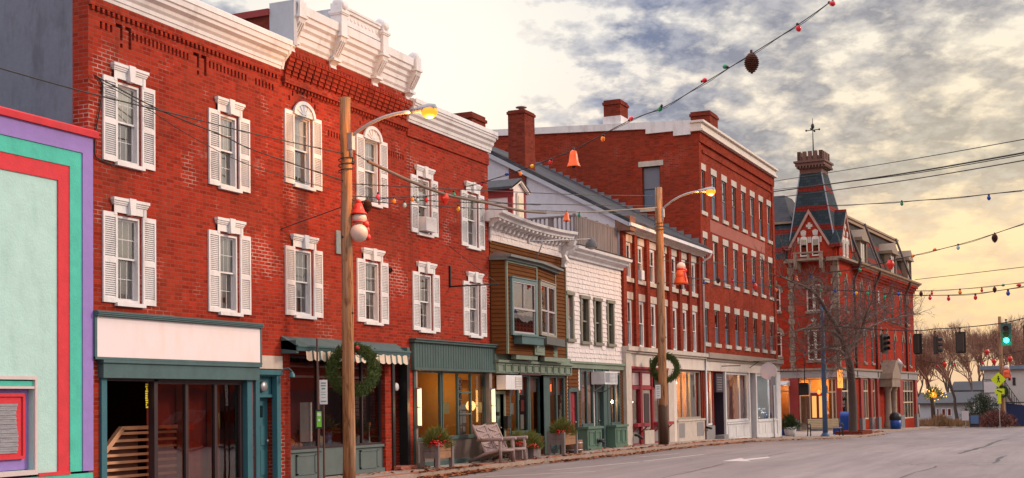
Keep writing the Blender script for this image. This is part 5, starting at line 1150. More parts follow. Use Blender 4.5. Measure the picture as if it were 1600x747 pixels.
m = M(); m.box(57.5, 58.9, -.05, .1, -.6, .6); m.build('stall_riser', bpy.data.materials['dove_grey_panel'], b)
m = M()
for x0, x1 in ((60.8, 65.1), (66.7, 70.9)):
    m.box(x0, x1, -.08, .1, -.6, .64); m.box(x0-.02, x1+.02, -.13, .1, .60, .68); m.box(x0, x1, -.12, .1, -.6, -.1)
    for k in range(3): a = x0+.2+k*(x1-x0)/3; m.box(a, a+1.1, -.10, -.08, -.0, .5)
m.build('panelled_riser', WHITE, b)
PLUM = paint('dark_plum_paint', (.03, .02, .035), .5, .15, 3)
m = M(); m.box(58.95, 60.62, .5, .6, -.4, 3.0); m.box(60.55, 60.62, .0, .6, -.4, 3.0); m.box(65.26, 66.44, .2, .3, -.5, 3.06); m.build('dark_door', PLUM, b)
m = M(); m.box(58.98, 60.2, -.12, .2, 2.1, 2.95); m.build('vent_box', PLUM, b); m = M()
for k in range(6):
    for j in range(4): m.box(59.2+j*.2, 59.3+j*.2, -.128, -.12, 2.2+k*.11, 2.25+k*.11)
m.build('vent_louvres', CHROME, b)
m = M(); m.prism([(58.95, -.45), (60.62, -.2), (60.62, 0), (58.95, 0)], 'z', -.5, .15); m.build('entry_step', bpy.data.materials['dove_grey_panel'], b)
drape(b, 60.95, 62.4, .75, 3.0, .28, WARM); m = M(); m.box(63.7, 64.9, .9, .95, 1.9, 2.9); m.build('blue_banner', BLUE, b)
m = M(); 
for k in range(26): m.ball((random.uniform(67, 70.6), random.uniform(.3, .5), random.uniform(.75, 1.3)), .022, n=5, m=4)
m.build('fairy_lights', glow('cool_fairy_light', (.75, .85, 1.0), 2.5), b)
m = M()
for k in range(10): m.ball((62.45+.05*math.sin(k*2), .35, .8+k*.2), .03, n=5, m=4)
for k in range(6): m.ball((58.3, .25, .75+k*.35), .03, n=5, m=4)
m.build('fairy_lights', FAIRY, b)
m = M(); m.box(62.55, 63.3, .3, .5, .72, 2.4); m.build('orange_gown', paint('orange_gown_cloth', (.45, .16, .04), .8, .3, 4), b)
m = M(); m.lathe((68.5, .8, .7), [(.5, 0), (.35, .5), (.2, 1.1), (.03, 1.7), (0, 1.75)], 12); m.build('window_fir_tree', GREEN, b)
lens_lamp(b, 'shop_light', 61.6, .7, 2.6, 130, (1, .55, .22)); lens_lamp(b, 'shop_light', 64.2, .9, 2.4, 12, (1, .6, .3)); lens_lamp(b, 'shop_light', 68.8, .9, 2.5, 45, (.9, .95, 1)); lens_lamp(b, 'shop_light', 58.1, .8, 2.3, 40, (1, .5, .2))
m = M(); m.lathe((65.2, -1.05, 3.12), [(0, -.03), (.42, -.03), (.42, .03), (0, .03)], 24, 'x', False); m.build('round_sign', paint('pale_lilac_sign', (.62, .58, .66), .5, .04, 3), b)
m = M(); m.tube([(65.2, -.1, 3.62), (65.2, -1.5, 3.62)], .022, 6); m.tube([(65.2, -.1, 3.3), (65.2, -.6, 3.62)], .015, 5); m.tube([(70.4, -.1, 3.2), (70.4, -1.6, 3.2)], .022, 6); m.tube([(60.0, -.1, 3.3), (60.0, -1.0, 3.3)], .022, 6)
for k in range(5): m.tube([(70.4, -.3-.25*k+.1*math.cos(a), 3.3+.1*math.sin(a)) for a in [j*.7 for j in range(9)]], .012, 5)
m.build('sign_bracket', BLACK, b)
for lb, x0, x1, y0, y1, z0, zt in (('squat brick chimney in the middle of the tall block roof edge', 57.4, 58.5, 3.66, 4.46, 14.2, 15.62), ('wide brick chimney behind the white fascia corner of the tall block', 61.2, 62.6, .5, 1.45, 13.9, 15.5)):
    t = thing('chimney', lb, 'chimney', (x0, y0, z0)); m = M(); m.box(x0, x1, y0, y1, z0, zt); m.box(x0-.05, x1+.05, y0-.05, y1+.05, zt-.22, zt-.1); m.build('stack', BRICK_C, t)
    if 'squat' in lb: M().box(x0-.04, x1+.04, y0-.04, y1+.04, z0, 14.85).build('base_flashing', WHITE, t)

# ================================================================== G: Victorian corner block, local frame turned towards the street
GA = rad(-3.5)
b = thing('victorian_block', 'red brick Victorian corner block with steep slate tower and mansard roof', 'building', (89.8, 0, -.45), None, GA)
ZB = -.45
class G(M):
    def build(s, name, mats, parent=None, label=None):
        s.v = [(x, y, z-ZB) for x, y, z in s.v]; return M.build(s, name, mats, parent, label, local=True)
class MB2: pass
def pbuild(m, name, mats, parent):                  # part of a part in the local frame
    m.v = [(x, y, z-ZB) for x, y, z in m.v]; return M.build(m, name, mats, parent, local=True)
L = 25.4
# street wall with arched windows
GU1 = [2.3, 4.6, 6.75, 9.2, 14.4, 17.2, 20.2, 23.0]; GU2 = [2.6, 4.6, 7.5, 9.9, 12.7, 14.8, 17.7, 20.8, 23.5]
WG = [(c-.34, c+.34, 7.65, 9.65) for c in GU1]+[(c-.34, c+.34, 4.25, 6.4) for c in GU2]
m = G(); m.wall(0, L, -.9, 11.2, 0, [(*q, .25) for q in WG]+[(.5, 3.6, -.6, 3.15, .4), (6.2, 8.2, .2, 3.1, .4), (9.1, 10.4, .2, 3.1, .4), (15.0, 18.0, -.6, 3.15, .5), (19.9, 24.4, .0, 3.1, .4)]); m.build('street_wall', BRICK_G, b)
WL = [(1.10, 2.10, 7.6, 9.4), (1.10, 2.10, 4.3, 6.35), (3.9, 4.5, 7.7, 9.25), (3.88, 4.5, 4.6, 6.3)]
class Gs(G): pass
m = G()                                              # end wall in the plane u=0, openings cut by the same grid routine with axes swapped
t_ = M(); t_.wall(0, 14, -.9, 11.2, 0, [(*q, .25) for q in WL]+[(.25, 2.78, -.6, 3.1, .4), (3.42, 4.6, .1, 3.1, .4)]); m.v = [(y, x, z) for x, y, z in t_.v]; m.f = t_.f; m.mi = t_.mi; m.sm = t_.sm; m.build('end_wall', BRICK_G, b)
m = G(); m.poly([(0, 14, -.9), (L, 14, -.9), (L, 14, 11.2), (0, 14, 11.2)]); m.poly([(L, 0, -.9), (L, 14, -.9), (L, 14, 11.2), (L, 0, 11.2)]); m.build('rear_wall', BRICK_G, b)
def archwin(q, plane):
    x0, x1, z0, z1 = q; c = (x0+x1)/2; R_ = (x1-x0)/2; f = .09
    def tr(m):
        if plane == 'end': m.v = [(y, x, z) for x, y, z in m.v]
        return m
    m = M(); m.box(x0, x0+f, .03, .2, z0, z1); m.box(x1-f, x1, .03, .2, z0, z1); m.box(x0+f, x1-f, .03, .2, z1-f, z1); m.box(x0+f, x1-f, .03, .2, z0, z0+f); m.box(x0+f, x1-f, .05, .18, (z0+z1)/2-.03, (z0+z1)/2+.03)
    if plane == 'end' and x0 < 2: m.box(c-.10, c+.10, .06, .2, z0, z1); m.box(x0+f, x1-f, .09, .18, z0+(z1-z0)*.75-.03, z0+(z1-z0)*.75+.03)
    w = pbuild(tr(m), 'window', CREAM if plane == 'end' else SASHG, b)
    g = M(); g.box(x0+f, x1-f, .07, .08, z0+f, z1-f); pbuild(tr(g), 'glass', MIRGLASS, w)
    k = M(); k.box(x0+f, x1-f, .18, .19, z0+f, z1-f); pbuild(tr(k), 'blind', paint('ochre_blind', (.30, .17, .07), .8, .3, 2) if (plane == 'end' and z0 < 7) else bpy.data.materials['dim_blind'], w)
    s_ = M(); s_.box(x0-.1, x1+.1, -.09, .06, z0-.16, z0); pbuild(tr(s_), 'sill', BROWNSTONE, w)
    h = M(); n = 10                                     # arched hood with keystone: filled tympanum in brick shade plus stone voussoirs
    for i in range(n):
        a0, a1 = math.pi*i/n, math.pi*(i+1)/n
        h.prism([(c+R_*1.02*math.cos(a0), z1-.12+R_*.75*math.sin(a0)), (c+(R_+.17)*math.cos(a0), z1-.12+(R_*.75+.2)*math.sin(a0)), (c+(R_+.17)*math.cos(a1), z1-.12+(R_*.75+.2)*math.sin(a1)), (c+R_*1.02*math.cos(a1), z1-.12+R_*.75*math.sin(a1))], 'y', -.05, 0.0)
    h.prism([(c-.09, z1+.06), (c+.09, z1+.06), (c+.13, z1+.5), (c, z1+.6), (c-.13, z1+.5)], 'y', -.09, 0)
    h.box(x0-.2, x0-.02, -.06, 0, z1-.3, z1-.1); h.box(x1+.02, x1+.2, -.06, 0, z1-.3, z1-.1)
    pbuild(tr(h), 'hood', BROWNSTONE, w)
for q in WG: archwin(q, 'street')
for q in WL: archwin(q, 'end')
m = G(); m.box(12.1, 12.7, -.03, 0, 8.7, 9.7); m.build('blind_niche', STONE, b)
# quoins
for (u, v, ax) in ((0, .0, 'c'), (0, 3.15, 'e'), (0, 0, 's')):
    m = M()
    for k in range(17):
        z = 3.75+k*.43; w_ = .42 if k % 2 else .28
        if ax == 'c': m.box(-.05, .0-.001, -.05, w_, z, z+.40)
        elif ax == 'e': m.box(-.05, -.001, v-w_/2, v+w_/2, z, z+.40)
        else: m.box(-.05, w_, -.05, -.001, z, z+.40)
    pbuild(m, 'quoin', BROWNSTONE, b)
m = M(); m.box(-.05, .0, 1.5, 1.8, 6.85, 7.15); m.v = [(x, 1.65+(y-1.65)*.7-(z-7)*.7, 7+(z-7)*.7+(y-1.65)*.7) for x, y, z in m.v]; pbuild(m, 'terracotta_diamond', STONE, b)
# cornice with corbel teeth
m = M()
n = 66
for i in range(n):
    u = 4.6+(L-4.7)*i/n; m.box(u, u+.17, -.10, 0, 10.12, 10.3); m.box(u, u+.17, -.22, 0, 10.3, 10.5); m.box(u, u+.17, -.34, 0, 10.5, 10.7)
m.box(4.4, L+.1, -.05, -.001, 9.98, 10.12); m.box(4.4, L+.1, -.42, 0, 10.7, 10.88); pbuild(m, 'corbel_table', BRICK_G, b)
m = M(); m.prism([(0, 10.885), (-.45, 10.885), (-.5, 10.98), (-.66, 11.04), (-.70, 11.16), (0, 11.2)], 'x', 4.4, L+.35); pbuild(m, 'cornice', paint('tan_cornice', (.30, .20, .13), .7, .15, 3), b)
for u in (4.3, 10.7, 21.6): m = M(); m.box(u-.09, u+.09, -.52, -.05, 9.8, 11.3) if False else m.tube([(u, -.12, 3.2), (u, -.12, 9.9), (u, -.5, 10.7), (u, -.6, 11.3), (u, .5, 14.6)], .085, 8); pbuild(m, 'downpipe', paint('dark_umber_pipe', (.06, .035, .03), .6), b)
def slate_band(nm='banded_slate', ca=(.055, .085, .095), cb=(.032, .055, .065)):
    B = NB(nm); v = B.obj(); sp = B.n('ShaderNodeSeparateXYZ'); B.l(v, sp.inputs[0]); z = sp.outputs[2]
    bt = B.n('ShaderNodeTexBrick'); cv = B.n('ShaderNodeCombineXYZ'); B.l(B.math('ADD', sp.outputs[0], B.math('MULTIPLY', sp.outputs[1], .9)), cv.inputs[0]); B.l(z, cv.inputs[1]); B.l(cv.outputs[0], bt.inputs['Vector'])
    bt.inputs['Scale'].default_value = 1; bt.inputs['Brick Width'].default_value = .3; bt.inputs['Row Height'].default_value = .2; bt.inputs['Mortar Size'].default_value = .014
    B.put(bt.inputs['Color1'], ca); B.put(bt.inputs['Color2'], cb); B.put(bt.inputs['Mortar'], (.025, .03, .035))
    fr = B.math('FRACT', B.math('MULTIPLY', z, 1/1.35)); band = B.math('LESS_THAN', fr, .27)
    c = B.mix(band, bt.outputs['Color'], B.mix(bt.outputs['Fac'], (.20, .022, .015), (.05, .012, .012)))
    B.put(B.b.inputs['Base Color'], c); B.b.inputs['Specular IOR Level'].default_value = .1; B.b.inputs['Roughness'].default_value = .8; B.bump(bt.outputs['Fac'], -.5, .02); return B.mat
BSLATE = slate_band(ca=(.045, .064, .075), cb=(.026, .040, .050)); MSLATE = slate_band('brown_banded_slate', (.062, .050, .046), (.036, .030, .029))
GSLATE = paint('warm_grey_slate', (.12, .10, .095), .8, .2, 6)
def prismoid(m, lo, hi, z0, z1):                     # lo/hi = (u0,u1,v0,v1)
    a = [(lo[0], lo[2], z0), (lo[1], lo[2], z0), (lo[1], lo[3], z0), (lo[0], lo[3], z0)]; c = [(hi[0], hi[2], z1), (hi[1], hi[2], z1), (hi[1], hi[3], z1), (hi[0], hi[3], z1)]
    m._add(a+c, [(0, 1, 5, 4), (1, 2, 6, 5), (2, 3, 7, 6), (3, 0, 4, 7), (4, 5, 6, 7)])
m = M(); prismoid(m, (2.5, L-.05, .0, 14), (3.6, L-1.2, 1.15, 13), 11.2, 14.45); pbuild(m, 'mansard_roof', MSLATE, b)
m = M(); m.box(3.4, L-1.0, .95, 13.2, 14.45, 14.68); m.box(3.3, L-.9, .85, 13.3, 14.68, 14.82); pbuild(m, 'mansard_cornice', bpy.data.materials['tan_cornice'], b)
m = M()
for u in (13.2, 24.2): m.bar((u, -.02, 11.25), (u-(.0 if u < 20 else .5), 1.1, 14.4), .12, .06)
pbuild(m, 'lead_rib', GSLATE, b)
for u0, u1 in ((6.0, 8.2), (16.0, 18.2), (22.4, 24.2)):
    c = (u0+u1)/2; m = M(); m.box(u0+.25, u1-.25, -.1, 1.0, 11.25, 13.0); d = pbuild(m, 'dormer', paint('tan_dormer', (.25, .18, .13), .7, .12, 3), b)
    m = M(); m.prism([(u0, 12.95), (u1, 12.95), (u1, 13.1), (c, 13.75), (u0, 13.1)], 'y', -.35, 1.0); m.box(u0-.05, u1+.05, -.4, .9, 12.86, 12.95); pbuild(m, 'dormer_pediment', paint('tan_dormer', (.25, .18, .13)), d)
    for q in (u0+.40, c+.06): m = M(); m.box(q, q+(u1-u0)/2-.46, -.12, -.102, 11.4, 12.7); pbuild(m, 'dormer_pane', MIRGLASS, d)
    m = M(); m.box(u0+.1, u0+.25, -.2, .3, 11.25, 12.9); m.box(u1-.25, u1-.1, -.2, .3, 11.25, 12.9); pbuild(m, 'dormer_pilaster', paint('tan_dormer', (.25, .18, .13)), d)
M2 = M(); M2.tube([(10.2, 3, 14.8), (10.2, 3, 16.2)], .06, 6); pbuild(M2, 'roof_vent_pipe', METAL, b)
# left rear wing of the mansard
m = M(); prismoid(m, (.15, 8, 3.3, 14), (1.4, 8, 3.35, 12.8), 11.2, 13.8); pbuild(m, 'rear_mansard', BSLATE, b)
m = M(); m.box(1.2, 7, 3.3, 13, 13.8, 13.95); pbuild(m, 'rear_cornice', BROWNSTONE, b); m = M(); prismoid(m, (1.4, 8, 3.4, 13), (4, 6, 4.6, 11), 13.95, 16.2); pbuild(m, 'rear_upper_roof', SLATE, b)
# tower
TU, TV = 4.2, 3.3
m = M(); m.box(0, TU, 0, TV, 11.2, 11.9); pbuild(m, 'tower_storey', BRICK_G, b)
m = M(); prismoid(m, (.05, TU-.05, .05, TV-.05), (.45, 2.15, .97, 2.45), 11.9, 17.0); pbuild(m, 'tower_spire', BSLATE, b)
m = M()
for a, c in (((.05, .05), (.45, .97)), ((.05, TV-.05), (.45, 2.45)), ((TU-.05, .05), (2.15, .97))): m.bar((a[0], a[1], 11.9), (c[0], c[1], 17.0), .07, .07)
pbuild(m, 'hip_flashing', paint('pale_lead', (.26, .28, .33), .6), b)
CROWN = paint('dark_brown_stone', (.15, .075, .06), .8, .2, 4)
cu, cv_ = 1.3, 1.71
def sq(m, r, z0, z1, k=.88): m.box(cu-r, cu+r, cv_-r*k, cv_+r*k, z0, z1)
m = M(); sq(m, .86, 17.0, 17.32); sq(m, .98, 17.32, 17.5); sq(m, 1.12, 17.5, 17.72); sq(m, 1.22, 17.72, 17.85); sq(m, .90, 17.85, 18.15)
for sgn in (-1, 1):
    for k in range(5):
        t = -1.0+k*.5; m.box(cu+t*.86-.12, cu+t*.86+.12, cv_+sgn*.76-.1, cv_+sgn*.76+.1, 17.85, 18.5); m.box(cu+sgn*.88-.1, cu+sgn*.88+.1, cv_+t*.74-.12, cv_+t*.74+.12, 17.85, 18.5)
for k in range(9):
    t = -1+k*.25; m.box(cu+t*.95-.05, cu+t*.95+.05, cv_-1.06, cv_-.7, 17.36, 17.5); m.box(cu-1.12, cu-.75, cv_+t*.85-.05, cv_+t*.85+.05, 17.36, 17.5)
pbuild(m, 'crenellated_crown', CROWN, b)
m = M(); m.tube([(cu, cv_, 17.9), (cu, cv_, 20.9)], [.05, .02], 6); m.tube([(cu, cv_-.45, 20.1), (cu, cv_+.45, 20.1)], .03, 5); m.tube([(cu-.45, cv_, 20.1), (cu+.45, cv_, 20.1)], .03, 5); m.ball((cu, cv_, 20.35), .12, .12, .2)
for d in ((0, -.45), (0, .45), (-.45, 0), (.45, 0)): m.ball((cu+d[0], cv_+d[1], 20.1), .07)
pbuild(m, 'weather_vane', BLACK, b)
def gable(plane, c, hw, zt, z0=11.9, off=-.12):
    def tr(m):
        if plane == 'end': m.v = [(y, x, z) for x, y, z in m.v]
        return m
    m = M(); m.prism([(c-hw, z0), (c+hw, z0), (c, zt)], 'y', off, 1.6); m.box(c-hw, c+hw, off, 0, 11.2, z0); g = pbuild(tr(m), 'gable', BRICK_G, b)
    m = M(); e = .14
    for s_ in (-1, 1): m.prism([(c+s_*(hw+e), z0-.1), (c+s_*(hw-.14), z0-.1), (c, zt-.26), (c, zt+.14)], 'y', off-.12, off-.001)
    pbuild(tr(m), 'barge_board', paint('pinkish_barge', (.38, .22, .18), .7), g)
    m = M(); m.prism([(c-hw-.1, z0-.02), (c, zt+.17), (c+hw+.1, z0-.02), (c+hw+.02, z0-.06), (c, zt+.08), (c-hw-.02, z0-.06)], 'y', off-.13, 1.7); pbuild(tr(m), 'gable_roof', BSLATE, g)
    for s_ in (-1, 1):
        q = c+s_*hw*.27; m = M(); m.box(q-hw*.17, q+hw*.17, off-.03, off+.1, 11.3, 12.45); m.prism([(q+hw*.17*math.cos(math.pi*k/8), 12.45+.22*math.sin(math.pi*k/8)) for k in range(9)], 'y', off-.03, off+.1); w = pbuild(tr(m), 'window', CREAM, g)
        m = M(); m.box(q-hw*.12, q+hw*.12, off-.045, off-.032, 11.4, 12.42); pbuild(tr(m), 'glass', MIRGLASS, g)
        m = M(); m.box(q-hw*.28, q-hw*.19, off-.05, off, 12.2, 12.6); m.box(q+hw*.19, q+hw*.28, off-.05, off, 12.2, 12.6); m.prism([(q-.15, 12.7), (q+.15, 12.7), (q+.2, 13.0), (q, 13.1), (q-.2, 13.0)], 'y', off-.06, off); pbuild(tr(m), 'stone_dressing', STONE, g)
    m = M()
    for a, d, e_, f in ((-.22, .22, -.09, .09), (-.09, .09, -.22, .22)): m.box(c+a, c+d, off-.04-(.004 if a < -.1 else 0), off, 13.35+e_, 13.35+f)
    pbuild(tr(m), 'stone_cross', STONE, g)
gable('end', 1.75, 1.5, 14.4); gable('street', 2.0, 1.75, 14.4)
def pyramid(u, v, r, z0, z1): m = M(); m._add([(u-r, v-r, z0), (u+r, v-r, z0), (u+r, v+r, z0), (u-r, v+r, z0), (u, v, z1)], [(0, 1, 4), (1, 2, 4), (2, 3, 4), (3, 0, 4), (3, 2, 1, 0)]); m.box(u-r, u+r, v-r, v+r, z0-.12, z0-.001); pbuild(m, 'corner_pinnacle', BSLATE, b)
pyramid(.1, .05, .38, 11.95, 13.1); pyramid(.1, 3.35, .34, 11.95, 13.0); pyramid(4.1, .05, .34, 11.95, 13.1)
m = M(); m.box(-.9, 0, .75, 2.65, 10.95, 11.1); m.box(-.95, -.78, .7, 2.7, 11.42, 11.52); m.box(-.92, -.8, .72, .95, 10.4, 11.42); m.box(-.92, -.8, 2.45, 2.68, 10.4, 11.42); m.box(-.9, -.82, 1.6, 1.76, 11.1, 11.42)
for v in (.9, 2.5): m.prism([(0-.0, 10.95), (-.8, 10.95), (-.35, 10.75), (-.02, 10.2)], 'y', v-.1, v+.1)
m.box(-.5, -.05, -.2, .6, 10.9, 11.15); m.box(-.45, -.05, 2.8, 3.5, 10.9, 11.15); m.box(-.4, 4.4, -.45, -.02, 11.02, 11.16); pbuild(m, 'balcony', BROWNSTONE, b)
# ground floor of G
m = M(); m.box(-.16, -.001, -.16, 14, 3.12, 3.62); m.box(-.001, L+.1, -.16, -.001, 3.12, 3.62); m.build if False else pbuild(m, 'shop_frieze', paint('grey_lintel', (.27, .25, .25), .7, .1, 3), b)
m = M(); m.box(-.26, -.161, -.26, 14, 3.62, 3.76); m.box(-.161, L+.15, -.26, -.161, 3.62, 3.76); m.box(-.16, L, -.16, -.0, 3.62, 3.76); m.box(-.16, -.001, .0, 14, 3.62, 3.76); pbuild(m, 'string_course', BROWNSTONE, b)
RB = paint('banded_red_pilaster', (.26, .03, .025), .7, .2, 3)
for pl, a, c in (('end', -.10, .24), ('end', 2.80, 3.40), ('street', 5.3, 6.1), ('street', 8.35, 8.95), ('street', 10.5, 11.2), ('street', 18.3, 19.6), ('street', 24.6, 25.35)):
    m = M(); k = .14
    if pl == 'end': m.box(-k, -.001, a, c, .3, 3.12); pbuild(m, 'pilaster', RB, b); m = M(); m.box(-.20, -.001, a-.04, c+.04, -.9, .3)
    else: m.box(a, c, -k, -.001, .3, 3.12); pbuild(m, 'pilaster', RB, b); m = M(); m.box(a-.05, c+.05, -.2, -.001, -.95, .3)
    pbuild(m, 'pilaster_base', paint('grey_base_stone', (.17, .16, .17), .8, .15, 4), b)
SHOPC = paint('cream_shop_joinery', (.58, .46, .33), .55, .08, 3)
def front(plane, a, c, z0, z1, cols, rows, y=.1):
    def tr(m):
        if plane == 'end': m.v = [(y_, x, z) for x, y_, z in m.v]
        return m
    m = M(); f = .09; m.box(a, a+f, y-.06, y+.06, z0, z1); m.box(c-f, c, y-.06, y+.06, z0, z1); m.box(a+f, c-f, y-.06, y+.06, z1-f, z1); m.box(a+f, c-f, y-.06, y+.06, z0, z0+f)
    for q in cols: m.box(q-f/2, q+f/2, y-.055, y+.055, z0+f, z1-f)
    for r_ in rows: m.box(a+f, c-f, y-.05, y+.05, r_-f/2, r_+f/2)
    w = pbuild(tr(m), 'shop_window', SHOPC, b); g = M(); g.box(a+f, c-f, y-.01, y, z0+f, z1-f); pbuild(tr(g), 'glass', SHOPGLASS, w); return w
def backroom(plane, a, c, z0, z1, d, mt):
    m = M(); m.poly([(a, d, z0), (c, d, z0), (c, d, z1), (a, d, z1)]); m.poly([(a, .4, z0), (a, d, z0), (a, d, z1), (a, .4, z1)]); m.poly([(c, .4, z0), (c, d, z0), (c, d, z1), (c, .4, z1)]); m.poly([(a, .4, z0), (c, .4, z0), (c, d, z0), (a, d, z0)]); m.poly([(a, .4, z1), (c, .4, z1), (c, d, z1), (a, d, z1)])
    if plane == 'end': m.v = [(y_, x, z) for x, y_, z in m.v]
    pbuild(m, 'shop_interior', mt, b)
GOLD = paint('lit_gold_wall', (.60, .38, .15), .8, .15, 2)
backroom('end', .25, 2.78, -.5, 3.1, 2.5, GOLD); backroom('end', 3.42, 4.6, .0, 3.1, 2.0, GOLD); backroom('street', 15.0, 18.0, -.6, 3.15, 2.2, GOLD); backroom('street', 19.9, 24.4, -.1, 3.1, 2.0, bpy.data.materials['pale_shop_wall']); backroom('street', .5, 3.6, -.4, 3.15, .9, GOLD); backroom('street', 6.2, 10.4, .0, 3.1, 2.0, GOLD)
front('end', .25, 2.78, -.45, 3.08, (.55, 1.05, 2.05), (2.15,)); front('end', 3.42, 4.6, .15, 3.08, (), (2.25,)); front('street', 6.2, 8.2, .2, 3.08, (6.85, 7.5), (2.2,)); front('street', 9.1, 10.4, .2, 3.08, (9.75,), (2.2,)); front('street', 15.0, 18.0, -.55, 3.12, (15.9, 17.0), (2.2,)); front('street', 19.9, 24.4, .0, 3.08, (21, 22.2, 23.3), (1.3, 2.2)); front('street', .5, 3.6, -.4, 3.12, (2.2,), (2.2,))
m = M(); m.box(.10, .17, .6, 1.0, -.45, .2); m.box(.10, .17, 2.1, 2.74, -.45, 1.9); m.box(.1, .17, .3, .52, -.45, 2.1); m.box(.02, .12, 3.4, 4.62, -.9, .15); m.box(6.15, 8.25, .02, .12, -.9, .2); m.box(9.05, 10.45, .02, .12, -.9, .2); m.box(19.85, 24.45, .02, .12, -.9, .0); pbuild(m, 'joinery_panel', SHOPC, b)
m = M(); m.box(.02, .09, 1.08, 2.02, -.45, 2.1); d = pbuild(m, 'door', paint('dark_red_door', (.14, .015, .015), .5, .1, 3), b); m = M(); m.box(.005, .018, 1.62, 1.92, .45, 1.9); m.box(.005, .018, 1.15, 1.45, .45, 1.9); pbuild(m, 'door_glass', glow('amber_lit_pane', (1.0, .50, .14), .8), d)
m = M(); m.box(-.05, .0, 1.05, 2.05, -.46, .35); pbuild(m, 'door_placard', paint('grey_placard', (.16, .15, .16), .6, .5, 8), d)
m = M(); m.lathe((-.3, 1.35, 2.0), [(0, 0), (.09, .03), (.10, .18), (.06, .3), (0, .32)], 10); pbuild(m, 'red_lantern', glow('red_amber_lamp', (1.0, .10, .015), 5), b)
m = M(); m.box(-.26, -.05, -.2, .1, 2.4, 3.6); pbuild(m, 'lit_sign', glow('amber_sign', (1.0, .30, .05), 1.5), b)
m = M()                                             # columned stone doorway
for u in (12.0, 13.9): m.lathe((u, -.55, -.5), [(.34, 0), (.34, .35), (.26, .4), (.22, 2.6), (.24, 2.65), (.36, 2.95), (.36, 3.0)], 12); m.box(u-.42, u+.42, -1.0, -.1, -1.0, -.5)
m.box(11.5, 14.4, -1.0, -.05, 2.5, 3.1); m.prism([(11.4, 3.1), (14.5, 3.1), (14.3, 3.5), (12.95, 4.5), (11.6, 3.5)], 'y', -1.05, -.05); pbuild(m, 'stone_doorway', BROWNSTONE, b)
m = M(); m.box(12.3, 13.6, .02, .1, -.6, 2.5); pbuild(m, 'door', DKFRAME, b)
for (u, v, z, E, c) in ((1.4, 1.5, 2.5, 110, (1, .55, .22)), (1.0, 4.0, 2.4, 40, (1, .5, .25)), (16.5, 1.2, 2.6, 130, (1, .75, .35)), (22.2, 1.0, 2.5, 45, (1, .85, .6)), (8, 1.0, 2.5, 40, (1, .6, .3))):
    l = lens_lamp(None, 'shop_light', 0, 0, 0, E, c); l.parent = b; l.location = (u, v, z-ZB)
m = M(); m.prism([(-.1, 2.95), (-1.1, 2.72), (-1.1, 2.66), (-.1, 2.6)], 'y', 3.35, 4.7); pbuild(m, 'white_awning', WHITE, b)
m = M(); m.lathe((14.9, -.8, 3.55), [(0, 0), (.22, .05), (.30, .7), (.34, .72), (.05, 1.1), (0, 1.12)], 8); pbuild(m, 'hanging_lantern', paint('white_lantern', (.62, .58, .55), .4), b)
# ================================================================== UTILITY POLES, STREET LAMPS, WREATHS, SNOWMEN
def utility_pole(name, label, x, y, top, r0, r1, dark=None):
    z = gz(x); t = thing(name, label, 'utility pole', (x, y, z)); m = M(); N = 12; pts = [(x+.012*math.sin(k*2.1), y+.01*math.cos(k*1.7), z-.05+(top-z+.05)*k/N) for k in range(N+1)]
    m.tube(pts, [r0+(r1-r0)*k/N for k in range(N+1)], 14); m.build('pole_shaft', POLE, t)
    m = M()
    for k in range(7): a = k*2.3; zz = z+2.0+k*(top-z-2.6)/7; m.ball((x+r0*math.cos(a)*.93, y+r0*math.sin(a)*.93, zz), .03, n=6, m=4)
    m.build('pole_bolts', BLACK, t)
    if dark: M().tube([(x, y, z-.03), (x, y, z+dark)], [r0*1.04, r0*1.03], 14).build('creosoted_foot', paint('creosote_brown', (.065, .032, .018), .75, .4, 3, grain=(6, 6, .5)), t)
    m = M(); m.tube([(x+(r1+.05)*math.cos(a*.6), y+(r1+.05)*math.sin(a*.6), top-1.7+.012*a) for a in range(34)], .012, 5); m.tube([(x+r1+.16+.11*math.cos(a*.5), y-.05, top-2.35+.13*math.sin(a*.5)) for a in range(15)], .012, 5); m.lathe((x+r1+.05, y-.06, top-1.4), [(0, -.08), (.05, -.07), (.06, 0), (.04, .06), (0, .08)], 10); m.build('cable_coil', WIRE, t)
    return t
P1 = (25.42, -1.1); P2 = (48.35, -1.0)
utility_pole('utility_pole', 'nearest tall wooden utility pole beside the wreath with the striped awning shop behind', *P1, 8.63, .142, .118)
utility_pole('utility_pole', 'weathered wooden utility pole with blackened foot in front of the red shopfront', *P2, 9.86, .172, .135, 1.5)
LAMPG = glow('sodium_lens', (1.0, .19, .01), 2.3)
def street_lamp(label, px_, zb, head, E):
    x, y = px_; t = thing('street_lamp', label, 'street lamp', (x, y, zb), 'lit street lamps on the poles'); hx, hy, hz = head
    m = M(); pts = []
    for k in range(11):
        f = k/10; pts.append((x+(hx-x)*f, y-.1+(hy+.35-y+.1)*f, zb+(hz-.02-zb)*(1-(1-f)**2.2)))
    m.tube(pts, .04, 8); m.box(x-.07, x+.07, y-.2, y+.02, zb-.28, zb+.1); m.tube([(x, y-.12, zb-.45), (x, y-.14, zb+.1)], .05, 8); m.build('lamp_arm', CHROME, t)
    m = M(); m.lathe((hx, hy+.35, hz), [(0, .0), (.05, -.02), (.06, -.15), (.10, -.30), (.12, -.48), (.09, -.62), (0, -.66)], 12, 'y'); h = m.build('lamp_head', METAL, t)
    m = M(); m.ball((hx, hy-.13, hz-.07), .14, .19, .15, 12, 8); m.build('lamp_lens', LAMPG, h)
    lens_lamp(t, 'sodium_light', hx, hy-.13, hz-.32, E, (1, .40, .09), soft=.2)
street_lamp('lit street lamp on a curved arm high in front of the bracketed parapet', P1, 7.72, (25.58, -3.0, 8.20), 380)
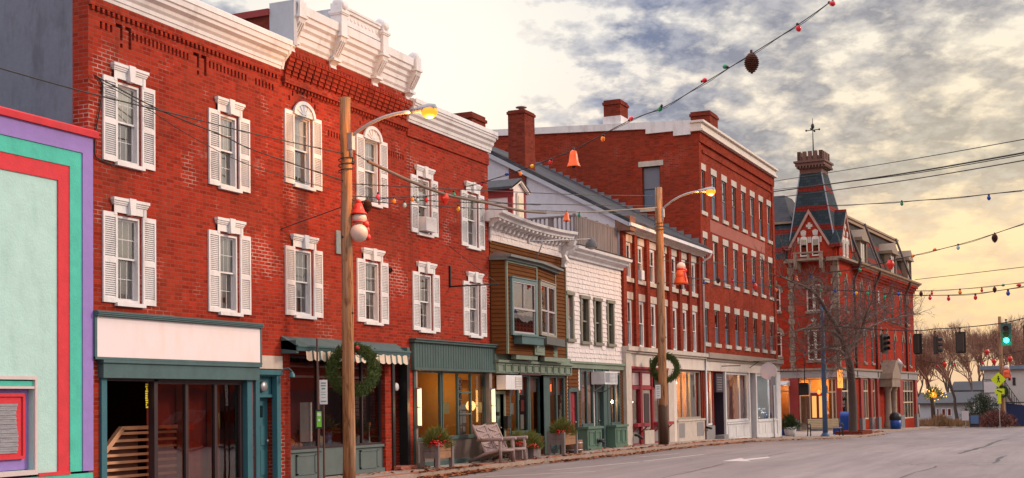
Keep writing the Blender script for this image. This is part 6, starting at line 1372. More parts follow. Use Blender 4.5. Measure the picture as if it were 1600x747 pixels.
street_lamp('lit street lamp on a curved arm before the tall brown brick block', P2, 9.0, (48.0, -3.0, 9.55), 330)
NEEDLE = paint('fir_needles', (.085, .13, .035), .8, .45, 30, bump=0); NEEDLE2 = paint('pine_needles', (.17, .19, .045), .75, .4, 30, bump=0); BERRY = paint('red_berries', (.55, .02, .015), .35, .2, 20)
RIBBON = paint('red_ribbon', (.40, .015, .03), .5, .15, 6)
def wreath(label, c, R_, w, n, bow=True):
    c = Vector(c); d = Vector((c.x-CAM.x, c.y-CAM.y, 0)).normalized(); s_ = Vector((-d.y, d.x, 0)); t = thing('wreath', label, 'wreath', tuple(c), 'christmas wreaths hung on poles'); m = M()
    for _ in range(n):
        a = random.uniform(0, 6.283); rr = R_+random.gauss(0, w*.42); p = c+s_*(rr*math.cos(a))+Vector((0, 0, rr*math.sin(a)))+d*random.gauss(0, w*.4)
        tan = s_*(-math.sin(a))+Vector((0, 0, math.cos(a))); rad_ = s_*math.cos(a)+Vector((0, 0, math.sin(a)))
        v = (tan*random.uniform(.2, 1)+rad_*random.uniform(-.9, 1.0)+d*random.uniform(-.7, .3)).normalized(); l = random.uniform(.06, .135)*(R_/.5); q = v.cross(d+Vector((0, 0, .3))).normalized()*random.uniform(.008, .018)*(R_/.5)
        m.poly([p-q, p+q, p+v*l]); q2 = v.cross(q).normalized()*q.length; m.poly([p-q2, p+q2, p+v*l*.9])
    m.build('fir_ring', NEEDLE, t)
    M().tube([c+s_*(R_*math.cos(k*.2618))+Vector((0, 0, R_*math.sin(k*.2618))) for k in range(25)], w*.42, 6, False).build('wire_ring', paint('dark_fir_core', (.012, .022, .008), .95, .4, 20), t)
    if bow:
        m = M(); z = c+Vector((0, 0, R_))-d*w*.7
        for k in (-1, 1): m.ball(z+s_*.1*k, .09, .06, .06, 8, 6); m.bar(z, z+s_*.08*k-Vector((0, 0, .38)), .06, .015)
        m.build('ribbon_bow', RIBBON, t)
    return t
def behind(px, py, P, back): p = onl(px, py, P, (P[0]+1, P[1])); d = Vector((p.x-CAM.x, p.y-CAM.y, 0)).normalized(); return p+d*back
wreath('large bushy green wreath behind the nearest wooden pole', behind(552, 577, P1, .30), .48, .125, 6500)
wreath('round green wreath on the wooden pole before the crimson shop', behind(1039, 575, P2, .34), .46, .12, 4500, False)
SNOW = paint('white_blowmould_plastic', (.62, .50, .45), .4, .05, 4); REDPL = paint('glossy_red_plastic', (.60, .03, .02), .35, .12, 6); ORNG = paint('orange_red_plastic', (.68, .10, .02), .35, .1, 6)
def snowman(label, c, s_, cap=True):
    """c = centre of the belly, faces +x and the street"""
    c = Vector(c); t = thing('snowman_decoration', label, 'decoration', tuple(c), 'snowman decorations on poles'); q = lambda x, y, z: (c.x+x*s_, c.y+y*s_, c.z+z*s_)
    m = M(); m.ball(q(0, 0, 0), .30*s_, .27*s_, .29*s_, 16, 12); m.build('body', SNOW if cap else ORNG, t)
    m = M(); m.ball(q(.04, 0, .45), .23*s_, .22*s_, .22*s_, 16, 12); h = m.build('head', SNOW, t)
    M().lathe(q(0, 0, .30), [(.17*s_, 0), (.21*s_, .03*s_), (.16*s_, .08*s_)], 14).build('scarf', REDPL, t)
    m = M(); m.ball(q(.13, -.17, .27), .12*s_, .1*s_, .12*s_, 10, 8); m.build('scarf_knot', REDPL, t)
    if cap:
        m = M(); m.lathe(q(.0, 0, .58), [(.24*s_, 0), (.25*s_, .03*s_), (.2*s_, .06*s_), (.15*s_, .2*s_), (.09*s_, .34*s_), (0, .36*s_)], 14); m.ball(q(0, 0, .97), .08*s_, n=8, m=6); m.build('pointed_hat', REDPL, t)
        for dx, dz in ((.2, .1), (.26, -.12)): M().ball(q(dx, -.17, dz), .10*s_, .08*s_, .11*s_, 10, 8).build('mitten', REDPL, t)
    else:
        m = M(); m.lathe(q(0, 0, -.42), [(.0, 0), (.36*s_, 0), (.34*s_, .1*s_), (.26*s_, .46*s_), (.20*s_, .70*s_), (0, .74*s_)], 14); m.build('red_coat', ORNG, t)
        for k in (-1, 1): M().tube([q(.1, .12*k, -.36), q(.3, .14*k, -.44), q(.32, .14*k, -.62)], .055*s_, 8).build('boot', BLACK, t)
        M().tube([q(-.1, -.2, .22), q(-.14, -.26, -.2), q(-.1, -.25, -.62)], .06*s_, 8).build('scarf_tail', RIBBON, t)
    m = M(); m.ball(q(.24, -.09, .5), .028*s_, n=8, m=6); m.ball(q(.15, -.19, .5), .028*s_, n=8, m=6); m.build('eyes', BLACK, h)
    M().lathe(q(.24, -.10, .43), [(.035*s_, 0), (0, .12*s_)], 8, 'x').build('carrot_nose', ORNG, h)
snowman('plump snowman with red pointed hat on the nearest pole', onl(561, 364, (25.6, -1.35), (26.6, -1.35)), .72)
snowman('bare headed snowman in an orange red coat high on the second pole', onl(1064, 431, (48.6, -1.3), (49.6, -1.3)), .80, False)

# ================================================================== SIGNS ON POSTS
def plate_sign(label, base, h, w, ph, col, lines, post=.03, kind='parking_sign'):
    x, y, z = base; t = thing(kind, label, 'sign', base); M().box(x-post/2, x+post/2, y-post/2, y+post/2, z-.02, z+h).build('post', paint('brown_steel_post', (.075, .03, .025), .6, .2, 5), t)
    d = Vector((.80, .60, 0)); s_ = Vector((-d.y, d.x, 0)); c = Vector((x, y, z+h-ph/2-.02))-d*.035
    m = M(); m.obox(c, s_*w/2, d*.006, Vector((0, 0, ph/2))); p = m.build('sign_plate', col, t)
    m = M()
    for fz, fw, fh in lines: m.obox(c-d*.008+Vector((0, 0, (fz-.5)*ph)), s_*w*fw/2, d*.002, Vector((0, 0, fh*ph/2)))
    if lines: m.build('sign_print', paint('green_print', (.10, .25, .20), .5, .15, 8), p)
    return t
WSIGN = paint('white_sign_sheet', (.66, .64, .66), .4, .05, 6)
plate_sign('narrow white parking sign with green lines on a brown post by the pumpkin window', (24.36, -1.12, gz(24)), 2.22, .17, .52, WSIGN, [(.87, .6, .05), (.76, .6, .05), (.64, .45, .06), (.5, .6, .02), (.4, .6, .02), (.28, .5, .02), (.12, .7, .05)])
t = thing('display_post', 'thin post carrying a small black framed bright green panel', 'sign', (24.16, -1.1, gz(24)))
m = M(); m.box(24.15, 24.18, -1.115, -1.085, gz(24)-.02, 3.2); m.build('post', bpy.data.materials['brown_steel_post'], t); d = Vector((.8, .6, 0)); s_ = Vector((-.6, .8, 0)); c = at(498.5, 655, -1.16)
m = M(); m.obox(c, s_*.075, d*.02, Vector((0, 0, .20))); f = m.build('sign_frame', BLACK, t); m = M(); m.obox(c-d*.022, s_*.05, d*.004, Vector((0, 0, .165))); m.build('green_panel', paint('lime_green_panel', (.16, .50, .03), .4, .2, 20), f)
m = M(); m.obox(c-d*.028+Vector((0, 0, .10)), s_*.035, d*.002, Vector((0, 0, .035))); m.obox(c-d*.028+Vector((0, 0, -.02)), s_*.02, d*.002, Vector((0, 0, .025))); m.build('panel_print', WSIGN, f)
plate_sign('white parking sign on a slim post left of the black footed pole', (46.95, -1.25, gz(47)), 2.25, .20, .50, WSIGN, [(.85, .6, .06), (.7, .6, .06), (.5, .6, .03), (.38, .6, .03), (.2, .5, .05)])
plate_sign('dull sign plate seen on a tall dark post in front of the white shop corner', (64.8, -1.35, gz(64.8)), 3.0, .24, .42, METAL, [])

# ================================================================== PAVEMENT FURNITURE
def spray(m, c, rx, ry, rz_, n, l0=.10, l1=.28, wd=.012):
    c = Vector(c)
    for _ in range(n):
        a, e = random.uniform(0, 6.283), random.uniform(-.25, 1.45); k = random.uniform(.15, .85); d = Vector((math.cos(a)*math.cos(e), math.sin(a)*math.cos(e), math.sin(e)))
        p = c+Vector((d.x*rx, d.y*ry, d.z*rz_))*k; v = (d+Vector((random.uniform(-.6, .6), random.uniform(-.6, .6), random.uniform(-.2, .6)))).normalized(); l = random.uniform(l0, l1); q = v.orthogonal().normalized()*wd
        m.poly([p-q, p+q, p+v*l]); q2 = v.cross(q).normalized()*wd; m.poly([p-q2, p+q2, p+v*l])
def berries(m, c, rx, ry, rz_, n, r=.022):
    for _ in range(n):
        a, e = random.uniform(0, 6.283), random.uniform(-.1, 1.3); k = random.uniform(.55, 1.05); m.ball((c[0]+rx*k*math.cos(a)*math.cos(e), c[1]+ry*k*math.sin(a)*math.cos(e), c[2]+rz_*k*math.sin(e)), r*random.uniform(.7, 1.2), n=5, m=4)
def bouquet(label, c, rx, rz_, n, nb, off=(0, 0)):
    t = thing('evergreen_arrangement', label, 'plant', c, 'evergreen and berry arrangements'); m = M(); spray(m, c, rx, rx*.7, rz_, n); spray(m, (c[0]-rx*.5, c[1], c[2]), rx*.6, rx*.5, rz_*.7, n//3); spray(m, (c[0]+rx*.55, c[1]-.05, c[2]-.03), rx*.6, rx*.5, rz_*.6, n//3); m.build('evergreen_sprigs', NEEDLE2, t)
    m = M(); berries(m, (c[0]+off[0], c[1]+off[1], c[2]), rx*.75, rx*.6, rz_*.75, nb); berries(m, (c[0]-rx*.75, c[1]-.15, c[2]-.02), rx*.4, .2, rz_*.35, nb//2); m.build('berries', BERRY, t)
def tall_planter(label, x0, x1, y0, y1, z, h=.66):
    t = thing('planter_box', label, 'planter', ((x0+x1)/2, (y0+y1)/2, z), 'tall wooden planters')
    for x in (x0, x1):
        for y in (y0, y1): M().box(x-.05, x+.05, y-.05, y+.05, z, z+h).build('leg', WOODG, t)
    pl = paint('honey_planter_boards', (.33, .17, .085), .8, .3, 3, grain=(.6, 3, 6), dirt=(.13, .09, .07), dirt_amt=.5)
    for k in range(2):
        a = z+h-.40+k*.185; M().box(x0+.05, x1-.05, y0-.02, y0+.015, a, a+.178).build('front_board', pl, t)
    m = M()
    for k in range(2):
        a = z+h-.40+k*.185; m.box(x0-.02, x0+.015, y0+.05, y1-.05, a, a+.178); m.box(x1-.015, x1+.02, y0+.05, y1-.05, a, a+.178); m.box(x0+.05, x1-.05, y1-.015, y1+.02, a, a+.178)
    m.build('side_boards', WOODG, t); M().box(x0+.04, x1-.04, y0+.03, y1-.03, z+h-.4, z+h-.08).build('soil', DARK, t)
tall_planter('tall grey wooden planter with honey coloured boards under the cafe window', 30.22, 31.0, -.80, -.36, .12); bouquet('bushy evergreens with scarlet berries in the planter by the cafe', (30.6, -.58, .72), .50, .44, 900, 120)
tall_planter('tall grey wooden planter beside a low barrel at the clapboard shop', 38.3, 39.35, -.98, -.50, .12, .72); bouquet('evergreens with scarlet berries in the planter beside the red door', (38.8, -.74, .80), .58, .42, 900, 90)
t = thing('barrel_tub', 'low wooden barrel tub tucked behind the right tall planter', 'tub', (40.2, -.55, .12)); m = M(); m.lathe((40.2, -.55, .12), [(0, 0), (.27, 0), (.31, .2), (.30, .42), (.27, .42), (.26, .36), (0, .36)], 18); m.build('staves', paint('tub_oak', (.22, .11, .065), .8, .25, 3, grain=(6, 6, .5)), t); m = M(); m.lathe((40.2, -.55, .20), [(.30, 0), (.318, .0), (.318, .04), (.30, .04)], 18); m.lathe((40.2, -.55, .42), [(.308, 0), (.318, .0), (.318, .04), (.30, .04)], 18); m.build('hoop', METAL, t)
for k, (x, y, w, h, lb, lb2) in enumerate(((35.45, -.72, .42, .42, 'low square plank box nearest to the log chairs', 'evergreens and berries in the low box nearest the log chairs'), (36.05, -.86, .30, .34, 'small low plank box in the middle of three', 'evergreens in the small middle plank box'), (36.65, -.62, .42, .38, 'low square plank box furthest right of the three below the flyers', 'wispy evergreens in the right one of three low boxes'))):
    t = thing('plank_box', lb, 'planter', (x, y, .12), 'low plank boxes of greenery'); m = M()
    for j in range(3): a = x-w/2+j*w/3; m.box(a+.003, a+w/3-.003, y-w/2, y-w/2+.02, .12, .12+h); m.box(x-w/2, x-w/2+.02, y-w/2+.02+j*(w-.04)/3, y-w/2+.02+(j+1)*(w-.04)/3-.006, .12, .12+h); m.box(x+w/2-.02, x+w/2, y-w/2+.02+j*(w-.04)/3, y-w/2+.02+(j+1)*(w-.04)/3-.006, .12, .12+h); m.box(a+.003, a+w/3-.003, y+w/2-.02, y+w/2, .12, .12+h)
    m.build('planks', WOODG, t); M().box(x-w/2+.02, x+w/2-.02, y-w/2+.02, y+w/2-.02, .13, .12+h-.05).build('soil', DARK, t)
    bouquet(lb2, (x, y, .12+h), .40, .38, 480, 60 if k < 2 else 0)
LOG = paint('silvery_log', (.30, .22, .215), .8, .22, 4, grain=(3, 3, 3))
def log_chair(label, x, y):
    t = thing('log_chair', label, 'chair', (x, y, .12), 'log armchairs outside the cafe', rad(-8)); z = 0
    def tb(pts, r, name): m = M(); m.tube(pts, r, 8); return m.build(name, LOG, t, local=True)
    for s_ in (-1, 1):
        tb([(s_*.33, -.45, 0), (s_*.33, -.43, .64)], .045, 'front_leg'); tb([(s_*.30, -.42, .36), (s_*.29, .10, .24), (s_*.29, .62, .03)], .045, 'rear_leg'); tb([(s_*.35, -.52, .66), (s_*.34, .30, .62)], .05, 'arm'); tb([(s_*.27, .06, .22), (s_*.29, .50, 1.05)], .038, 'back_post')
    m = M()
    for k in range(7): v = -.44+k*.085; m.obox((0, v, .37-(v+.44)*.22), Vector((.30, 0, 0)), Vector((0, .035, -.008)), Vector((0, 0, .014)))
    m.build('seat', LOG, t, local=True)
    m = M()
    for k in range(6): u = -.22+k*.088; m.bar((u, .10, .26), (u, .49, 1.03), .075, .02, (0, 1, .5))
    for k in range(7): f = (k+.5)/7; c = Vector((0, .085+.39*f, .27+.77*f)); m.obox(c, Vector((.25, 0, .05*(-1)**k)), Vector((0, .012, -.006)), Vector((0, .010, .022)))
    m.build('backrest', LOG, t, local=True); tb([(-.30, .30, .60), (.30, .30, .60)], .035, 'back_rail'); tb([(-.33, -.45, .34), (.33, -.45, .34)], .04, 'front_rail')
log_chair('silvery log armchair on the left with lattice back', 33.62, -.78); log_chair('silvery log armchair on the right next to the low plank boxes', 34.55, -.72)

# window display
def pumpkin(label, c, r, mt, sq=.8):
    t = thing('pumpkin', label, 'pumpkin', c, 'pumpkins in the shop window'); m = M(); n, k_ = 20, 9; vs = []; fs = []
    for i in range(k_+1):
        th = math.pi*i/k_
        for k in range(n):
            a = 2*math.pi*k/n; rr = r*math.sin(th)*(1+.07*math.cos(a*8)); vs.append((c[0]+rr*math.cos(a), c[1]+rr*math.sin(a), c[2]+r*sq+r*sq*math.cos(th)))
    for i in range(k_):
        for k in range(n): fs.append((i*n+k, (i+1)*n+k, (i+1)*n+(k+1) % n, i*n+(k+1) % n))
    m._add(vs, fs, True); m.build('flesh', mt, t); M().tube([(c[0], c[1], c[2]+2*r*sq-.01), (c[0]+.02, c[1], c[2]+2*r*sq+.06)], [.02, .012], 6).build('stalk', WOODG, t)
PUMP = paint('pumpkin_orange', (.70, .17, .015), .45, .1, 8); PALEP = paint('pale_pumpkin', (.62, .52, .34), .5, .1, 8)
pumpkin('round orange pumpkin in the left display window', (25.15, .33, .82), .16, PUMP); pumpkin('cream coloured pumpkin in the shop doorway display', (26.62, .48, .82), .17, PALEP)
for k, (x, lb) in enumerate(((25.42, 'small orange squash right of the big orange pumpkin'), (25.64, 'tiny orange squash at the right end of the squashes'))): pumpkin(lb, (x, .34, .82), .085-.012*k, PUMP, .9)
t = thing('gourd', 'long necked purple gourd behind the orange squashes', 'gourd', (25.36, .50, .82)); M().lathe((25.36, .50, .82), [(0, 0), (.09, .02), (.11, .1), (.07, .25), (.035, .38), (.03, .5), (0, .52)], 12).build('gourd_skin', paint('purple_gourd_skin', (.16, .03, .09), .4, .2, 5), t)
def potplant(name, label, c, r, h, pot, leaf, n, grp=None, lw=.02, l0=.08, l1=.22):
    t = thing(name, label, 'plant', c, grp); M().lathe(c, [(0, 0), (r*.7, 0), (r, h), (r*.9, h), (r*.85, h*.9), (0, h*.9)], 14).build('pot', pot, t); m = M(); spray(m, (c[0], c[1], c[2]+h), r*1.7, r*1.7, r*2.0, n, l0, l1, lw); m.build('foliage', leaf, t)
LEAFG = paint('leaf_green', (.06, .10, .035), .7, .4, 20, bump=0)
potplant('potted_plant', 'leafy green plant in a dark pot behind the squashes', (25.2, .72, .82), .17, .22, DARK, LEAFG, 260, 'pot plants in the shop window'); potplant('potted_plant', 'yellow flowered bushy plant in a blue tub by the pole', (27.05, .55, .82), .19, .34, BLUE, paint('mustard_foliage', (.22, .15, .03), .8, .4, 20, bump=0), 320, 'pot plants in the shop window', .016)
potplant('potted_plant', 'round green plant in a dark pot left of the cream pumpkin', (26.36, .62, .82), .15, .22, DARK, LEAFG, 260, 'pot plants in the shop window'); potplant('potted_plant', 'grassy plant in a pale pot in the right display window', (28.3, .45, .82), .14, .24, STONE, LEAFG, 220, 'pot plants in the shop window', .01, .2, .5)
t = thing('candlestick', 'glass candlestick with an orange candle in the right display window', 'candlestick', (28.72, .32, .82)); M().lathe((28.72, .32, .82), [(.06, 0), (.02, .05), (.03, .15), (.015, .25), (.03, .42), (.04, .44), (0, .44)], 10).build('stem', CHROME, t); M().lathe((28.72, .32, 1.26), [(.05, 0), (.05, .08), (0, .08)], 10).build('candle', PUMP, t)
t = thing('display_board', 'pale leaning display board in the right shop window', 'board', (28.0, .35, .82)); m = M(); m.obox((27.98, .36, 1.05), Vector((.12, 0, 0)), Vector((0, .015, 0)), Vector((0.10, .06, .26))); m.build('board', WSIGN, t)

# ---- around the corner block
potplant('potted_plant', 'green shrub in a white tub at the corner of the white shop', (72.6, -.4, gz(72.6)), .36, .5, WHITE, LEAFG, 500, None, .03, .12, .35)
bz = gz(73.2); t = thing('bench', 'park bench of cream slats in a black iron frame facing the street', 'bench', (72.6, -2.3, bz), None, rad(-62))
def lb_(m, name, mt): return m.build(name, mt, t, local=True)
CS = paint('cream_bench_slats', (.58, .44, .27), .6, .1, 4)
m = M()
for k in range(5): m.box(-.85, .85, -.28+k*.105, -.20+k*.105, .43, .46)
lb_(m, 'seat', CS); m = M()
for k in range(5): m.obox((0, .26+k*.02, .53+k*.09), Vector((.85, 0, 0)), Vector((0, .012, -.003)), Vector((0, .008, .036)))
lb_(m, 'backrest', CS)
for x in (-.88, .88):
    m = M(); m.tube([(x, -.28, 0), (x, -.25, .42), (x, -.28, .62), (x, -.15, .68), (x, .25, .64)], .03, 6); m.tube([(x, .32, 0), (x, .22, .42), (x, .36, .95)], .03, 6); m.tube([(x, -.25, .42), (x, .22, .42)], .03, 6); lb_(m, 'iron_end', BLACK)
def groundz(x): return gz(x)
def bin_(name, label, cat, x, y, parts):
    z = gz(x); t = thing(name, label, cat, (x, y, z)); [m.build(nm, mt, t) for nm, mt, m in parts(x, y, z)]; return t
bin_('mailbox', 'tall rounded blue box standing behind the tree bed', 'box', 79.6, -2.2, lambda x, y, z: [('box_body', BINBLUE, M().prism([(x-.36, z+.12), (x+.36, z+.12), (x+.36, z+.95)]+[(x+.36*math.cos(math.pi*k/10), z+.95+.34*math.sin(math.pi*k/10)) for k in range(1, 10)]+[(x-.36, z+.95)], 'y', y-.32, y+.32)), ('chute', METAL, M().box(x-.28, x+.28, y-.36, y-.322, z+.92, z+1.02)), ('feet', BLACK, M().box(x-.30, x+.30, y-.28, y+.28, z, z+.12))])
bin_('recycling_crate', 'small blue crate on the step by the lit red door', 'crate', 74.6, .35, lambda x, y, z: [('crate_body', BINBLUE, M().prism([(x-.22, z), (x+.22, z), (x+.27, z+.36), (x-.27, z+.36)], 'y', y-.18, y+.18)), ('crate_rim', BINBLUE, M().box(x-.29, x+.29, y-.20, y+.20, z+.361, z+.40))])
bin_('recycling_crate', 'low blue crate just left of the tall rounded blue box', 'crate', 77.5, -2.0, lambda x, y, z: [('crate_body', BINBLUE, M().prism([(x-.2, z), (x+.2, z), (x+.24, z+.42), (x-.24, z+.42)], 'y', y-.18, y+.18)), ('crate_rim', BINBLUE, M().box(x-.26, x+.26, y-.20, y+.20, z+.421, z+.46))])
bin_('litter_bin', 'blue litter bin with a black domed lid beyond the stone doorway', 'bin', 99.5, -2.1, lambda x, y, z: [('bin_body', BINBLUE, M().lathe((x, y, z), [(0, 0), (.36, 0), (.40, .75), (0, .75)], 16)), ('lid', BLACK, M().lathe((x, y, z+.75), [(.43, 0), (.44, .1), (.38, .32), (.2, .45), (0, .48)], 16)), ('bag_rim', BLACK, M().lathe((x, y, z+.66), [(.415, 0), (.43, .05), (.42, .1)], 16))])
# street pole of the corner
x, y = 71.6, -2.5; z = gz(x); t = thing('signal_pole', 'slim blue steel pole with small green street name blade at the corner', 'pole', (x, y, z)); M().tube([(x, y, z), (x, y, 7.0)], [.14, .11], 12).build('pole_shaft', BLUE, t); M().lathe((x, y, z), [(.22, 0), (.22, .1), (.15, .2)], 12).build('pole_base', BLUE, t)
m = M(); m.box(x+.1, x+.9, y-.012, y+.012, 3.3, 3.5); m.build('street_name_blade', paint('street_sign_green', (.01, .25, .14), .4, .1, 4), t); m = M(); m.box(x-.05, x+.12, y-.16, y-.10, 1.6, 1.85); m.box(x-.1, x+.1, y-.17, y-.13, .9, 1.05); m.build('notice_plate', WSIGN, t)
m = M(); m.box(x+.13, x+.32, y-.14, y-.02, 2.0, 2.4); m.build('button_box', paint('olive_box', (.12, .13, .09), .6), t)
PB = Vector((71.0, -2.6, 0)); c = at(1257, 608, -2.6)
t = thing('crossing_signal', 'dark pedestrian signal box hanging on a thin rod left of the blue pole', 'signal', tuple(c)); M().box(c.x-.2, c.x+.2, c.y-.2, c.y+.2, c.z-.26, c.z+.26).build('signal_box', DKFRAME, t)
m = M(); m.box(c.x-.25, c.x-.2, c.y-.24, c.y+.24, c.z-.3, c.z+.3); m.box(c.x-.42, c.x-.25, c.y-.24, c.y+.24, c.z+.22, c.z+.25); m.build('signal_visor', BLACK, t); m = M(); m.tube([(c.x+.1, c.y, c.z+.25), (c.x+.1, c.y, c.z+2.4)], .025, 6); m.tube([(c.x+.1, c.y, c.z+2.4), (71.6, -2.5, c.z+2.5)], .02, 6); m.build('hanger_rod', BLACK, t)

# ================================================================== TREES
BARK = paint('grey_brown_bark', (.085, .060, .053), .9, .3, 8, grain=(4, 4, .8)); TWIG = paint('bare_twigs', (.24, .12, .085), .9, .3, 6, bump=0)
def grow(tr, cr, p, d, l, r, depth, maxd, spread, rng, up=.12, gate=2):
    seg = 3; pts = [Vector(p)]; dd = Vector(d)
    for _ in range(seg):
        dd = (dd+Vector((rng.uniform(-.22, .22), rng.uniform(-.22, .22), rng.uniform(-.12, .18)+up*.3))).normalized(); pts.append(pts[-1]+dd*l/seg)
    tgt = tr if depth < gate else cr
    tgt.tube(pts, [r, r*.88, r*.76, r*.64], 7 if depth < 2 else (4 if depth < 4 else 3), False)
    if depth >= maxd: return
    n = rng.choice((2, 3, 3)) if depth < 2 else rng.choice((2, 3, 3, 4) if maxd < 7 else (3, 3, 3, 4))
    for k in range(n):
        a = rng.uniform(0, 6.283) if k else rng.uniform(-.5, .5); ax = dd.orthogonal().normalized(); ax.rotate(Matrix.Rotation(a+k*2.1, 3, dd)); nd = (dd+ax*rng.uniform(spread*.6, spread*1.25)+Vector((0, 0, up))).normalized()
        grow(tr, cr, pts[rng.choice((2, 3, 3)) if depth else 3], nd, l*rng.uniform(.62, .86), r*(.62 if k else .68), depth+1, maxd, spread, rng, up, gate)
def tree_meshes(seed, h, r, maxd, spread, lean=(0, 0), up=.10, first=.3):
    rng = random.Random(seed); tr, cr = M(), M(); grow(tr, cr, (0, 0, -.05), Vector((lean[0], lean[1], 1)).normalized(), h*first, r, 0, maxd, spread, rng, up); return tr, cr
def tree(label, base, seed, h, r, maxd, spread, lean=(0, 0), up=.1, first=.3, group=None, leaves=0, name='bare_tree'):
    t = thing(name, label, 'tree', base, group); tr, cr = tree_meshes(seed, h, r, maxd, spread, lean, up, first)
    tr.build('trunk', BARK, t, local=True); cr.build('crown', TWIG, t, local=True)
    if leaves:
        m = M(); rng = random.Random(seed)
        for _ in range(leaves):
            p = Vector(rng.choice(cr.v)); a = Vector((rng.uniform(-1, 1), rng.uniform(-1, 1), rng.uniform(-1, .3))).normalized()*.09; b_ = a.orthogonal().normalized()*.06; m.poly([p, p+a*.5+b_, p+a, p+a*.5-b_])
        m.build('last_leaves', paint('rust_leaves', (.30, .055, .02), .8, .4, 30, bump=0), t)
    return t
# street tree drawn from the limbs seen in the photograph, all in its own plane band
TB = (77.3, -3.0); t = thing('street_tree', 'bare spreading street tree in a low brick bed before the corner block', 'tree', (TB[0], TB[1], gz(77.3)))
tr, cr = M(), M(); rng = random.Random(5); z0 = gz(77.3)
def L3(px, py, dy=0): p = at(px, py, TB[1]+dy); return p
def limb(pts, r0, r1, tgt=None):
    P = [L3(*q) for q in pts]; (tgt or tr).tube(P, [r0+(r1-r0)*i/(len(P)-1) for i in range(len(P))], 8, False); return P
limb([(1333, 678), (1333, 640), (1331, 600), (1328, 570), (1324, 555)], .26, .20)
L1 = limb([(1324, 556), (1316, 530), (1306, 508), (1294, 490), (1284, 472), (1274, 458), (1258, 448), (1238, 440), (1220, 432)], .17, .03); L2 = limb([(1325, 556), (1330, 540), (1345, 523), (1360, 510), (1385, 500), (1410, 494), (1438, 490)], .13, .025)
L5 = limb([(1322, 556), (1308, 546), (1290, 544), (1270, 548), (1254, 556)], .11, .03); L4 = limb([(1316, 530), (1300, 518), (1276, 512), (1254, 514), (1236, 520)], .09, .02); L6 = limb([(1308, 512), (1330, 508), (1352, 500), (1374, 486), (1400, 470)], .08, .02)
L7 = limb([(1324, 558), (1312, 562, -.5), (1300, 560, -.8), (1290, 572, -1)], .06, .015); L8 = limb([(1296, 492), (1300, 470, .4), (1308, 448, .6)], .07, .02); L9 = limb([(1345, 523), (1348, 505, -.6), (1356, 484, -1), (1368, 462, -1.2)], .07, .02); L10 = limb([(1385, 500), (1405, 508, -.3), (1428, 520, -.5)], .04, .012)
for P in (L1, L2, L4, L5, L6, L7, L8, L9, L10):
    for i in range(1, len(P)):
        for _ in range(6 if i < 3 else 8):
            f = rng.random(); p = P[i-1].lerp(P[i], f); d = (P[i]-P[i-1]).normalized(); v = (d*.5+Vector((rng.uniform(-.9, .9), rng.uniform(-.9, .9), rng.uniform(-.5, .9)))).normalized(); grow(tr, cr, p, v, rng.uniform(.5, 1.15), .022, 3, 6, .65, rng, .02, 2)
tr.build('trunk', BARK, t); cr.build('crown', paint('dark_street_tree_twigs', (.12, .070, .058), .9, .3, 6, bump=0), t)
t = thing('tree_bed', 'low brick edged bed around the foot of the street tree', 'planting bed', (77.3, -3.0, z0)); m = M(); m.box(75.6, 79.0, -3.75, -3.55, z0-.1, z0+.2); m.box(75.6, 79.0, -2.45, -2.25, z0-.1, z0+.2); m.box(75.6, 75.8, -3.55, -2.45, z0-.1, z0+.2); m.box(78.8, 79.0, -3.55, -2.45, z0-.1, z0+.2); m.build('brick_edge', BRICK_C, t); M().box(75.8, 78.8, -3.55, -2.45, z0-.1, z0+.12).build('bed_soil', EARTH, t)

# ================================================================== THE FAR END OF THE STREET
def atx(px, py, X):
    d = _F*FPX+_R2*(px-800)-_U2*(py-373.5-SHY); return CAM+d*(X/d.x)
def house(label, X, pxl, pxr, pye, pyr, depth, wall, name='house', wins=(), group=None):
    """gabled house whose street wall spans two pixels at distance X; it faces the camera side"""
    a, c = atx(pxl, pye, X), atx(pxr, pye, X); zb = gz(X)-.1; ze = a.z; zr = atx(pxl, pyr, X).z
    t = thing(name, label, 'house', (X, (a.y+c.y)/2, zb)); y0, y1 = sorted((a.y, c.y))
    m = M(); m.box(X, X+depth, y0, y1, zb, ze); m.prism([(X, ze), (X+depth, ze), (X+depth/2, zr-.1)], 'y', y0, y1); m.build('wall', wall, t)
    m = M(); m.prism([(X-.4, ze-.15), (X+depth/2, zr), (X+depth+.4, ze-.15), (X+depth+.4, ze), (X+depth/2, zr+.18), (X-.4, ze)], 'y', y0-.4, y1+.4); m.build('roof', ROOF, t)
    for (p0, p1, q0, q1) in wins:
        u, v = atx(p0, q0, X), atx(p1, q1, X); m = M(); m.box(X-.06, X-.002, u.y, v.y, v.z, u.z); w = m.build('window', WHITE, t); e = .08; m = M(); yy = sorted((u.y, v.y)); m.box(X-.08, X-.061, yy[0]+e, yy[1]-e, v.z+e, u.z-e); m.build('glass', MIRGLASS, w)
    return t
CLP = paint('pale_blue_clapboard', (.42, .44, .50), .7, .1, 3, grain=(1, 1, 8)); WCL = paint('off_white_render', (.50, .47, .45), .8, .1, 2)
house('low white house with four blue windows half hidden by bare trees', 150, 1437, 1520, 630, 616, 9, CLP, wins=((1463, 1468, 638, 650), (1471, 1478, 638, 650), (1480, 1487, 638, 650), (1508, 1513, 638, 650)))
house('grey house with dark roof glimpsed between the far tree trunks', 175, 1490, 1548, 610, 598, 9, CLP, wins=((1515, 1520, 616, 626),))
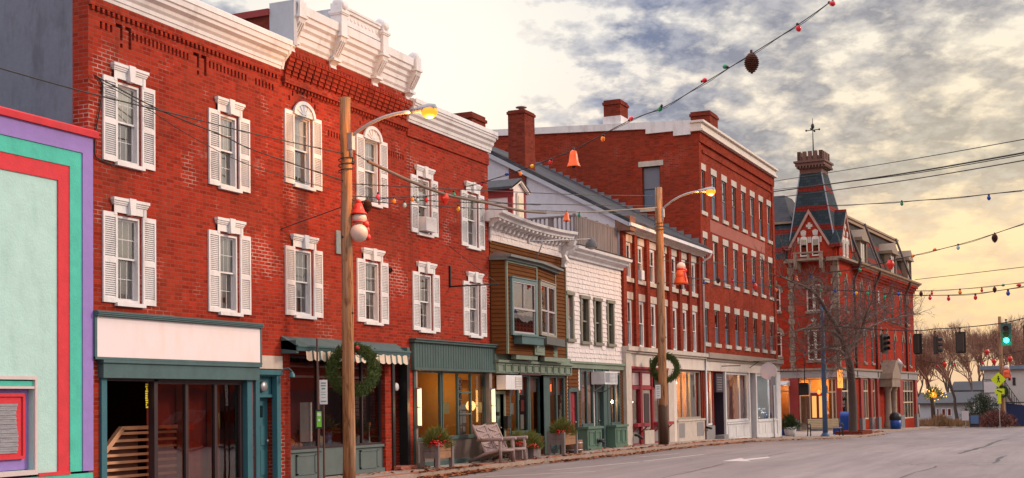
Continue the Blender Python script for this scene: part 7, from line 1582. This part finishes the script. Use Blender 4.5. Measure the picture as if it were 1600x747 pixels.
# white flat roofed building with outside stair
X = 132; a = atx(1537, 578, X); z = gz(X)-.1; y0 = -24; y1 = a.y
t = thing('flat_roofed_building', 'white two storey building with flat blue edged roof and outside stair', 'building', (X, -10, z)); M().box(X, X+14, y0, y1, z, a.z).build('wall', WCL, t); M().box(X-.35, X+14.3, y0-.3, y1+.35, a.z, a.z+.35).build('roof', paint('slate_blue_edge', (.15, .20, .27), .6), t)
m = M(); q0, q1 = atx(1570, 612, X-1.2), atx(1600, 655, X-1.2); m.bar(q0, q1, .9, .18); 
for k in range(9): f = k/8; p = q0.lerp(q1, f); m.box(p.x-.03, p.x+.03, p.y-.03, p.y+.03, p.z, p.z+1.0)
m.bar(q0+Vector((0, 0, 1)), q1+Vector((0, 0, 1)), .06, .06); m.build('outside_stair', paint('dark_stair', (.07, .05, .05), .7), t)
p = atx(1537, 610, X-1.2); q = atx(1572, 610, X-1.2); m = M(); m.box(X-1.6, X, q.y, p.y, p.z-.15, p.z); m.bar((X-1.6, q.y, p.z+1), (X-1.6, p.y, p.z+1), .06, .06)
for k in range(7): yy = q.y+(p.y-q.y)*k/6; m.box(X-1.63, X-1.57, yy-.03, yy+.03, z if k in (0, 6) else p.z, p.z+1)
m.build('landing', bpy.data.materials['dark_stair'], t)
for (p0, p1, r0, r1) in ((1561, 1565, 592, 612), (1540, 1546, 622, 645), (1582, 1587, 590, 602)):
    u, v = atx(p0, r0, X), atx(p1, r1, X); m = M(); m.box(X-.05, X-.002, min(u.y, v.y), max(u.y, v.y), v.z, u.z); m.build('window', DKFRAME, t)
# far pole, wreath, snowman
x, y = 118, -8.1; utility_pole('utility_pole', 'distant wooden pole beside the green traffic light', x, y, 8.3, .17, .13)
wreath('small dark wreath on the distant pole above the crossing sign', atx(1566, 612, 117.6), .42, .17, 1600, False); snowman('tiny far snowman in orange coat on the distant pole', atx(1573, 583, 117.5), 1.0, False)
x, y = 112, -8.25; z = gz(112); c = atx(1560, 593, 112); t = thing('crossing_sign', 'yellow green diamond pedestrian crossing sign with arrow plate below', 'sign', (c.x, c.y, z)); M().box(c.x+.02, c.x+.08, c.y-.03, c.y+.03, z-.3, c.z+.5).build('post', CHROME, t)
FLUO = paint('fluorescent_yellow', (.62, .78, .02), .5, .04, 6); m = M(); m.obox(c, Vector((.01, 0, 0)), Vector((0, .29, .29)), Vector((0, -.29, .29))); d_ = m.build('diamond_plate', FLUO, t)
def fig(m, o, s_, X_):
    m.lathe((X_, o.y, o.z+.33*s_), [(0, -.012), (.085*s_, -.012), (.085*s_, .0)], 10, 'x', False)
    for a, b_, w in (((0, .22), (.02, -.02), .13), ((.02, -.02), (-.14, -.36), .07), ((.0, -.02), (.16, -.34), .07), ((.0, .2), (-.17, .02), .05), ((0, .2), (.18, .06), .05)): m.bar((X_, o.y-a[0]*s_, o.z+a[1]*s_), (X_, o.y-b_[0]*s_, o.z+b_[1]*s_), .012, w*s_, (0, 1, 0)) if abs(a[0]-b_[0]) > 9 else m.obox(((X_), o.y-(a[0]+b_[0])/2*s_, o.z+(a[1]+b_[1])/2*s_), Vector((.006, 0, 0)), Vector((0, -(b_[0]-a[0])/2*s_, (b_[1]-a[1])/2*s_)), Vector((0, (b_[1]-a[1]), (b_[0]-a[0]))).normalized()*w*s_/2)
m = M(); fig(m, c, .68, c.x-.025); m.build('walking_figure', BLACK, d_)
m = M(); m.box(c.x-.01, c.x+.01, c.y-.42, c.y+.30, c.z-1.15, c.z-.72); p_ = m.build('arrow_plate', FLUO, t); m = M(); m.obox((c.x-.02, c.y-.06, c.z-.93), Vector((.006, 0, 0)), Vector((0, .18, .08)), Vector((0, -.02, .04))); m.build('arrow', BLACK, p_)
m = M(); m.box(c.x-.02, c.x+.02, c.y-.16, c.y+.10, c.z-1.9, c.z-1.15); m.build('lower_strip', FLUO, t)
for lb, px, p0, p1, X, w, h, col in (('small white notice on a post before the dark round shrub', 1508, 642, 664, 117, .55, .8, WSIGN), ('tall white banner panel with green bars in front of the white building', 1550, 594, 664, 126, 1.4, 4.6, WSIGN)):
    c = atx(px, p0, X); z = gz(X); t = thing('post_sign', lb, 'sign', (X, c.y, z)); M().box(X, X+.07, c.y-.035, c.y+.035, z-.3, c.z).build('post', CHROME, t); m = M(); m.box(X-.04, X-.001, c.y-w/2, c.y+w/2, c.z-h, c.z); p_ = m.build('sign_plate', col, t)
    if h > 2:
        m = M()
        for k in range(5): m.box(X-.05, X-.041, c.y-w/2, c.y+w/2, c.z-.1-k*1.08, c.z-.02-k*1.08)
        m.build('green_bar', GREEN, p_)
z = gz(112); c = atx(1523, 660, 112); t = thing('sandwich_board', 'small dark sandwich board standing at the far kerb', 'sign', (112, c.y, z)); m = M(); m.obox((112, c.y, z+.5), Vector((.03, 0, 0)), Vector((0, .38, 0)), Vector((.1, 0, .5))); m.build('board', DKFRAME, t); m = M(); m.obox((111.9, c.y, z+.6), Vector((.03, 0, 0)), Vector((0, .3, 0)), Vector((.07, 0, .33))); m.build('board_panel', BLUE, t)
c = atx(1591, 655, 121); t = thing('dumpster', 'dark blue refuse container at the right edge by the stair', 'container', (121, c.y, gz(121))); m = M(); m.prism([(c.y-1.1, gz(121)), (c.y+.9, gz(121)), (c.y+.9, gz(121)+1.9), (c.y-1.1, gz(121)+1.6)], 'x', 120.5, 122); m.build('container_body', paint('navy_container', (.012, .025, .09), .5), t); m = M(); m.box(120.4, 122.1, c.y-1.15, c.y+.95, gz(121)+1.92, gz(121)+2.0); m.build('container_lid', BLACK, t)
# verge planting
SHR = paint('winter_shrub_twigs', (.15, .055, .045), .9, .35, 8, bump=0); EVG = paint('evergreen_leaf', (.030, .045, .022), .8, .4, 8, bump=0); TAN = paint('dry_grass', (.30, .20, .11), .9, .3, 8, bump=0)
def mound(label, px, X, w, h, mt, n, ll=.5, name='shrub', up=.5):
    c = atx(px, 660, X); z = gz(X)-.06; m = M(); c = Vector((X, c.y, z))
    for _ in range(n):
        a, e, k = random.uniform(0, 6.283), random.uniform(0, 1.5), random.uniform(.2, .95)**.6; p = c+Vector((w*.5*k*math.cos(a)*math.cos(e), w*.5*k*math.sin(a)*math.cos(e), h*.85*k*math.sin(e))); v = Vector((random.uniform(-1, 1), random.uniform(-1, 1), random.uniform(-.2, 1)+up)).normalized()*ll*random.uniform(.4, 1); q = v.orthogonal().normalized()*ll*.07; m.poly([p-q, p+q, p+v])
    solo(m, name, mt, label, 'shrub', c, None, 'thing')
mound('low russet shrub mound around the foot of the distant pole', 1556, 117, 3.6, 1.5, SHR, 2200, .5); mound('dark round evergreen shrub left of the yellow crossing sign', 1536, 124, 4.2, 3.4, EVG, 3800, .4); mound('pale tan grasses in the left far verge', 1452, 121, 4.5, .6, TAN, 1300, .5, 'ornamental_grass', 1.5); mound('tan grass clump below the red leaved tree', 1492, 122, 5.5, .5, TAN, 1300, .5, 'ornamental_grass', 1.5); mound('upright straw coloured grasses at the corner of the brick block', 1470, 119, 2.2, .9, TAN, 600, .7, 'ornamental_grass', 2)
# trees beyond
p = atx(1460, 662, 124); tree('bare tree with lights in its low crown near the corner block', (124, p.y, gz(124)-.1), 11, 12, .24, 7, .55, (.1, .05), .12, .2)
p = atx(1497, 660, 132); tree('bare tree holding its last rust coloured leaves', (132, p.y, gz(132)-.1), 23, 12, .2, 7, .6, (0, -.05), .16, .22, leaves=900)
far = [(1448, 165, 13), (1478, 172, 14), (1512, 168, 13), (1552, 185, 16), (1584, 180, 15.5), (1608, 160, 14), (1528, 210, 17), (1436, 205, 15), (1570, 150, 12), (1595, 225, 19)]
LB = ['bare far tree directly behind the red leaved tree crown', 'bare far tree above the low white house roof', 'bare far tree between the two houses', 'broad bare tree behind the white flat roofed building', 'tall bare tree over the white building right half', 'bare tree cut by the right edge of the view', 'pale distant tree seen through the gap above the grey house', 'distant tree touching the brick block corner', 'smaller bare tree standing close behind the flat blue roof edge', 'most distant bare tree on the right skyline']
protos = []
for k, (px, X, h) in enumerate(far):
    p = atx(px, 655, X)
    if k < 3:
        t = tree(LB[k], (X, p.y, gz(X)-.2), 40+k, h, .19, 7, .60, (0, 0), .14, .24, 'bare trees beyond the houses'); protos.append((t, h))
    else:
        src, h0 = protos[k % 3]; t = copy_tree(src, (X, p.y, gz(X)-.2), LB[k], k*1.3); t.scale = (h/h0,)*3
# festooned lamp post
c = atx(1459, 617, 121); t = thing('decorated_lamp', 'lit lamp post wreathed in small warm lights near the far tree', 'lamp post', (121, c.y, gz(121))); M().tube([(121, c.y, gz(121)-.1), (121, c.y, c.z)], .06, 8).build('lamp_post', BLACK, t); M().ball((121, c.y, c.z), .26, n=12, m=8).build('lamp_globe', LAMPG, t); m = M()
for _ in range(26): a, r_ = random.uniform(0, 6.28), random.uniform(.4, 1.25); m.ball((121+random.uniform(-.4, .4), c.y+r_*math.cos(a), c.z+.1+r_*math.sin(a)*.8), .04, n=6, m=4)
m.build('fairy_lights', glow('festoon_light', (1.0, .42, .08), 3), t); m = M(); spray(m, (121, c.y, c.z-.2), .9, .9, 1.0, 350, .2, .5, .03); m.build('evergreen_garland', NEEDLE, t); lens_lamp(t, 'lamp_light', 120.5, c.y, c.z, 60, (1, .5, .15))

# ================================================================== ACROSS THE STREET (seen only as reflections in the shop glass)
for lb, x0, x1, zt, bm in (('brown brick row across the street mirrored in the near shop glass', 18, 66, 7.2, BRICK_E), ('plain brick block across the street mirrored in the further shop glass', 68, 112, 8.6, BRICK_F)):
    t = thing('brick_building', lb, 'building', ((x0+x1)/2, -29.5, -.1)); m = M(); m.box(x0, x1, -40, -29, -1.4, zt); m.build('wall', bm, t); m = M(); m.box(x0-.2, x1+.2, -40.2, -28.7, zt, zt+.35); m.build('cornice', CREAM, t)
    k = x0+2
    while k < x1-2:
        M().box(k, k+1.1, -28.99, -28.95, 4.2, 6.0).build('window', DKFRAME, t); k += 3.2
    M().box(x0+.5, x1-.5, -28.99, -28.94, .3, 2.8).build('shop_glazing', DKFRAME, t)
def parked_car(label, x, y, col):
    z = rz(x); t = thing('parked_car', label, 'car', (x, y, z), 'cars parked across the street')
    m = M(); m.prism([(x-2.3, z+.35), (x+2.25, z+.35), (x+2.3, z+.75), (x+2.15, z+1.0), (x+1.2, z+1.08), (x+.5, z+1.65), (x-1.7, z+1.70), (x-2.2, z+1.12), (x-2.32, z+.8)], 'y', y-.9, y+.9); m.build('body', col, t)
    m = M(); m.prism([(x+1.0, z+1.1), (x+.45, z+1.58), (x-1.6, z+1.62), (x-1.95, z+1.12)], 'y', y-.912, y+.912); m.build('side_window', MIRGLASS, t); m = M(); m.obox((x-1.99, y, z+1.40), Vector((.012, 0, -.006)), Vector((0, .72, 0)), Vector((.20, 0, .24))); m.build('rear_window', BLACK, t)
    for dx in (-1.4, 1.4):
        for dy in (-.82, .82):
            m = M(); m.lathe((x+dx, y+dy, z+.34), [(0, -.1), (.3, -.1), (.34, -.06), (.34, .06), (.3, .1), (0, .1)], 18, 'y'); m.build('wheel', BLACK, t)
    for dy in (-.72, .72): M().box(x-2.36, x-2.28, y+dy-.14, y+dy+.14, z+.85, z+1.1).build('tail_light', REDPL, t)
parked_car('pale car parked across the street mirrored in the left shop window', 41.5, -20.5, WHITE); parked_car('dark car parked across the street mirrored in the left shop window', 49.5, -20.5, paint('dark_car_paint', (.03, .025, .03), .25))
# ================================================================== OVERHEAD WIRES, LIGHT STRINGS AND ORNAMENTS
def wire(label, A, B, pts, r=.012, group=None, name='power_line', mt=None, sub=6):
    P = [onl(px, py, A, B) for px, py in pts]
    if len(P) > 2:                                # smooth through the points
        Q = []
        for i in range(len(P)-1):
            p0, p1, p2, p3 = P[max(i-1, 0)], P[i], P[i+1], P[min(i+2, len(P)-1)]
            for k in range(sub):
                t = k/sub; Q.append(.5*((2*p1)+(p2-p0)*t+(2*p0-5*p1+4*p2-p3)*t*t+(3*p1-p0-3*p2+p3)*t**3))
        P = Q+[P[-1]]
    m = M(); m.tube(P, r, 5); return solo(m, name, mt or WIRE, label, 'cable', tuple(P[0]), group)
L0 = (10.0, -1.1); GRP = 'power lines above the street'
wire('black power line sagging from the top left edge to the nearest pole', L0, P1, [(-20, 101), (137, 145), (280, 180), (400, 210), (541, 241)], .013, GRP)
wire('black service cable from the stucco corner down to the nearest pole', (18.75, -.12), P1, [(146, 117), (250, 172), (350, 213), (400, 236), (541, 284)], .013, GRP)
wire('thin drooping wire from the near window shutter to the nearest pole', (18.8, -.15), P1, [(152, 125), (220, 163), (300, 214), (400, 262), (541, 302)], .008, GRP)
wire('guy cable from the brick wall up to the nearest pole', (24.5, -.04), P1, [(433, 361), (455, 352), (541, 321)], .012, GRP)
wire('dark cable draped down the brick beside the near shutter', (18.6, -.03), (19.6, -.03), [(150, 118), (160, 133), (156, 170), (150, 205), (148, 240), (158, 250), (178, 258)], .014, GRP)
wire('upper power line between the two wooden poles', P1, P2, [(543, 287), (700, 295), (900, 304), (1026, 306)], .012, GRP)
wire('middle power line between the two wooden poles', P1, P2, [(543, 306), (720, 316), (900, 320), (1026, 322)], .012, GRP)
wire('lower power line between the two wooden poles', P1, P2, [(543, 313), (750, 326), (900, 331), (1026, 336)], .012, GRP)
wire('line running from the second pole along the brick row to the corner', P2, (72, -2.6), [(1030, 406), (1065, 410), (1110, 411), (1200, 405)], .012, GRP)
wire('faint line crossing the brick row windows', P2, (72, -2.6), [(1030, 441), (1100, 446), (1215, 449)], .012, GRP)
FA, FB = (71.8, -.3), (46, -14.0); SK = 'power lines against the evening sky'
wire('topmost thin line rising to the right edge of the sky', FA, FB, [(1205, 284), (1400, 253), (1610, 216)], .016, SK)
wire('heavy line rising across the sky below the topmost one', FA, FB, [(1205, 300), (1400, 273), (1610, 237)], .03, SK)
wire('third line rising across the sky', FA, FB, [(1205, 310), (1400, 284), (1610, 249)], .02, SK)
wire('fourth sky line just above the tower roof foot', FA, FB, [(1205, 297), (1400, 275), (1610, 240)], .016, SK)
wire('pale thin line over the yellow horizon cloud', FA, FB, [(1430, 437), (1500, 429), (1610, 416)], .012, SK)
# protective sleeve on the line by the nearest pole
wire('stay wire from the nearest pole to the cable sleeve', P1, P2, [(543, 235), (560, 243), (576, 253)], .012, GRP)
wire('thick tan tubular sleeve curving along a line in front of the brick blocks', P1, P2, [(575, 252), (612, 270), (650, 287), (700, 305), (760, 317), (812, 329), (852, 332.5)], .042, None, 'cable_sleeve', paint('tan_sleeve', (.15, .10, .072), .55, .15, 4), 8)
BULBC = {k: paint('bulb_'+k, c, .2, .08, 8) for k, c in dict(red=(.60, .015, .03), green=(.01, .26, .12), yellow=(.75, .42, .01), orange=(.78, .22, .02), blue=(.015, .06, .34), pink=(.75, .05, .12), clear=(.35, .5, .55)).items()}
def light_string(label, A, B, pts, bulbs, r=.010, sc=1.0, cable=None):
    P0 = onl(*pts[0], A, B); t = thing('light_string', label, 'string lights', tuple(P0), 'strings of coloured bulbs over the street')
    P = [onl(px, py, A, B) for px, py in pts]; Q = []
    for i in range(len(P)-1):
        p0, p1, p2, p3 = P[max(i-1, 0)], P[i], P[i+1], P[min(i+2, len(P)-1)]
        for k in range(6): u = k/6; Q.append(.5*((2*p1)+(p2-p0)*u+(2*p0-5*p1+4*p2-p3)*u*u+(3*p1-p0-3*p2+p3)*u**3))
    m = M(); m.tube(Q+[P[-1]], r, 5); m.tube([q+Vector((0, 0, -.02+.015*math.sin(i))) for i, q in enumerate(Q)], r*.7, 4); m.build('cable', cable or WIRE, t)
    for i, (px, py, col, dx, dz) in enumerate(bulbs):
        c = onl(px, py, A, B); d = Vector((B[0]-A[0], B[1]-A[1], 0)).normalized()*dx+Vector((0, 0, dz)); d.normalize(); s_ = sc*.9
        m = M(); m.m = 0; m.tube([c-d*.02*s_, c+d*.035*s_], .03*s_, 8); m.m = 0
        m.build('bulb_socket', BLACK, t)
        m = M(); e = c+d*.075*s_; m.tube([c+d*.03*s_, e-d*.01*s_, e+d*.045*s_, e+d*.085*s_, e+d*.10*s_], [.025*s_, .05*s_, .055*s_, .03*s_, .004], 10); m.build('bulb', BULBC[col], t)
S1A, S1B = (33.6, -.1), (23.8, -12.0)
light_string('long string of coloured bulbs rising from the brick block to the top right', S1A, S1B, [(724, 293), (760, 283), (800, 270), (840, 256), (900, 232), (980, 190), (1040, 166), (1100, 130), (1175, 84), (1245, 40), (1310, -6)],
    [(755, 285, 'red', -.8, -.5), (790, 273, 'blue', .9, .0), (812, 267, 'orange', .5, -.9), (829, 260, 'yellow', .9, -.1), (862, 249, 'red', -.7, -.6), (943, 211, 'orange', -.4, -.9), (983, 188, 'pink', .8, .2), (1034, 165, 'green', -.7, -.6), (1097, 127, 'red', .9, .0), (1137, 105, 'green', -.8, .3), (1246, 38, 'red', .3, -.9), (1296, 4, 'red', .8, -.4)], .009)
light_string('string of bulbs strung level from the nearest pole past the brick block windows', P1, P2, [(545, 318), (600, 309), (660, 307), (700, 303), (740, 311), (800, 318), (845, 320)],
    [(591, 302, 'pink', -.2, -.9), (616, 309, 'orange', -.2, -.9), (632, 315, 'clear', 0, -1), (646, 308, 'orange', -.6, -.6), (652, 308, 'clear', 0, -1), (666, 307, 'red', 0, -1), (709, 299, 'green', 0, -1), (716, 321, 'yellow', 0, -1)], .008)
light_string('pale twisted cord carrying an orange bell to the second pole', P1, P2, [(852, 332.5), (885, 331.5), (940, 330), (1026, 324)], [(905, 332, 'green', 0, -1)], .016, 1, paint('pale_cord', (.24, .215, .195), .7))
R1A, R1B = (71.2, -.15), (45, -14)
light_string('string of bulbs rising to the right edge across the mansard', R1A, R1B, [(1206, 431), (1250, 430), (1337, 420), (1400, 405), (1450, 394), (1520, 376), (1610, 346)],
    [(1228, 431, 'green', 0, -1), (1267, 429, 'blue', -.3, -.9), (1312, 424, 'green', 0, -1), (1343, 418, 'green', .4, -.9), (1425, 401, 'orange', .8, .1), (1459, 391, 'orange', .9, .1), (1497, 382, 'clear', 0, -1)], .012, 1.25)
light_string('lower string of bulbs in front of the corner block windows', R1A, R1B, [(1206, 447), (1260, 452), (1330, 454), (1430, 461), (1520, 459), (1610, 446)],
    [(1233, 452, 'orange', 0, -1), (1283, 450, 'green', 0, -1), (1305, 451, 'blue', 0, -1), (1335, 455, 'blue', 0, -1), (1338, 454, 'yellow', 0, -1), (1355, 455, 'green', .5, -.9), (1382, 460, 'green', 0, -1), (1404, 455, 'blue', 0, -1), (1453, 461, 'red', 0, -1), (1482, 462, 'red', 0, -1), (1500, 452, 'orange', 0, -1), (1524, 460, 'red', 0, -1), (1575, 453, 'blue', 0, -1), (1590, 446, 'red', .8, 0)], .012, 1.25)
light_string('upper far string of tiny bulbs at the yellow sky edge', (80, -2), (55, -14), [(1400, 455), (1480, 453), (1550, 447), (1610, 440)], [(1456, 455, 'red', 0, -1), (1534, 450, 'red', 0, -1), (1566, 446, 'green', .9, 0)], .011, 1.2)
light_string('string sloping down past the second pole figure along the brick row', P2, (72, -2.6), [(1066, 430), (1100, 437), (1150, 440), (1206, 447)], [(1100, 438, 'blue', 0, -1), (1144, 436, 'red', .3, -.9), (1177, 437, 'blue', 0, -1), (1203, 444, 'green', 0, -1)], .012, 1.1)
light_string('single line with a dark green bulb high over the tower', FA, FB, [(1255, 322), (1330, 320), (1410, 315), (1500, 308), (1610, 296)], [(1409, 314, 'green', 0, -1), (1545, 304, 'blue', 0, -1)], .014, 1.3)
def ornament(kind, label, A, B, px, py, s_):
    c = onl(px, py, A, B)
    if kind == 'bell':
        t = thing('bell_ornament', label, 'ornament', tuple(c), 'orange red bells on the light strings'); m = M(); m.lathe((c.x, c.y, c.z-.47*s_), [(.185*s_, 0), (.19*s_, .02*s_), (.165*s_, .05*s_), (.165*s_, .08*s_), (.14*s_, .12*s_), (.115*s_, .3*s_), (.09*s_, .41*s_), (.04*s_, .46*s_), (0, .47*s_)], 18); m.build('bell_body', paint('vivid_orange_plastic', (.80, .12, .02), .35, .06, 5), t); M().ball((c.x, c.y, c.z-.46*s_), .06*s_, n=8, m=6).build('clapper', BLACK, t); M().tube([(c.x, c.y, c.z-.03*s_), (c.x, c.y, c.z+.07*s_)], .03*s_, 6).build('hanger', BLACK, t)  # bell body is plain saturated orange, not emissive
    elif kind == 'cone':
        t = thing('pinecone_ornament', label, 'ornament', tuple(c), 'pinecone ornaments on the light strings'); m = M(); prof = [(0, 0)]
        for k in range(11): f = k/10; r_ = .17*s_*(math.sin(math.pi*min(1, .12+f*.86))**.6); z = -.03*s_-.46*s_*f; prof += [(r_*.82, z), (r_*1.08, z-.022*s_)]
        prof.append((0, -.52*s_)); m.lathe(tuple(c), [(r_, h) for r_, h in prof], 14, smooth=False); m.build('cone_scales', paint('brown_pinecone', (.085, .030, .018), .7, .35, 14), t); M().tube([(c.x, c.y, c.z-.04*s_), (c.x, c.y, c.z+.06*s_)], .035*s_, 6).build('hanger', BLACK, t)
    elif kind == 'lantern':
        t = thing('lantern_ornament', label, 'ornament', tuple(c), 'red paper lantern ornaments'); m = M(); m.lathe((c.x, c.y, c.z-.46*s_), [(0, 0), (.06*s_, .01*s_), (.17*s_, .22*s_), (.17*s_, .28*s_), (.09*s_, .43*s_), (0, .44*s_)], 8, smooth=False); m.build('lantern_body', REDPL, t); M().tube([(c.x, c.y, c.z-.03*s_), (c.x, c.y, c.z+.06*s_)], .04*s_, 6).build('hanger', BLACK, t)
    else:
        t = thing('ball_ornament', label, 'ornament', tuple(c), 'round ball ornaments'); M().ball((c.x, c.y, c.z-.22*s_), .2*s_, n=16, m=12).build('ball_body', ORNG, t); M().tube([(c.x, c.y, c.z-.04*s_), (c.x, c.y, c.z+.06*s_)], .035*s_, 6).build('hanger', BLACK, t)
ornament('bell', 'big orange red bell hanging before the tall block gable wall', S1A, S1B, 896, 234, .88); ornament('cone', 'large dark pinecone hanging high against the clouds', S1A, S1B, 1174, 82, .80)
ornament('lantern', 'red pointed lantern before the brick block with the air conditioner', P1, P2, 695, 301, .68); ornament('cone', 'brown pinecone hanging next to the snowman hat', P1, P2, 574, 311, .62); ornament('bell', 'orange bell above the white scrolled cornice', P1, P2, 885, 331, .62)
ornament('bell', 'small orange bell in front of the corner block balcony', R1A, R1B, 1244, 430, .62); ornament('ball', 'round orange red ball at the edge of the tall brick block', R1A, R1B, 1211, 450, .62); ornament('lantern', 'small red lantern left of the round ball', P2, (72, -2.6), 1179, 442, .72); ornament('lantern', 'red lantern hanging before the mansard dormer', R1A, R1B, 1391, 405, .95); ornament('cone', 'pinecone hanging in the yellow sky at right', R1A, R1B, 1554, 365, .60); ornament('cone', 'small pinecone on the string along the brick row', P2, (72, -2.6), 1122, 433, .55); ornament('cone', 'dark red pinecone just right of the mansard end', R1A, R1B, 1439, 455, .42); ornament('cone', 'small dark pinecone low at the right sky edge', R1A, R1B, 1554, 448, .40)
# far string with red ornaments over the houses
light_string('far string with scattered bulbs in front of the distant trees', (112, 2), (96, -14), [(1430, 562), (1480, 568), (1540, 560), (1610, 545)], [(1464, 569, 'red', 0, -1), (1484, 566, 'green', 0, -1), (1492, 567, 'red', 0, -1), (1535, 564, 'red', 0, -1)], .012, 1.6)
for k, (px, py, lb) in enumerate(((1542, 545, 'red far lantern left of the green light'), (1553, 560, 'red far lantern under the green light'), (1578, 556, 'orange far lantern right of the distant pole'), (1476, 565, 'orange far lantern before the bare trees'))): ornament('lantern', lb, (112, 2), (96, -14), px, py, 1.0)
# traffic signals on their span wire
CA, CB = (71.6, -2.5), (62.5, -13.2)
wire('heavy span wire carrying the traffic signals', CA, CB, [(1287, 508), (1360, 514), (1430, 517), (1461, 514), (1500, 512), (1565, 505), (1612, 494)], .022, None, 'span_wire')
LENSOFF = [paint('dark_red_lens', (.06, .008, .006), .3), paint('dark_amber_lens', (.07, .03, .005), .3), paint('dark_green_lens', (.01, .05, .035), .3)]
GRN = glow('green_signal_light', (.02, 1.0, .45), 14)
SIGB = paint('signal_brown_black', (.035, .024, .020), .55, .2, 5)
def signal(label, px, ptop, yaw, lit=False, s_=1.0):
    p = onl(px, ptop, CA, CB); t = thing('traffic_signal', label, 'traffic light', tuple(p), 'traffic signals on the span wire', yaw); t.scale = (.78, .78, .78); m = M(); m.box(-.12, .12, -.19, .19, -1.08, 0); hb = m.build('housing', SIGB, t, local=True)
    m = M(); m.box(-.155, -.121, -.30, .30, -1.18, .10); m.build('backplate', SIGB if not lit else GREEN, t, local=True)
    for k in range(3):
        z = -.2-k*.34; m = M(); m.lathe((-.158, 0, z), [(0, -.012), (.13, -.01), (.14, 0)], 16, 'x', False); m.build('lens', GRN if (lit and k == 2) else LENSOFF[k], t, local=True)
        m = M(); n = 12
        for j in range(n):
            a0, a1 = math.pi*(-.12+1.24*j/n), math.pi*(-.12+1.24*(j+1)/n); q = [( -.16, .155*math.cos(a), z+.155*math.sin(a)) for a in (a0, a1)]; m.poly([q[0], q[1], (-.42, q[1][1], q[1][2]), (-.42, q[0][1], q[0][2])])
        m.build('visor', BLACK, t, local=True)
    m = M(); m.tube([(0, 0, 0), (0, 0, .32)], .03, 6); m.box(-.06, .06, -.06, .06, .26, .34); m.build('hanger', BLACK, t, local=True)
    if lit: lens_lamp(t, 'signal_light', 0, 0, 0, 12, (.05, 1, .45)); bpy.data.objects[[c.name for c in t.children if c.type == 'LIGHT'][0]].location = (-.6, 0, -.9)
signal('traffic signal seen from behind at the corner block end', 1432, 524, rad(150)); signal('traffic signal seen side on left of the square backed one', 1461, 526, rad(98)); signal('broad backed traffic signal turned away in the middle of the wire', 1500, 521, rad(176)); signal('traffic signal glowing green', 1572, 508, rad(0), True); signal('traffic signal cut by the right picture edge', 1602, 508, rad(96)); signal('dark traffic signal in front of the corner block windows', 1380, 524, rad(60))
